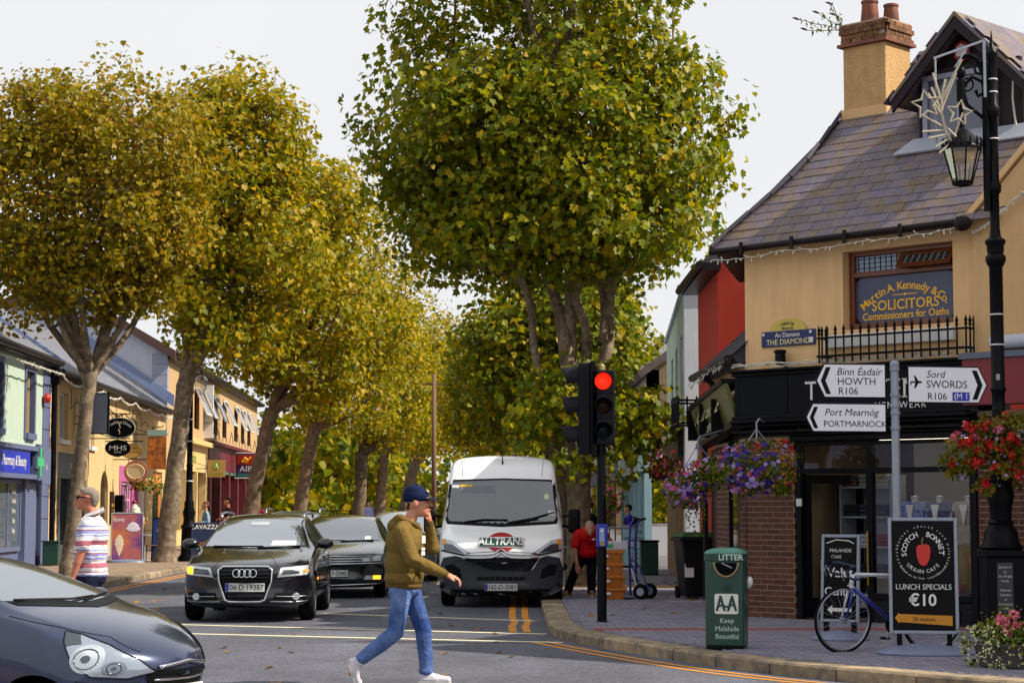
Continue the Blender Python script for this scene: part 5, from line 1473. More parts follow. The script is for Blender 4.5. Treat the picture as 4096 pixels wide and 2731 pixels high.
patch('windscreen_surround', [(-.95, 1.44), (-.90, 1.33), (0, 1.285), (.90, 1.33), (.95, 1.44), (.885, 2.03), (.82, 2.07), (0, 2.09), (-.82, 2.07), (-.885, 2.03)], vh, m_blkp, VAN, off_=.004, size=.12)
for sg, side in ((1, 'right'), (-1, 'left')):
    patch('side_window', [(1.25, 1.38), (2.15, 1.38), (2.15, 1.95), (1.62, 1.95)], vh, G_side, VAN, off_=.008, side=side, size=.2)
    strip('door_seam', [(2.25, .35), (2.25, 2.1)], .012, vh, m_blkp, VAN, .002, side)
    strip('side_trim', [(1.4, .62), (3.9, .62)], .14, vh, m_gryp, VAN, .01, side)
bump_ = [(-.99, .30), (-.80, .20), (.80, .20), (.99, .30), (1.0, .62), (.93, .80), (.74, .83), (.62, .80), (.52, .62), (.46, .58), (-.46, .58), (-.52, .62), (-.62, .80), (-.74, .83), (-.93, .80), (-1.0, .62)]
patch('front_bumper', bump_, vh, m_gryp, VAN, off_=.022, size=.09)
patch('lower_lip', [(-.84, .20), (.84, .20), (.80, .30), (-.80, .30)], vh, m_blkp, VAN, off_=.026, size=.12)
gr_ = patch('grille', [(-.46, .58), (.46, .58), (.60, .78), (.36, .80), (0, .81), (-.36, .80), (-.60, .78)], vh, m_blkp, VAN, off_=.010, size=.09)
hc = MB()
for r_ in range(4):
    for c_ in range(11):
        x = -.5 + c_ * .1 + (r_ % 2) * .05; z = .605 + r_ * .052
        if abs(x) > .44 + (z - .58) * .6: continue
        Q, _ = conform([(x + .042 * math.cos(R(60 * k)), z + .022 * math.sin(R(60 * k))) for k in range(6)], [], vh, .022)
        hc.tube(Q, .005, 4, closed=True)
hc.build('grille_mesh', m_gryp, gr_)
patch('lower_grille', rect(-.40, .40, .44, .50), vh, m_blkp, VAN, off_=.028, size=.08)
lg = MB()
for k in range(9):
    Q, _ = conform([(-.38 + k * .095, .445), (-.38 + k * .095, .495)], [], vh, .036); lg.bar(Q[0], Q[1], .012)
lg.build('grille_bars', m_gryp, VAN)
chv = MB()
for dz in (0, .055):
    for sg in (-1, 1):
        Q, _ = conform([(sg * x, z + dz) for x, z in ((.60, .80), (.45, .795), (.3, .795), (.17, .80), (.10, .815), (.05, .85), (.0, .885))], [], vh, .03)
        chv.tube(Q, .014, 6)
chv.build('chevron_badge', m_chrome, VAN, smooth=True)
hl = [(.50, .87), (.60, .83), (.97, .90), (.985, 1.10), (.80, 1.07), (.66, .98)]
for h in patch2('headlight', hl, vh, m_lens, VAN, off_=.012, size=.07): pass
hi = [(.60, .87), (.93, .92), (.93, 1.02), (.80, 1.01), (.70, .95)]
patch2('headlight_reflector', hi, vh, m_lensd, VAN, off_=.016, size=.07)
hb_ = [(.50, .87), (.60, .83), (.97, .90), (.97, .925), (.60, .855), (.52, .89)]
patch2('headlight_rim', hb_, vh, m_blkp, VAN, off_=.018, size=.07)
patch2('indicator', rect(.895, .965, 1.01, 1.075), vh, m_amber, VAN, off_=.02, size=.07)
patch2('fog_recess', [(.62, .46), (.86, .52), (.90, .68), (.78, .70), (.66, .62)], vh, m_blkp, VAN, off_=.026, size=.08)
dsk = [(.235 * math.cos(R(t)), 1.045 + .155 * math.sin(R(t))) for t in range(0, 360, 15)]
lg1 = patch('logo_disc', dsk, vh, mat('logo_red', '#a8141e', .4), VAN, off_=.010, size=.035)
patch('logo_band', rect(-.36, .36, .965, 1.125), vh, m_white, lg1, off_=.022, size=.035)
patch('logo_panel', rect(-.345, .345, .98, 1.11), vh, mat('logo_green', '#0f4a3c', .4), lg1, off_=.034, size=.035)
text_on('ALLTRANS', .155, 0, 1.045, vh, m_white, lg1, .05, bold=.02, shear=.12)
plate(VAN, '162-D-5081', (0, -.055, .335), bvh=vh)
for P in ([(-.62, 1.36), (-.3, 1.40), (.1, 1.395)], [(.1, 1.35), (.5, 1.42), (.86, 1.52)], [(.15, 1.34), (.6, 1.42)]): wiper(VAN, vh, P)
for sg in (-1, 1):
    mu = MB().cbox((sg * 1.20, 1.12, 1.38), (.20, .12, .40)).build('door_mirror', m_blkp, VAN, bev=.05, smooth=True, seg=3)
    MB().bar((sg * 1.0, 1.18, 1.30), (sg * 1.12, 1.13, 1.28), .06, .05).bar((sg * 1.0, 1.18, 1.45), (sg * 1.12, 1.13, 1.47), .05, .04).build('mirror_arm', m_blkp, mu)
    for y in (.95, 4.4): wheel(VAN, sg * .88, y, .345, sg, 6, .22, m_gryp)
MB().tube([(0, 1.66, 2.34), (0, 1.70, 2.42), (0, 1.95, 2.78)], [.016, .008, .004], 6).build('aerial', m_blkp, VAN)
patch('permit_sticker', rect(-.84, -.72, 1.93, 1.98), vh, m_white, VAN, off_=.012, size=.1); patch('yellow_sticker', rect(-.71, -.5, 1.95, 1.985), vh, mat('sticker_yellow', '#d0a50e', .5), VAN, off_=.012, size=.1)
patch('sun_visor', [(-.7, 1.86), (-.12, 1.84), (-.12, 1.96), (-.7, 1.95)], vh, mat('visor_grey', '#6d727a', .8), VAN, off_=.010, size=.1)
patch('tax_disc', [(.74 + .045 * math.cos(R(t)), 1.78 + .05 * math.sin(R(t))) for t in range(0, 360, 30)], vh, mat('disc_green', '#b8d8a4', .6), VAN, off_=.012, size=.1)
patch('tax_sticker', rect(.76, .86, 1.47, 1.55), vh, m_white, VAN, off_=.012, size=.1)
for sg in (-1, 1): strip('roof_seam', [(sg * .66, 2.12), (sg * .68, 2.3), (sg * .70, 2.42)], .014, vh, mat('seam_grey', '#a7abb3', .5), VAN, .001)
strip('bonnet_seam', [(-.93, 1.10), (-.70, .93), (-.5, .875), (0, .905), (.5, .875), (.7, .93), (.93, 1.10)], .010, vh, m_gryp, VAN, .001)

# ---- cars --------------------------------------------------------------------
def est(k=0): return [(0, .74, .27, .45, .68, .62, .50, .665, .685, .27), (.05, .83, .20, .45, .77, .70, .60, .735, .76, .30), (.25, .875, .18, .45, .82, .765, .66, .80, .825, .2), (.8, .885, .17, .45, .83, .855, .70, .895, .915, .08), (1.22, .885, .17, .45, .84, .915, .72, .955, .98, .1), (1.36, .885, .17, .45, .84, .935, .73, 1.0, 1.035, .13),
        (2.12, .885, .17, .45, .845, .955, .58, 1.365, 1.415, .12), (2.9, .885, .17, .45, .845, .965, .60, 1.40, 1.45, .04), (3.7, .885, .17, .45, .84, .97, .585, 1.38, 1.43, -.03), (4.2, .875, .2, .45, .82, .96, .53, 1.24, 1.28, -.1), (4.48, .84, .25, .45, .78, .94, .62, .99, 1.01, -.15), (4.58, .76, .3, .45, .7, .88, .55, .92, .93, -.15)]
def make_car(name, label, loc, rz, paint, stn, scale=1., group='cars in the street', wheels=((.86, .75), (3.52, .75)), wr=.315, detail=True, estate=True, glass_m=None, wmul=1., hmul=1.):
    T = thing(name, label, 'car', loc, rz, group, scale=scale)
    stn = [(y, w_ * wmul, zb, zs, wb * wmul, zt, wr_ * wmul, zr * (hmul if zr > 1.1 else 1), zc * (hmul if zc > 1.1 else 1), b) for y, w_, zb, zs, wb, zt, wr_, zr, zc, b in stn]
    b, h = car_body('body', stn, paint, T, wheels, wr + .05)
    k = wmul
    patch('windscreen', [(-.70 * k, .99), (0, .965), (.70 * k, .99), (.555 * k, 1.33 * hmul), (0, 1.365 * hmul), (-.555 * k, 1.33 * hmul)], h, glass_m or G_screen, T, off_=.014, size=.07)
    for sg, side in ((1, 'right'), (-1, 'left')):
        patch('front_side_window', [(1.75, .99), (2.62, .99), (2.62, 1.33 * hmul), (2.16, 1.33 * hmul)], h, G_side, T, off_=.006, side=side, size=.15)
        patch('rear_side_window', [(2.70, .99), (3.5, .995), (3.5, 1.32 * hmul), (2.70, 1.33 * hmul)], h, G_side, T, off_=.006, side=side, size=.15)
        if estate: patch('quarter_window', [(3.58, 1.0), (4.05, 1.02), (3.9, 1.27), (3.58, 1.31)], h, G_side, T, off_=.006, side=side, size=.15)
        strip('window_trim', [(1.6, .975), (2.6, .975), (4.0, .99)], .016, h, m_chrome, T, .008, side)
        for x in (1.55, 2.66, 3.6): strip('door_seam', [(x, .3), (x, .96)], .009, h, m_blkp, T, .0, side)
        strip('sill_moulding', [(1.3, .42), (3.1, .42)], .03, h, m_blkp, T, .006, side)
        for x in (2.45, 3.4): strip('door_handle', [(x, .82), (x + .17, .825)], .03, h, paint, T, .014, side)
        for (y, x) in wheels: wheel(T, sg * (x + .015), y, wr, sg)
        mirror_unit(T, sg * .85 * k, 1.62, 1.02, sg, paint)
    return T, b, h
m_aud = mat('blue_black_paint', '#0b0d15', .2, metal=.2, coat=1.)
AUD, ab, ah = make_car('estate_car', 'black estate car with tall chrome framed grille and lit left indicator', (-3.72, 28.0, 0), R(1.2), m_aud, est(), 1.05)
gpoly = [(-.30, .845), (.30, .845), (.355, .79), (.345, .60), (.26, .315), (.20, .29), (-.20, .29), (-.26, .315), (-.345, .60), (-.355, .79)]
gpoly = [(x, .285 + (z - .29) * .82) for x, z in gpoly]
ag = patch('grille', gpoly, ah, m_blkp, AUD, off_=.012, size=.08)
Q, _ = conform(gpoly, [], ah, .022); MB().tube([Vector(q) for q in Q], .017, 6, closed=True).build('grille_frame', m_chrome, ag, smooth=True)
gsl = MB()
for i in range(11):
    z = .31 + i * .042; hw_ = .20 + (z - .29) * .33; hw_ = min(hw_, .335)
    Q, _ = conform([(-hw_ + 2 * hw_ * t / 6, z) for t in range(7)], [], ah, .02); gsl.tube(Q, .006, 4)
gsl.build('grille_bars', mat('dark_bar', '#2b2e35', .3, metal=.6), ag)
rgm = MB()
for i in range(4):
    cx = -.108 + i * .072
    Q, _ = conform([(cx + .048 * math.cos(R(t)), .655 + .048 * math.sin(R(t))) for t in range(0, 360, 20)], [], ah, .034); rgm.tube(Q, .0085, 5, closed=True)
rgm.build('ring_badge', m_chrome, ag, smooth=True)
plate(AUD, '06·D·19387', (0, -.045, .47), tilt=R(-4), bvh=ah)
hlA = [(.42, .60), (.80, .63), (.835, .72), (.80, .755), (.47, .725)]
patch2('headlight', hlA, ah, m_lens, AUD, off_=.010, size=.06)
patch2('headlight_reflector', [(.47, .635), (.70, .645), (.71, .715), (.50, .70)], ah, m_lensd, AUD, off_=.013, size=.06)
patch('indicator', mirror([(.72, .64), (.80, .645), (.825, .715), (.79, .74), (.72, .73)]), ah, m_amberlit, AUD, off_=.014, size=.06)
patch('indicator', [(.74, .66), (.81, .67), (.815, .70), (.74, .69)], ah, m_amber, AUD, off_=.014, size=.06)
patch2('lower_grille', [(.37, .30), (.78, .31), (.77, .40), (.40, .40)], ah, m_blkp, AUD, off_=.010, size=.07)
for sg in (-1, 1):
    strip('bumper_blade', [(sg * .40, .35), (sg * .62, .345), (sg * .80, .35)], .014, ah, m_alloy, AUD, .02)
    strip('bumper_blade', [(sg * .33, .285), (sg * .62, .275), (sg * .80, .285)], .016, ah, m_alloy, AUD, .016)
    Q, _ = conform([(sg * .66, .345)], [], ah, .02)
    MB().lathe([(.001, -.02), (.045, -.02), (.052, 0), (.052, .02)], 14, Q[0], axis='y').build('fog_light', m_lens, AUD, smooth=40)
    # roof rails
    MB().tube([(sg * .585, 2.25, 1.385), (sg * .60, 2.38, 1.435), (sg * .61, 3.0, 1.455), (sg * .60, 3.8, 1.43), (sg * .585, 3.95, 1.38)], .018, 8).build('roof_rail', m_alloy, AUD, smooth=True)
strip('bonnet_seam', [(-.42, .74), (-.36, .82), (-.30, .86)], .008, ah, m_blkp, AUD, 0)
strip('bonnet_seam', [(.42, .74), (.36, .82), (.30, .86)], .008, ah, m_blkp, AUD, 0)
for P in ([(-.58, .985), (-.2, .985), (.12, .985)], [(.05, .97), (.4, .975), (.62, .99)]): wiper(AUD, ah, P, .009)
patch('paper_card', [(.22, 1.0), (.56, 1.0), (.55, 1.06), (.23, 1.06)], ah, m_white, AUD, off_=.022, size=.1)
patch('rear_view_mirror', [(-.13, 1.27), (.13, 1.27), (.13, 1.32), (-.13, 1.32)], ah, mat('mirror_grey', '#9fa6ae', .4), AUD, off_=.022, size=.1)
# black saloon
m_pas = mat('gloss_black_paint', '#08090c', .18, coat=1.)
PAS, pb, ph = make_car('saloon_car', 'glossy black saloon with chrome bar grille half hidden behind the estate car', (-3.15, 35.4, 0), R(.5), m_pas, est(), 1.02, estate=False, wmul=1.03, glass_m=car_glass('saloon_windscreen_glass', '#171c20', .33))
for i in range(4):
    Q, _ = conform([(-.80 + 1.6 * t / 16, .60 + i * .042 + .012 * abs(-1 + t / 8.)) for t in range(17)], [], ph, .014)
    MB().tube(Q, .008 if i else .014, 5).build('grille_bar', m_chrome, PAS, smooth=True)
patch2('headlight', [(.42, .60), (.83, .64), (.86, .76), (.80, .77), (.46, .70)], ph, m_lensd, PAS, off_=.010, size=.06)
patch2('headlight_lens', [(.50, .63), (.62, .64), (.62, .70), (.51, .69)], ph, m_lens, PAS, off_=.016, size=.06); patch2('headlight_lens', [(.66, .645), (.80, .66), (.81, .74), (.67, .72)], ph, m_lens, PAS, off_=.016, size=.06)
plate(PAS, '161-D-20453', (0, -.03, .44), bvh=ph)
patch2('fog_surround', [(.52, .33), (.82, .33), (.82, .40), (.55, .40)], ph, m_lens, PAS, off_=.012, size=.07)
patch('indicator_lit', [(.68, .335), (.80, .335), (.80, .40), (.68, .40)], ph, m_amberlit, PAS, off_=.017, size=.07)
strip('chrome_lip', [(-.8, .26), (0, .235), (.8, .26)], .02, ph, m_chrome, PAS, .012)
for P in ([(-.58, .985), (.12, .98)], [(.05, .97), (.62, .985)]): wiper(PAS, ph, P, .009)
patch('tax_sticker', [(.46, 1.0), (.56, 1.0), (.56, 1.05), (.46, 1.05)], ph, m_white, PAS, off_=.022, size=.1)
# two cars farther back
m_sil = mat('silver_paint', '#8f979c', .25, metal=.5, coat=1.)
SV, sb_, sh = make_car('hatchback_car', 'silver car behind the black saloon beside the cap wearer', (-2.5, 43.5, 0), R(.4), m_sil, est(), 1.0, estate=False, hmul=1.06)
patch2('headlight', hlA, sh, m_lens, SV, off_=.010, size=.06); patch('grille', rect(-.4, .4, .55, .68), sh, m_blkp, SV, off_=.01, size=.1); plate(SV, '09-D-4417', (0, -.03, .42), bvh=sh)
GV, gb_, gh = make_car('estate_car', 'grey estate with roof rails showing only its roof behind black estate', (-5.1, 44.5, 0), R(.4), mat('grey_paint', '#4d5652', .25, metal=.4, coat=1.), est(), 1.02, hmul=1.04)
patch2('headlight', hlA, gh, m_lens, GV, off_=.010, size=.06); patch('grille', rect(-.4, .4, .5, .68), gh, m_blkp, GV, off_=.01, size=.1)
for sg in (-1, 1): MB().tube([(sg * .6, 2.25, 1.43), (sg * .62, 2.4, 1.54), (sg * .62, 3.6, 1.53), (sg * .6, 3.8, 1.42)], .02, 8).build('roof_rail', m_alloy, GV, smooth=True)
# near hatchback crossing at lower left
m_hat = mat('slate_blue_paint_car', '#263050', .2, metal=.4, coat=1.)
sth = [(0, .62, .30, .45, .57, .60, .42, .66, .69, .30), (.05, .72, .21, .45, .67, .70, .52, .76, .79, .33), (.28, .79, .18, .45, .76, .84, .60, .89, .925, .22), (.62, .81, .17, .45, .78, .96, .66, 1.01, 1.04, .12), (.88, .81, .17, .45, .78, 1.01, .68, 1.07, 1.10, .11), (.98, .81, .17, .45, .78, 1.02, .68, 1.12, 1.16, .13),
       (1.72, .81, .17, .45, .785, 1.05, .56, 1.40, 1.455, .12), (2.3, .81, .17, .45, .785, 1.07, .57, 1.44, 1.50, .03), (2.9, .81, .17, .45, .78, 1.09, .55, 1.40, 1.45, -.03), (3.25, .79, .2, .45, .74, 1.08, .54, 1.22, 1.26, -.08), (3.4, .74, .25, .45, .68, .95, .5, 1.0, 1.02, -.1), (3.44, .68, .3, .45, .62, .85, .46, .88, .9, -.1)]
HAT = thing('hatchback_car', 'slate blue small hatchback crossing in the near left corner', 'car', (-2.10, 13.15, 0), R(67), 'cars in the street', scale=.95)
HAT.scale.z = .885
hb2, hh = car_body('body', sth, m_hat, HAT, [(.70, .70), (2.98, .70)], .335)
patch('windscreen', [(-.64, 1.13), (0, 1.10), (.64, 1.13), (.53, 1.385), (0, 1.42), (-.53, 1.385)], hh, G_screen, HAT, off_=.006, size=.1)
for sg, side in ((1, 'right'), (-1, 'left')):
    patch('side_window', [(1.32, 1.06), (2.15, 1.09), (2.15, 1.38), (1.76, 1.38)], hh, G_side, HAT, off_=.006, side=side, size=.12)
    patch('rear_side_window', [(2.22, 1.1), (2.8, 1.14), (2.75, 1.35), (2.22, 1.38)], hh, G_side, HAT, off_=.006, side=side, size=.12)
    strip('door_seam', [(1.12, .30), (1.08, .6), (1.10, 1.0)], .008, hh, m_blkp, HAT, 0, side)
    patch('side_repeater', [(.98, .70), (1.07, .70), (1.08, .73), (.99, .735)], hh, m_lens, HAT, off_=.012, side=side, size=.05)
    for y in (.70, 2.98): wheel(HAT, sg * .71, y, .285, sg, 7, .17)
    mirror_unit(HAT, sg * .84, 1.38, 1.10, sg, m_hat, .16, .12)
    # tall swept headlamp on the wing
    hp_ = [(.07, .63), (.18, .59), (.34, .61), (.44, .70), (.49, .82), (.55, .93), (.46, .905), (.30, .83), (.14, .72)]
    patch('headlight', hp_, hh, mat('lamp_shell', '#a9b2c0', .1, metal=.75, spec=.8), HAT, off_=.008, side=side, size=.04)
    for (cy_, cz_, ry_, rz_, m_) in ((.37, .735, .085, .10, mat('lamp_bowl', '#c4cad2', .22, metal=.85)), (.235, .665, .055, .05, mat('lamp_bowl2', '#8d949e', .2, metal=.85))):
        patch('headlight_reflector', [(cy_ + ry_ * math.cos(R(t)), cz_ + rz_ * math.sin(R(t))) for t in range(0, 360, 15)], hh, m_, HAT, off_=.014 if m_ is not m_lensd else .02, side=side, size=.03)
    for (cy_, cz_, r_) in ((.37, .735, .06), (.235, .665, .032)):
        strip('lamp_ring', [(cy_ + r_ * math.cos(R(t)), cz_ + r_ * 1.15 * math.sin(R(t))) for t in range(0, 361, 24)], .008, hh, m_lensd, HAT, .018, side, 2)
        patch('lamp_bulb', [(cy_ + r_ * .4 * math.cos(R(t)), cz_ + r_ * .45 * math.sin(R(t))) for t in range(0, 360, 40)], hh, m_lensd, HAT, off_=.02, side=side, size=.05)
    patch('lamp_shade', [(.42, .84), (.49, .83), (.545, .925), (.46, .9)], hh, m_lensd, HAT, off_=.013, side=side, size=.04)
    strip('headlight_rim', hp_ + hp_[:1], .012, hh, m_blkp, HAT, .008, side, 4)
    patch('fog_recess', [(.12, .34), (.42, .34), (.36, .46), (.14, .47)], hh, m_blkp, HAT, off_=.006, side=side, size=.06)
    strip('bumper_seam', [(.14, .56), (.34, .57), (.42, .58)], .008, hh, m_blkp, HAT, 0, side)
    strip('bonnet_seam', [(.16, .77), (.34, .88), (.60, .955), (.95, 1.03)], .008, hh, m_blkp, HAT, 0, side)
patch('grille', [(-.30, .50), (.30, .50), (.36, .60), (.30, .64), (-.30, .64), (-.36, .60)], hh, m_blkp, HAT, off_=.008, size=.08)
strip('chrome_bar', [(-.28, .66), (0, .69), (.28, .66)], .03, hh, m_chrome, HAT, .012)
strip('chrome_bar', [(-.30, .57), (0, .57), (.30, .57)], .02, hh, m_chrome, HAT, .014)
patch('lower_grille', [(-.42, .30), (.42, .30), (.38, .42), (-.38, .42)], hh, m_blkp, HAT, off_=.008, size=.08)
plate(HAT, '08-D-3361', (0, -.03, .46), bvh=hh)
cw_ = [(-.6, 1.10), (0, 1.065), (.6, 1.10), (.62, 1.13), (0, 1.10), (-.62, 1.13)]
patch('cowl_panel', cw_, hh, m_blkp, HAT, off_=.008, size=.1)
for P in ([(-.58, 1.13), (-.1, 1.12), (.2, 1.13)], [(.0, 1.11), (.5, 1.14)]): wiper(HAT, hh, P, .009)
# ------------------------------------------------------------------ people
def blob(name, prims, vox, m, parent, sm=4, label=None):
    """overlapping capsules and ellipsoids fused into one continuous skin"""
    mb = MB()
    for p in prims:
        if p[0] == 'c': mb.cap(p[1], p[2], p[3], p[4], 12)
        else: mb.ell(p[1], p[2], 14, 10, p[3] if len(p) > 3 else None)
    o = mb.build(name, m, None)
    bm = bmesh.new(); bm.from_mesh(o.data); bmesh.ops.recalc_face_normals(bm, faces=bm.faces); bm.to_mesh(o.data); bm.free()
    r = o.modifiers.new('r', 'REMESH'); r.mode = 'VOXEL'; r.voxel_size = vox; r.use_smooth_shade = True
    s = o.modifiers.new('s', 'SMOOTH'); s.factor = .5; s.iterations = sm
    me = mods_mesh(o); o.modifiers.clear(); o.data = me
    me.polygons.foreach_set('use_smooth', [True] * len(me.polygons))
    o.parent = parent
    if label: o['label'] = label
    return o
c = lambda a, ra, b, rb: ('c', a, ra, b, rb)
e = lambda p, r, rot=None: ('e', p, r, rot) if rot else ('e', p, r)
def skin(n, col): return mat('skin_' + n, col, .5, var=.04, vscale=25, spec=.35)
def cloth(n, col, sc=9., b=.6): return mat('cloth_' + n, col, .85, var=.06, vscale=12, bump=b, bscale=sc, spec=.15, bdist=.05)
m_eye = mat('eye_dark', '#1a120e', .2); m_lip = mat('lip', '#9c4a44', .5)
def hand(prims, w, d, side, up, curl=1., k=1., spread=.016):
    """palm from wrist w along d, four unequal fingers, thumb leaving the palm side"""
    w = Vector(w); d = Vector(d).normalized(); s = Vector(side).normalized(); u = Vector(up).normalized()
    prims.append(c(w, .027 * k, w + d * .03 * k, .028 * k))
    for i in range(4):
        off_ = s * (i - 1.5) * .019 * k
        b = w + d * .078 * k + off_; prims.append(c(w + d * .02 * k + off_ * .8, .017 * k, b, .0125 * k))
        L = (.040, .046, .043, .033)[i] * k
        d1 = (d * math.cos(.5 * curl) - u * math.sin(.5 * curl)); m1 = b + d1 * L
        d2 = (d * math.cos(1.5 * curl) - u * math.sin(1.5 * curl)); m2 = m1 + d2 * L * .7
        d3 = (d * math.cos(2.3 * curl) - u * math.sin(2.3 * curl)); m3 = m2 + d3 * L * .5
        prims += [c(b, .0105 * k, m1, .0098 * k), c(m1, .0098 * k, m2, .0092 * k), c(m2, .0092 * k, m3, .0082 * k)]
    t0 = w + d * .02 * k - s * .026 * k; t1 = t0 + (d * .7 - s * .55 - u * .3).normalized() * .042 * k; t2 = t1 + (d * .9 - u * .4).normalized() * .03 * k
    prims += [c(t0, .015 * k, t1, .0115 * k), c(t1, .0115 * k, t2, .0095 * k)]
def head_prims(hc, f, k=1., jaw=0.):
    """skull, jaw, nose, brow, ears; f = +1 faces +x"""
    x, y, z = hc
    P = [e((x - f * .008 * k, y, z + .02 * k), (.098 * k, .076 * k, .098 * k)), e((x + f * .035 * k, y, z - .045 * k), (.062 * k, .058 * k, .072 * k)), c((x + f * .085 * k, y, z - .098 * k), .02 * k, (x + f * .07 * k, y, z - .085 * k), .034 * k),
         c((x + f * .093 * k, y, z + .018 * k), .011 * k, (x + f * .116 * k, y, z - .018 * k), .0135 * k), e((x + f * .083 * k, y - .03 * k, z + .035 * k), (.016 * k, .026 * k, .010 * k)), e((x + f * .083 * k, y + .03 * k, z + .035 * k), (.016 * k, .026 * k, .010 * k)),
         e((x + f * .094 * k, y, z - .062 * k), (.014 * k, .022 * k, .012 * k)), e((x + f * .07 * k, y - .034 * k, z - .018 * k), (.024 * k, .022 * k, .022 * k)), e((x + f * .07 * k, y + .034 * k, z - .018 * k), (.024 * k, .022 * k, .022 * k))]
    for sg in (-1, 1): P.append(e((x - f * .012 * k, y + sg * .076 * k, z - .005 * k), (.019 * k, .009 * k, .032 * k)))
    return P
def face_bits(parent, hc, f, k=1., brow='#4a3220'):
    x, y, z = hc
    for sg in (-1, 1):
        MB().ell((x + f * .089 * k, y + sg * .032 * k, z + .013 * k), (.007 * k, .013 * k, .006 * k), 10, 8).build('eye', m_eye, parent, smooth=True)
        MB().tube([(x + f * .094 * k, y + sg * .016 * k, z + .038 * k), (x + f * .093 * k, y + sg * .034 * k, z + .042 * k), (x + f * .078 * k, y + sg * .052 * k, z + .034 * k)], .005 * k, 6).build('eyebrow', mat('brow_' + brow, brow, .9), parent, smooth=True)
    MB().ell((x + f * .101 * k, y, z - .062 * k), (.010 * k, .022 * k, .007 * k), 10, 8).build('mouth', m_lip, parent, smooth=True)
# --- man in cap crossing
CAP = thing('person', 'person in olive hoodie, navy cap and blue jeans striding across the road', 'person', (-.92, 18.2, 0))
hcA = (.06, 0, 1.645)
bp = head_prims(hcA, 1, 1.12)
bp += [c((-.02, 0, 1.44), .062, (.025, 0, 1.56), .056), e((-.05, 0, 1.25), (.12, .17, .22)), e((-.05, 0, .95), (.12, .15, .15)), c((-.05, -.15, 1.39), .06, (-.05, .15, 1.39), .06),
       c((-.07, -.2, 1.37), .055, (.04, -.265, 1.13), .045), c((.04, -.265, 1.13), .045, (.325, -.25, 1.005), .028), c((-.03, .2, 1.37), .055, (.19, .2, 1.24), .045), c((.19, .2, 1.24), .045, (.165, .10, 1.47), .028),
       c((-.07, -.09, .86), .08, (-.13, -.1, .475), .055), c((-.13, -.1, .475), .052, (-.45, -.1, .24), .036), c((0, .09, .86), .08, (.12, .09, .49), .055), c((.12, .09, .49), .052, (.145, .09, .11), .036), c((-.46, -.1, .23), .034, (-.52, -.1, .13), .03), c((.14, .09, .08), .034, (.25, .09, .05), .03)]
hand(bp, (.335, -.25, 1.0), (.95, .05, -.22), (0, 1, .15), (.1, 0, 1), .75, 1.0)
hand(bp, (.165, .095, 1.485), (-.12, -.35, .9), (.25, .9, .35), (.95, .0, .2), 1.0, .95)
body = blob('body', bp, .0065, skin('cap', '#c4876c'), CAP, 3)
face_bits(body, hcA, 1, 1.12)
MB().ell((.152, -.002, 1.580), (.012, .02, .014), 10, 8).build('open_mouth', mat('mouth_red', '#7c1f1c', .5), body, smooth=True)
m_hood = cloth('olive', '#6e5a2c', 7, .5); m_hoodr = cloth('olive_rib', '#604c24', 60, .5)
hd = [e((-.05, 0, 1.29), (.178, .22, .19)), e((-.055, 0, 1.10), (.182, .21, .19)), e((-.058, 0, .965), (.182, .20, .10)), c((-.055, -.15, 1.405), .085, (-.05, .15, 1.405), .085),
      c((-.07, -.205, 1.375), .085, (.035, -.265, 1.13), .072), c((.035, -.265, 1.13), .072, (.20, -.258, 1.06), .062), c((.20, -.258, 1.06), .062, (.295, -.252, 1.02), .046), c((-.03, .20, 1.375), .085, (.19, .2, 1.235), .07), c((.19, .2, 1.235), .068, (.172, .125, 1.425), .046),
      e((.095, -.02, 1.03), (.035, .13, .09)), c((.04, -.33, 1.14), .02, (.1, -.32, 1.12), .03), e((-.13, 0, 1.14), (.09, .15, .12))]
hood = blob('hoodie', hd, .010, m_hood, CAP, 5)
hn = [e((-.115, 0, 1.46), (.085, .125, .055)), e((-.14, 0, 1.43), (.075, .13, .07)), c((-.07, -.115, 1.50), .032, (.06, -.085, 1.44), .026), c((-.07, .115, 1.50), .032, (.06, .085, 1.44), .026), c((-.10, -.09, 1.515), .032, (-.10, .09, 1.515), .032), c((.06, -.085, 1.44), .024, (.09, 0, 1.40), .022), c((.06, .085, 1.44), .024, (.09, 0, 1.40), .022), c((-.13, -.08, 1.50), .03, (-.07, -.115, 1.50), .03), c((-.13, .08, 1.50), .03, (-.07, .115, 1.50), .03)]
blob('hood', hn, .009, m_hood, CAP, 4)
hem = [e((-.058, 0, .895), (.172, .188, .05))]
blob('hem_rib', hem, .012, m_hoodr, CAP, 3)
blob('cuff', [c((.285, -.252, 1.024), .044, (.325, -.25, 1.006), .039)], .007, m_hoodr, CAP, 2); blob('cuff', [c((.172, .122, 1.43), .044, (.168, .108, 1.462), .039)], .007, m_hoodr, CAP, 2)
pr = MB()
for (z_, dz, dx) in ((1.315, .07, .0), (1.23, .025, -.01), (1.19, .035, .01)): MB().cbox((.122 - abs(z_ - 1.3) * .05, -.075 + dx, z_), (.006, .06, dz), (0, 0, R(-28))).build('chest_print', m_white, hood)
MB().tube([(.03, -.20, .92), (.055, -.185, 1.0), (.05, -.20, 1.06)], .006, 6).build('pocket_seam', m_hoodr, hood)
m_jean = mat('denim', '#2b4379', .85, var=.1, vscale=14, bump=.6, bscale=9, spec=.15, col2='#6880b0', c2scale=2.2, c2amt=.55, bdist=.06, streak=.14)
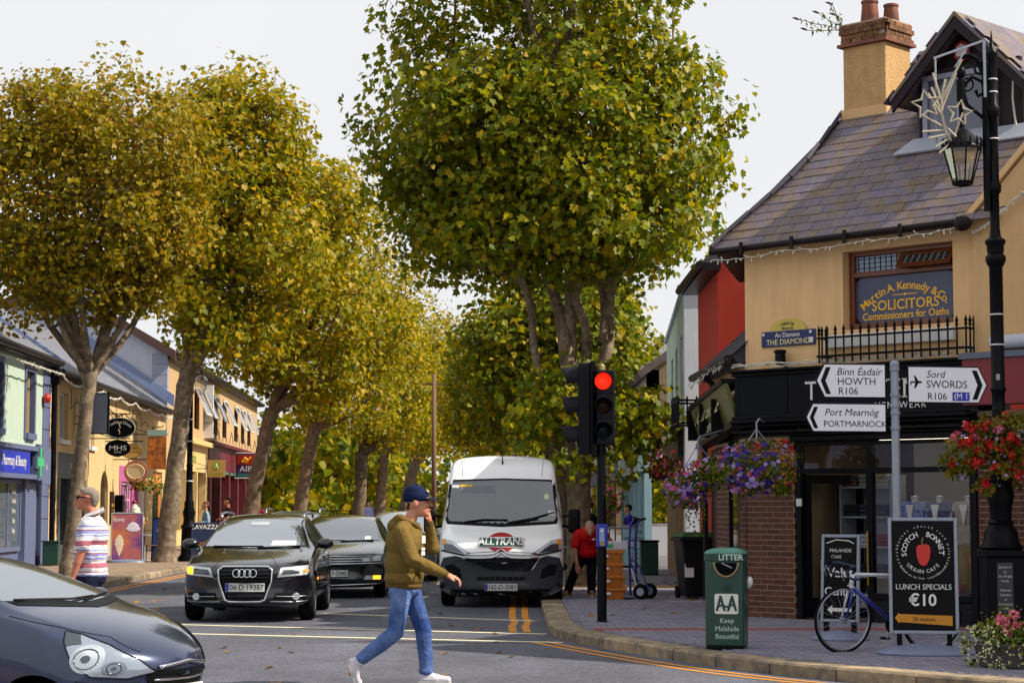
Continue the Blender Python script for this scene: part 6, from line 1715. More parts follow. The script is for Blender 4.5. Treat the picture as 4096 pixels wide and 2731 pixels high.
jn = [e((-.055, 0, .87), (.145, .165, .10)), c((-.075, -.085, .83), .10, (-.125, -.1, .50), .078), c((-.125, -.1, .49), .078, (-.25, -.1, .385), .075), c((-.25, -.1, .385), .075, (-.425, -.1, .255), .060), e((-.085, -.085, .85), (.11, .09, .1)),
      c((.005, .085, .83), .10, (.115, .09, .50), .078), c((.115, .09, .49), .078, (.145, .09, .16), .066), e((.14, .09, .13), (.07, .068, .05))]
blob('jeans', jn, .010, m_jean, CAP, 4)
m_shoe = mat('white_shoe', '#c9c6cf', .6, var=.06, vscale=20, bump=.3, bscale=40)
def shoe(a, b, up, parent, m, k=1.):
    a = Vector(a); b = Vector(b); u = Vector(up).normalized(); d = (b - a).normalized()
    o = blob('shoe', [c(a, .042 * k, a + (b - a) * .5, .044 * k), c(a + (b - a) * .45, .043 * k, b, .034 * k), c(a + u * .035 * k, .042 * k, a + u * .065 * k + d * .02, .043 * k), c(a + d * .03 + u * .03 * k, .04 * k, a + (b - a) * .6 + u * .012, .034 * k)], .008, m, parent, 3)
    so = MB(); sw_ = d.cross(u).normalized() * .04 * k
    P = [a - d * .045 * k, a + (b - a) * .5, b + d * .02 * k]
    L_s = [p + sw_ * s2_ * (1 if i < 2 else .7) - u * .036 * k for s2_ in (1,) for i, p in enumerate(P)] + [b + d * .036 * k - u * .036 * k] + [p - sw_ * (1 if i < 2 else .7) - u * .036 * k for i, p in reversed(list(enumerate(P)))]
    so.prism(L_s, u * .02 * k); so.build('sole', mat('pale_sole', '#b9b7b4', .7), o)
    lc = MB()
    for i in range(4):
        t = .3 + i * .1; p = a + (b - a) * t + u * (.052 - i * .004) * k; lc.tube([p - sw_ * .5, p + u * .006, p + sw_ * .5], .004, 5)
    lc.build('laces', m_white, o)
    return o
shoe((.12, .09, .056), (.335, .09, .050), (0, 0, 1), CAP, m_shoe, 1.05)
shoe((-.515, -.1, .215), (-.455, -.1, .045), (.93, 0, .36), CAP, m_shoe, 1.05)
m_cap = cloth('navy_cap', '#131d3f', 60, .25)
cp = [e((hcA[0] - .014, 0, hcA[2] + .055), (.124, .099, .092)), e((hcA[0] - .02, 0, hcA[2] + .095), (.10, .086, .072))]
capo = blob('cap', cp, .008, m_cap, CAP, 2)
bpl = []
for sg in range(-6, 7): bpl.append((hcA[0] + .085 + .115 * math.cos(R(sg * 13)) , .088 * math.sin(R(sg * 15))))
bm_ = MB()
top = [(x, y, hcA[2] + .048 + .012 - (x - hcA[0] - .09) * .22 - y * y * 2.5) for x, y in bpl]; base = [(hcA[0] + .05, y, hcA[2] + .055 - y * y * 2.5) for _, y in bpl]; n = len(top)
bm_.add(top + base + [(x, y, z - .007) for x, y, z in top] + [(x, y, z - .007) for x, y, z in base], [(i, i + 1, n + i + 1, n + i) for i in range(n - 1)] + [(2 * n + i + 1, 2 * n + i, 3 * n + i, 3 * n + i + 1) for i in range(n - 1)] + [(i + 1, i, 2 * n + i, 2 * n + i + 1) for i in range(n - 1)])
bm_.build('cap_brim', m_cap, capo, smooth=50)
MB().cbox((hcA[0] + .098, -.03, hcA[2] + .105), (.004, .05, .012), (0, R(-32), R(-15))).build('cap_flash', m_white, capo); MB().cbox((hcA[0] + .108, -.04, hcA[2] + .09), (.004, .03, .008), (0, R(-32), R(-20))).build('cap_flash', mat('flash_red', '#b01c2a', .6), capo)
blob('hair', [e((hcA[0] - .055, 0, hcA[2] - .0), (.05, .072, .06)), e((hcA[0] - .075, 0, hcA[2] - .035), (.025, .05, .04)), c((hcA[0] + .01, -.074, hcA[2] + .03), .01, (hcA[0] + .012, -.076, hcA[2] + .0), .007)], .007, mat('hair_brown', '#3a2416', .8, bump=.8, bscale=90), CAP, 2)

# --- man in striped polo
STR = thing('person', 'person in red and blue striped polo shirt and sunglasses behind the near hatchback', 'person', (-4.50, 21.5, 0))
hcB = (-.055, 0, 1.70)
sbp = head_prims(hcB, -1, 1.03)
sbp += [c((.02, 0, 1.48), .068, (-.025, 0, 1.61), .062), e((-.07, 0, 1.60), (.05, .05, .04)), e((0, 0, 1.25), (.14, .18, .24)), e((0, 0, .95), (.14, .16, .16)), c((0, -.16, 1.42), .06, (0, .16, 1.42), .06), c((0, -.21, 1.40), .055, (-.045, -.245, 1.15), .049), c((-.045, -.245, 1.16), .05, (-.09, -.25, 1.03), .047), c((-.09, -.25, 1.03), .047, (-.135, -.245, .875), .031),
        c((0, .21, 1.40), .055, (.03, .25, 1.15), .047), c((.03, .25, 1.15), .047, (.0, .25, .88), .031), c((0, -.09, .88), .085, (-.02, -.1, .48), .06), c((-.02, -.1, .48), .056, (0, -.1, .1), .04), c((0, .09, .88), .085, (.03, .1, .48), .06), c((.03, .1, .48), .056, (.06, .1, .1), .04)]
hand(sbp, (-.137, -.245, .868), (-.18, 0, -1), (.2, 1, 0), (.9, .1, -.2), .55, 1.05)
hand(sbp, (.0, .25, .87), (-.1, 0, -1), (.2, 1, 0), (.9, .1, -.2), .55, 1.05)
sb2 = blob('body', sbp, .0075, skin('ruddy', '#b9745c'), STR, 3)
face_bits(sb2, hcB, -1, 1.03, '#8a6a50')
def stripe_mat():
    m = bpy.data.materials.new('striped_jersey'); MATS['striped_jersey'] = m; m.use_nodes = True
    N = m.node_tree.nodes; L = m.node_tree.links; b = N['Principled BSDF']; b.inputs['Roughness'].default_value = .85
    tc = N.new('ShaderNodeTexCoord'); sx = N.new('ShaderNodeSeparateXYZ'); L.new(tc.outputs['Object'], sx.inputs[0])
    nz = N.new('ShaderNodeTexNoise'); nz.inputs['Scale'].default_value = 9; L.new(tc.outputs['Object'], nz.inputs['Vector'])
    md = N.new('ShaderNodeMath'); md.operation = 'MULTIPLY_ADD'; md.inputs[1].default_value = .03; L.new(nz.outputs[0], md.inputs[0]); L.new(sx.outputs[2], md.inputs[2])
    mr = N.new('ShaderNodeMapRange'); mr.inputs[1].default_value = .82 + .015; mr.inputs[2].default_value = 1.52 + .015; L.new(md.outputs[0], mr.inputs[0])
    cr = N.new('ShaderNodeValToRGB'); cr.color_ramp.interpolation = 'CONSTANT'
    wht, red, blu = (.68, .66, .70, 1), (.36, .10, .14, 1), (.24, .28, .58, 1)
    st = [(0, wht), (.075, blu), (.105, wht), (.13, red), (.145, wht), (.20, red), (.275, wht), (.335, blu), (.365, wht), (.385, blu), (.42, red), (.435, wht), (.46, blu), (.48, wht), (.54, red), (.62, wht), (.685, blu), (.705, wht), (.72, blu), (.765, red), (.785, wht), (.82, blu), (.84, wht), (.93, red), (.945, wht)]
    el = cr.color_ramp.elements
    while len(el) < len(st): el.new(.5)
    for i, (p, c_) in enumerate(st): el[i].position = p; el[i].color = c_
    L.new(mr.outputs[0], cr.inputs[0]); L.new(cr.outputs[0], b.inputs['Base Color'])
    n2 = N.new('ShaderNodeTexNoise'); n2.inputs['Scale'].default_value = 11; L.new(tc.outputs['Object'], n2.inputs['Vector'])
    bp_ = N.new('ShaderNodeBump'); bp_.inputs['Strength'].default_value = .7; bp_.inputs['Distance'].default_value = .02; L.new(n2.outputs[0], bp_.inputs['Height']); L.new(bp_.outputs[0], b.inputs['Normal'])
    return m
ssh = [e((.01, 0, 1.32), (.178, .22, .20)), e((-.005, 0, 1.12), (.188, .212, .20)), e((.0, 0, .96), (.186, .2, .12)), c((.01, -.15, 1.42), .088, (.01, .15, 1.42), .088), e((.03, 0, 1.46), (.10, .12, .06)), c((0, -.20, 1.41), .09, (-.04, -.25, 1.21), .083), c((0, .20, 1.41), .09, (.03, .25, 1.21), .083), e((-.05, 0, 1.02), (.15, .17, .15)), e((.01, 0, .89), (.182, .195, .05))]
blob('polo_shirt', ssh, .011, stripe_mat(), STR, 4)
col_ = MB()
for sg in (-1, 1):
    col_.prism([(.11, sg * .0, 1.605), (.10, sg * .085, 1.585), (-.04, sg * .105, 1.53), (-.115, sg * .035, 1.475), (-.09, sg * .03, 1.455), (-.03, sg * .125, 1.50), (.11, sg * .105, 1.55), (.125, 0, 1.57)], (.006, sg * .012, .004))
col_.build('collar', mat('white_collar', '#c6c4cc', .8), STR, smooth=50)
m_navy_t = cloth('navy_trousers', '#141932', 10)
blob('trousers', [e((0, 0, .86), (.172, .18, .12)), c((0, -.09, .82), .108, (-.02, -.1, .48), .085), c((-.02, -.1, .48), .085, (0, -.1, .10), .075), c((0, .09, .82), .108, (.03, .1, .48), .085), c((.03, .1, .48), .085, (.06, .1, .10), .075)], .013, m_navy_t, STR, 4)
m_bshoe = mat('black_shoe', '#15130f', .45)
shoe((.02, -.1, .055), (-.2, -.1, .05), (0, 0, 1), STR, m_bshoe, 1.05); shoe((.08, .1, .055), (-.14, .1, .05), (0, 0, 1), STR, m_bshoe, 1.05)
m_grey_h = mat('hair_grey', '#8d8176', .85, var=.25, vscale=60, bump=1., bscale=110)
blob('hair', [e((-.035, 0, 1.757), (.098, .082, .065)), e((.025, 0, 1.71), (.055, .079, .09)), e((-.10, 0, 1.79), (.035, .05, .028)), e((.03, 0, 1.645), (.03, .06, .04))], .008, m_grey_h, STR, 2)
gl_ = MB()
for sg in (-1, 1):
    gl_.tube([(-.155, sg * .05, 1.717), (-.12, sg * .078, 1.715), (-.02, sg * .086, 1.705), (-.005, sg * .084, 1.69)], .006, 6); gl_.ell((-.15, sg * .035, 1.712), (.014, .03, .02), 10, 8)
gl_.bar((-.163, -.012, 1.716), (-.163, .012, 1.716), .008)
gl_.build('sunglasses', m_blkp, STR, smooth=True)

# --- worker in red bending over crates
WK = thing('person', 'person in red polo and black trousers bending beside stacked orange crates', 'person', (1.22, 33.4, .12))
wh_ = (.06, -.42, 1.14)
wkp = [e((.06, -.40, 1.16), (.078, .10, .10)), e((.065, -.455, 1.10), (.058, .05, .075)), c((.066, -.505, 1.09), .012, (.066, -.515, 1.065), .013), e((.066, -.46, 1.05), (.04, .035, .03)), e((-.018, -.40, 1.13), (.01, .02, .03)), e((.14, -.40, 1.13), (.01, .02, .03)),
       c((.05, -.22, 1.10), .07, (.06, -.36, 1.13), .06), c((.03, .05, .75), .13, (.05, -.18, 1.02), .13), c((-.11, -.2, 1.05), .06, (.21, -.18, 1.10), .06), c((-.13, -.2, 1.03), .052, (-.19, -.24, .80), .045), c((-.19, -.24, .80), .045, (-.15, -.27, .55), .032), c((.22, -.18, 1.08), .052, (.40, -.12, .95), .045), c((.40, -.12, .95), .043, (.47, -.14, .86), .032),
       c((-.06, .06, .70), .085, (-.19, -.03, .40), .06), c((-.19, -.03, .40), .055, (-.30, .02, .1), .04), c((.11, .06, .70), .085, (.10, -.02, .40), .06), c((.10, -.02, .40), .055, (.10, .03, .1), .04)]
hand(wkp, (-.148, -.27, .545), (.1, -.05, -1), (-1, .1, 0), (0, -1, 0), .4, 1.)
hand(wkp, (.472, -.14, .86), (.5, -.1, -.8), (0, 1, 0), (.7, 0, .7), .6, 1.)
wb2 = blob('body', wkp, .0095, skin('worker', '#a8735c'), WK, 3)
for x in (.035, .095): MB().ell((x, -.495, 1.115), (.012, .006, .006), 8, 6).build('eye', m_eye, wb2)
blob('hair', [e((.058, -.385, 1.195), (.078, .10, .075)), e((.058, -.31, 1.15), (.07, .05, .06))], .011, m_grey_h, WK, 2)
blob('polo_shirt', [c((.03, .04, .80), .165, (.05, -.17, 1.02), .165), e((.02, -.08, .86), (.19, .16, .16)), c((-.10, -.19, 1.05), .085, (.20, -.17, 1.10), .085), c((-.13, -.2, 1.03), .085, (-.175, -.23, .87), .078), c((.21, -.18, 1.09), .085, (.32, -.15, 1.02), .075), e((.05, -.25, 1.09), (.09, .05, .05)), e((.03, -.12, .74), (.165, .13, .10))], .013, cloth('red', '#a80f12', 9), WK, 4)
MB().ell((.12, -.335, .96), (.03, .008, .014), 8, 6).build('shirt_badge', m_white, WK)
blob('trousers', [e((.025, .05, .68), (.165, .14, .13)), c((-.06, .05, .66), .105, (-.19, -.03, .40), .082), c((-.19, -.03, .40), .08, (-.295, .02, .10), .075), c((.11, .05, .66), .105, (.10, -.02, .40), .082), c((.10, -.02, .40), .08, (.10, .03, .10), .075)], .014, cloth('black', '#15161b', 10), WK, 4)
m_boot = mat('tan_boot', '#8a5a1e', .7)
shoe((-.31, .04, .055), (-.34, -.16, .05), (0, 0, 1), WK, m_boot, 1.1); shoe((.10, .05, .055), (.10, -.16, .05), (0, 0, 1), WK, m_boot, 1.1)

# --- generic small figures in the background
def walker(label, loc, rz, h, top, low, hair, skin_c='#b98a6c', shorts=False, arms='walk', sleeve='short', hat=None, pack=None, long_hair=False, vox=.018):
    T = thing('person', label, 'person', loc, rz, scale=h / 1.75)      # faces local +x
    P = head_prims((.02, 0, 1.63), 1) + [c((0, 0, 1.42), .055, (.01, 0, 1.55), .052), e((0, 0, 1.2), (.10, .15, .24)), e((0, 0, .93), (.11, .14, .14)), c((0, -.13, 1.38), .055, (0, .13, 1.38), .055)]
    S = [e((0, 0, 1.24), (.125, .185, .20)), e((0, 0, 1.04), (.125, .17, .16)), c((0, -.13, 1.39), .07, (0, .13, 1.39), .07)]
    for sg in (-1, 1):
        sh_ = Vector((0, sg * .18, 1.37))
        if arms == 'walk': el, wr_ = Vector((-.03 * sg, sg * .22, 1.12)), Vector((.08 + .06 * sg, sg * .22, .88))
        elif arms == 'bent': el, wr_ = Vector((-.02, sg * .23, 1.12)), Vector((.22, sg * .15, 1.10))
        else: el, wr_ = Vector((-.02, sg * .23, 1.12)), Vector((.03, sg * .23, .86))
        P += [c(sh_, .05, el, .042), c(el, .042, wr_, .03)]
        hand(P, wr_, (wr_ - el), (0, 1, .1), (0, 0, 1) if arms == 'bent' else (1, 0, 0), .6, 1.05)
        S.append(c(sh_, .066, sh_.lerp(el, .62 if sleeve == 'short' else 1.), .06))
        if sleeve == 'long': S.append(c(el, .056, el.lerp(wr_, .85), .045))
    Lg = [e((0, 0, .90), (.13, .16, .11))]
    for sg in (-1, 1):
        kn = Vector((.06 + .07 * sg, sg * .09, .48)); an = Vector((-.02 + .14 * sg, sg * .09, .09)); hp_ = Vector((0, sg * .085, .86))
        P += [c(hp_, .075, kn, .052), c(kn, .05, an, .036), c(an, .034, an + Vector((.12, 0, -.05)), .03)]
        Lg.append(c(hp_, .092, kn if not shorts else hp_.lerp(kn, .8), .07 if not shorts else .085))
        if not shorts: Lg.append(c(kn, .068, an + Vector((0, 0, .04)), .058))
        MB().ell(an + Vector((.05, 0, -.045)), (.14, .05, .045), 10, 8).build('shoe', m_bshoe, T, smooth=True)
    b = blob('body', P, vox * .75, skin(skin_c, skin_c), T, 2)
    blob('top', S, vox, top, T, 3); blob('shorts' if shorts else 'trousers', Lg, vox, low, T, 3)
    Hh = [e((.0, 0, 1.69), (.10, .083, .07)), e((-.045, 0, 1.645), (.06, .08, .08))]
    if long_hair: Hh += [c((-.05, 0, 1.62), .07, (-.06, 0, 1.50), .06)]
    blob('hair', Hh, .014, hair, T, 2)
    if hat:
        MB().lathe([(.155, 1.70), (.16, 1.705), (.10, 1.725), (.095, 1.80), (.07, 1.825), (.001, 1.82)], 18, (.01, 0, 0)).build('straw_hat', hat, T, smooth=60)
    if pack:
        blob('backpack', [e((-.19, 0, 1.18), (.10, .14, .23)), e((-.25, 0, 1.08), (.05, .11, .12))], .02, pack, T, 2)
        st_ = MB()
        for sg in (-1, 1): st_.tube([(-.13, sg * .1, 1.38), (-.02, sg * .12, 1.47), (.10, sg * .12, 1.36), (.11, sg * .13, 1.15), (-.1, sg * .14, 1.0)], .018, 6)
        st_.build('pack_strap', pack, T, smooth=True)
    return T
h_dark = mat('hair_dark', '#1d130d', .8, bump=.8, bscale=90); h_auburn = mat('hair_auburn', '#6a3418', .8, bump=.8, bscale=90)
walker('person in purple top with black backpack looking at phone by teal shop', (2.95, 50.8, .12), R(180), 1.56, cloth('purple', '#3a22a8'), cloth('dark_jeans', '#15182a'), h_dark, arms='bent', pack=mat('black_pack', '#101114', .7))
walker('person in straw hat and black shirt standing behind the tree trunk', (1.62, 42.2, .12), R(215), 1.64, cloth('black_shirt', '#101218'), cloth('charcoal', '#23252c'), h_dark, hat=mat('straw', '#b5772c', .8, bump=.4, bscale=120))
walker('person in pale blue top and dark shorts beside the left street lamp', (-8.78, 57.6, .12), R(200), 1.66, cloth('pale_blue', '#7f9cb8'), cloth('black_shorts', '#15161b'), h_auburn, shorts=True, sleeve='long', arms='bent')
walker('person in black T-shirt standing by the maroon shopfront', (-9.05, 64, .12), R(185), 1.80, cloth('black_tee', '#0f1014'), cloth('black_shorts2', '#17181d'), h_dark, shorts=True, arms='bent', skin_c='#a9785a')
walker('person in dull maroon top by the third left tree trunk', (-9.7, 77, .12), R(250), 1.70, cloth('maroon_top', '#7a3342'), cloth('dark_trs', '#1b1c24'), h_dark, arms='bent', skin_c='#8a5f48', vox=.022)
walker('person in pale blue shirt walking far down the street', (-8.0, 112, .12), R(-80), 1.82, cloth('blue_shirt', '#8f94cc'), cloth('navy_trs', '#1b2036'), mat('hair_thin', '#5a4236', .8), arms='walk', sleeve='long', vox=.022)
# ------------------------------------------------------------------ street furniture and small things
m_grn = mat('bin_green', '#0f3d30', .4, var=.12, vscale=9, coat=.3)
m_gal = mat('galvanised', '#8f96a4', .5, metal=.35, var=.1, vscale=15)
m_pole = mat('black_pole', '#0c0d12', .38, var=.15, vscale=25, spec=.35)
# litter bin
LB = thing('litter_bin', 'dark green litter bin with domed top and white lettering near the kerb', 'litter bin', (2.275, 21.35, .12), R(-14))
bw, bd, ch_ = .21, .20, .07
oc = [(-bw + ch_, -bd), (bw - .02, -bd), (bw, -bd + .02), (bw, bd - ch_), (bw - ch_, bd), (-bw + ch_, bd), (-bw, bd - ch_), (-bw, -bd + ch_)]
def sc2(P, k): return [(x * k, y * k) for x, y in P]
MB().xy(oc, .04, .92).build('body', m_grn, LB, bev=.008)
MB().xy(sc2(oc, .95), .0, .04).build('foot', m_black, LB)
MB().xy(sc2(oc, 1.03), .92, 1.0).build('hood_band', m_grn, LB, bev=.01)
dm_ = MB(); n = len(oc); V = []; lv = [(1.04, 1.0), (.97, 1.022), (.75, 1.045), (.4, 1.058), (.02, 1.062)]
for k, z in lv: V += [(x * k, y * k, z) for x, y in oc]
dm_.add(V, [(i * n + j, i * n + (j + 1) % n, (i + 1) * n + (j + 1) % n, (i + 1) * n + j) for i in range(4) for j in range(n)]); dm_.build('domed_lid', mat('bin_green_lit_lid', '#3d7a6a', .35, var=.2, vscale=12), LB, smooth=40)  # lid paler than the body: daylight on its top put into the green
op = [(.025 + .115 * math.cos(R(t)), .905 + .135 * math.sin(R(t))) for t in range(180, 361, 12)]
MB().xz(op, -bd - .006, -bd - .001).build('opening', mat('bin_dark', '#060708', .9), LB)
ring = MB(); ring.tube([(.025 + .128 * math.cos(R(t)), -bd - .006, .905 + .148 * math.sin(R(t))) for t in range(180, 361, 10)], .014, 8); ring.build('opening_rim', mat('dull_gold_rim', '#8a7a58', .4, metal=.6), LB, smooth=True)
MB().bar((-.02, -bd - .008, .90), (.09, -bd - .008, .85), .02, .012).build('ash_bar', m_gal, LB)
text('LITTER', .085, mat('pale_letter', '#b9cfc4', .5), LB, (.075, -bd * 1.03 - .008, .958), bold=.02)
wp_ = MB().xz([(-.085, .37), (.135, .37), (.15, .385), (.15, .565), (.135, .58), (-.085, .58), (-.10, .565), (-.10, .385)], -bd - .006, -bd - .001).build('logo_panel', m_white, LB)
lgm = MB()
for x0_ in (-.035, .085): lgm.xz([(x0_ - .055, .40), (x0_ - .03, .40), (x0_, .50), (x0_ + .03, .40), (x0_ + .055, .40), (x0_ + .012, .56), (x0_ - .012, .56)], -bd - .010, -bd - .007)
lgm.xz([(-.075, .435), (-.02, .455), (.03, .435), (.08, .455), (.125, .445), (.125, .465), (.08, .475), (.03, .455), (-.02, .475), (-.075, .455)], -bd - .0145, -bd - .0105)
lgm.build('logo', m_grn, wp_)
for t_, z in (('Keep', .30), ('Malahide', .215), ('Beautiful', .135)): text(t_, .072, mat('pale_letter', '#b9cfc4', .5), LB, (.03, -bd - .004, z), serif=True)
MB().lathe([(.001, -.006), (.045, -.006), (.045, 0), (.001, 0)], 18, (.035, -bd - .0, .64), axis='y').build('emblem', mat('bin_emblem', '#0c3027', .6), LB)
MB().box(-.19, .2, -.20, -.19, .0, .04).build('plinth_edge', m_black, LB)
pb_ = blob('paper', [('e', (.25, -.02, .70), (.035, .05, .06)), ('e', (.235, .0, .66), (.025, .05, .04))], .012, m_white, LB, 2)
# wheelie bin
WB_ = thing('wheelie_bin', 'large black wheelie bin with green lid against the red wall', 'wheelie bin', (3.02, 32.9, .12), R(8))
wbm = MB(); lo, hi_ = (.24, .27), (.31, .36)
wbm.add([(-lo[0], -lo[1], .04), (lo[0], -lo[1], .04), (lo[0], lo[1], .04), (-lo[0], lo[1], .04), (-hi_[0], -hi_[1], .98), (hi_[0], -hi_[1], .98), (hi_[0], hi_[1], .98), (-hi_[0], hi_[1], .98)], [(0, 3, 2, 1), (4, 5, 6, 7), (0, 1, 5, 4), (1, 2, 6, 5), (2, 3, 7, 6), (3, 0, 4, 7)])
wbm.build('body', mat('bin_black', '#17191d', .5, var=.15, vscale=8), WB_, bev=.03)
MB().box(-.36, .36, -.42, .36, .94, 1.0).build('rim', MATS['bin_black'], WB_, bev=.012)
lid = MB(); lid.add([(-.36, -.43, 1.005), (.36, -.43, 1.005), (.36, .36, 1.005), (-.36, .36, 1.005), (-.31, -.36, 1.09), (.31, -.36, 1.09), (.31, .32, 1.06), (-.31, .32, 1.06)], [(0, 3, 2, 1), (4, 5, 6, 7), (0, 1, 5, 4), (1, 2, 6, 5), (2, 3, 7, 6), (3, 0, 4, 7)]); lid.build('lid', mat('bin_lid_green', '#1f4a1c', .5), WB_, bev=.02)
for x in (-.25, .25): MB().lathe([(.001, -.03), (.1, -.03), (.1, .03), (.001, .03)], 18, (x, .30, .1), axis='x').build('wheel', m_tyre, WB_)
MB().box(-.27, -.12, -.315, -.30, .36, .7).build('label_sticker', m_white, WB_)
# traffic light
TL = thing('traffic_light', 'black traffic light pole with two signal heads, red lamp lit', 'traffic light', (1.165, 26.1, .12), 0)
MB().lathe([(.062, 0), (.062, 1.3), (.058, 1.32), (.058, 2.35)], 16, (0, 0, 0)).build('pole', m_pole, TL, smooth=40)
MB().lathe([(.095, 0), (.09, .01), (.07, .02)], 16, (0, 0, 0)).build('pole_collar', m_pole, TL)
MB().lathe([(.058, 2.35), (.058, 3.13), (.05, 3.15)], 14, (0, .14, 0)).build('upper_pole', m_pole, TL)
MB().lathe([(.06, 3.13), (.062, 3.15), (.062, 3.33), (.04, 3.36), (.0, 3.365)], 14, (.0, .1, 0)).build('pole_cap', mat('amber_cap', '#8a7440', .35, trans=.3), TL, smooth=40)
def signal(parent, T, lit):
    hb = MB(T); hb.box(-.155, .155, -.06, .10, 0, .98); h = hb.build('signal_head', mat('signal_black', '#16171d', .45), parent, bev=.02)
    for i, (col, on) in enumerate((('lens_red', lit == 0), ('lens_amber', lit == 1), ('lens_green', lit == 2))):
        z = .83 - i * .32
        m_ = mat('lamp_red_lit', '#ff1606', .3, emit=2.2) if on else mat('lamp_dark_' + col, {'lens_red': '#2a0d0c', 'lens_amber': '#2b1b0a', 'lens_green': '#0a1a18'}[col], .2)
        q = MB(T); q.lathe([(.105, -.0), (.10, -.02), (.05, -.035), (.001, -.04)], 20, (0, -.06, z), axis='y'); q.build('lamp', m_, h, smooth=50)
        q = MB(T); k = 17; V = []
        for j in range(k):
            a = R(-25 + 230 * j / (k - 1)); L_h = .19 * (.72 + .28 * math.sin(a))
            x, zz = .118 * math.cos(a), z + .118 * math.sin(a)
            V += [(x, -.055, zz), (x * 1.02, -.055 - L_h - .03, zz - .01), (x * .93, -.055, z + (zz - z) * .93), (x * .95, -.055 - L_h - .03, z + (zz - z) * .93 - .01)]
        F = []
        for j in range(k - 1):
            b = 4 * j; F += [(b, b + 1, b + 5, b + 4), (b + 2, b + 6, b + 7, b + 3), (b + 1, b + 3, b + 7, b + 5)]
        q.add(V, F); q.build('visor', mat('visor_black', '#1b1c24', .4), h, smooth=40)
        q = MB(T); q.box(-.15, .15, -.063, -.0605, z - .155, z - .15); q.build('seam', m_black, h)
    return h
signal(TL, Matrix.Translation((.02, -.03, 2.29)), 0)
signal(TL, Matrix.Translation((-.24, .10, 2.17)) @ Matrix.Rotation(R(-90), 4, 'Z') @ Matrix.Scale(1.22, 4, (0, 0, 1)), -1)
MB(Matrix.Translation((-.24, .10, 2.17))).xz([(.10, -.03), (.16, -.03), (.19, .08), (.19, 1.12), (.15, 1.22), (.10, 1.22)], -.19, .19).build('backing_board', m_pole, TL, bev=.01)
MB().bar((-.1, .1, 3.12), (0, .1, 3.12), .04).bar((-.1, .12, 2.35), (0, .1, 2.35), .04).build('bracket', m_pole, TL)
MB().tube([(-.08, .12, 3.35), (-.02, .12, 3.38), (-.03, .12, 3.1)], .01, 6).build('cable', m_black, TL)
pu = MB().box(-.075, .075, -.12, -.055, .97, 1.27).build('push_button_box', mat('button_blue', '#1a2f9c', .35), TL, bev=.015)
MB().box(-.035, .03, -.124, -.121, 1.04, 1.22).build('button_panel', mat('button_grey', '#8f9fc0', .4), pu); MB().lathe([(.001, -.005), (.02, -.005), (.02, 0), (.001, 0)], 12, (-.002, -.124, 1.185), axis='y').build('button', m_white, pu)
MB().box(-.03, .03, -.126, -.1225, .99, 1.035).build('wait_panel', mat('button_amber', '#a8833a', .4), pu)
# direction signs
SP = thing('direction_sign', 'grey post with three white pointed road direction signs', 'sign', (4.17, 21.75, .12))
MB().lathe([(.045, 0), (.045, 3.04), (.04, 3.06)], 16).build('post', m_gal, SP, smooth=40)
MB().lathe([(.05, 3.0), (.053, 3.01), (.053, 3.05), (.03, 3.075)], 16).build('post_cap', m_gal, SP, smooth=40)
m_sgn = mat('sign_white', '#ebecf5', .45, var=.03, vscale=5); m_sblk = mat('sign_black', '#14141c', .5); m_sgb = mat('sign_back', '#3a3d45', .5)
def dsign(x0, x1, z0, z1, yaw, left, lines, y=-.03):
    """arrow sign; local x from the post outward; left: points to -x"""
    L = x1 - x0; H = z1 - z0; h = H / 2; tip = h * .52; r = .03
    Hd = thing('x', 'x', 'x') if False else None
    def outline(m_):
        a, b, cc, d = m_, L - m_ * (1 if not left else 1), m_, H - m_
        if left: return [(0 + m_ * 1.3, h), (tip + m_ * .6, d), (L - m_, d), (L - m_, m_), (tip + m_ * .6, m_)]
        return [(L - m_ * 1.3, h), (L - tip - m_ * .6, m_), (m_, m_), (m_, d), (L - tip - m_ * .6, d)]
    Mx = Matrix.Translation((x0, y, z0)) @ Matrix.Translation((L if left else 0, 0, 0)) @ Matrix.Rotation(yaw, 4, 'Z') @ Matrix.Translation((-L if left else 0, 0, 0))
    q = MB(Mx); q.xz(outline(0), .0, .02); pnl = q.build('sign_panel', m_sblk, SP, bev=.008)
    q = MB(Mx); q.xz(outline(.016), -.004, -.0005); q.build('sign_face', m_sgn, pnl)
    cv = MB(Mx)
    if left: P = [(tip * .62, h), (tip * 1.22, H - .045), (tip * 1.75, H - .045), (tip * 1.15, h), (tip * 1.75, .045), (tip * 1.22, .045)]
    else: P = [(L - tip * .62, h), (L - tip * 1.22, .045), (L - tip * 1.75, .045), (L - tip * 1.15, h), (L - tip * 1.75, H - .045), (L - tip * 1.22, H - .045)]
    cv.xz(P, -.007, -.0045); cv.build('chevron', m_sblk, pnl)
    for (t_, sz, x, z, sh, col) in lines:
        me = text_mesh(t_, sz, align='LEFT', shear=sh)
        q = MB(Mx @ Matrix.Translation((x, -.006, z))); q.add([tuple(v.co) for v in me.vertices], [tuple(p.vertices) for p in me.polygons]); q.build('lettering', col or m_sblk, pnl)
    return pnl, Mx
dsign(-.90, -.10, 2.66, 3.04, R(9), True, (('Binn Éadair', .112, .235, .285, .25, None), ('HOWTH', .112, .245, .18, 0, None), ('R106', .108, .255, .075, 0, None)))
dsign(-1.02, -.10, 2.29, 2.61, R(9), True, (('Port Mearnóg', .108, .215, .215, .25, None), ('PORTMARNOCK', .094, .205, .09, 0, None)))
pn, Mx = dsign(.13, 1.06, 2.61, 3.02, R(10), False, (('Sord', .112, .215, .315, .25, None), ('SWORDS', .115, .215, .205, 0, None), ('R106', .108, .225, .075, 0, None)))
q = MB(Mx); q.xz([(.515, .03), (.715, .03), (.715, .125), (.515, .125)], -.008, -.0045); mp_ = q.build('motorway_patch', mat('motorway_blue', '#2b35a8', .5), pn)
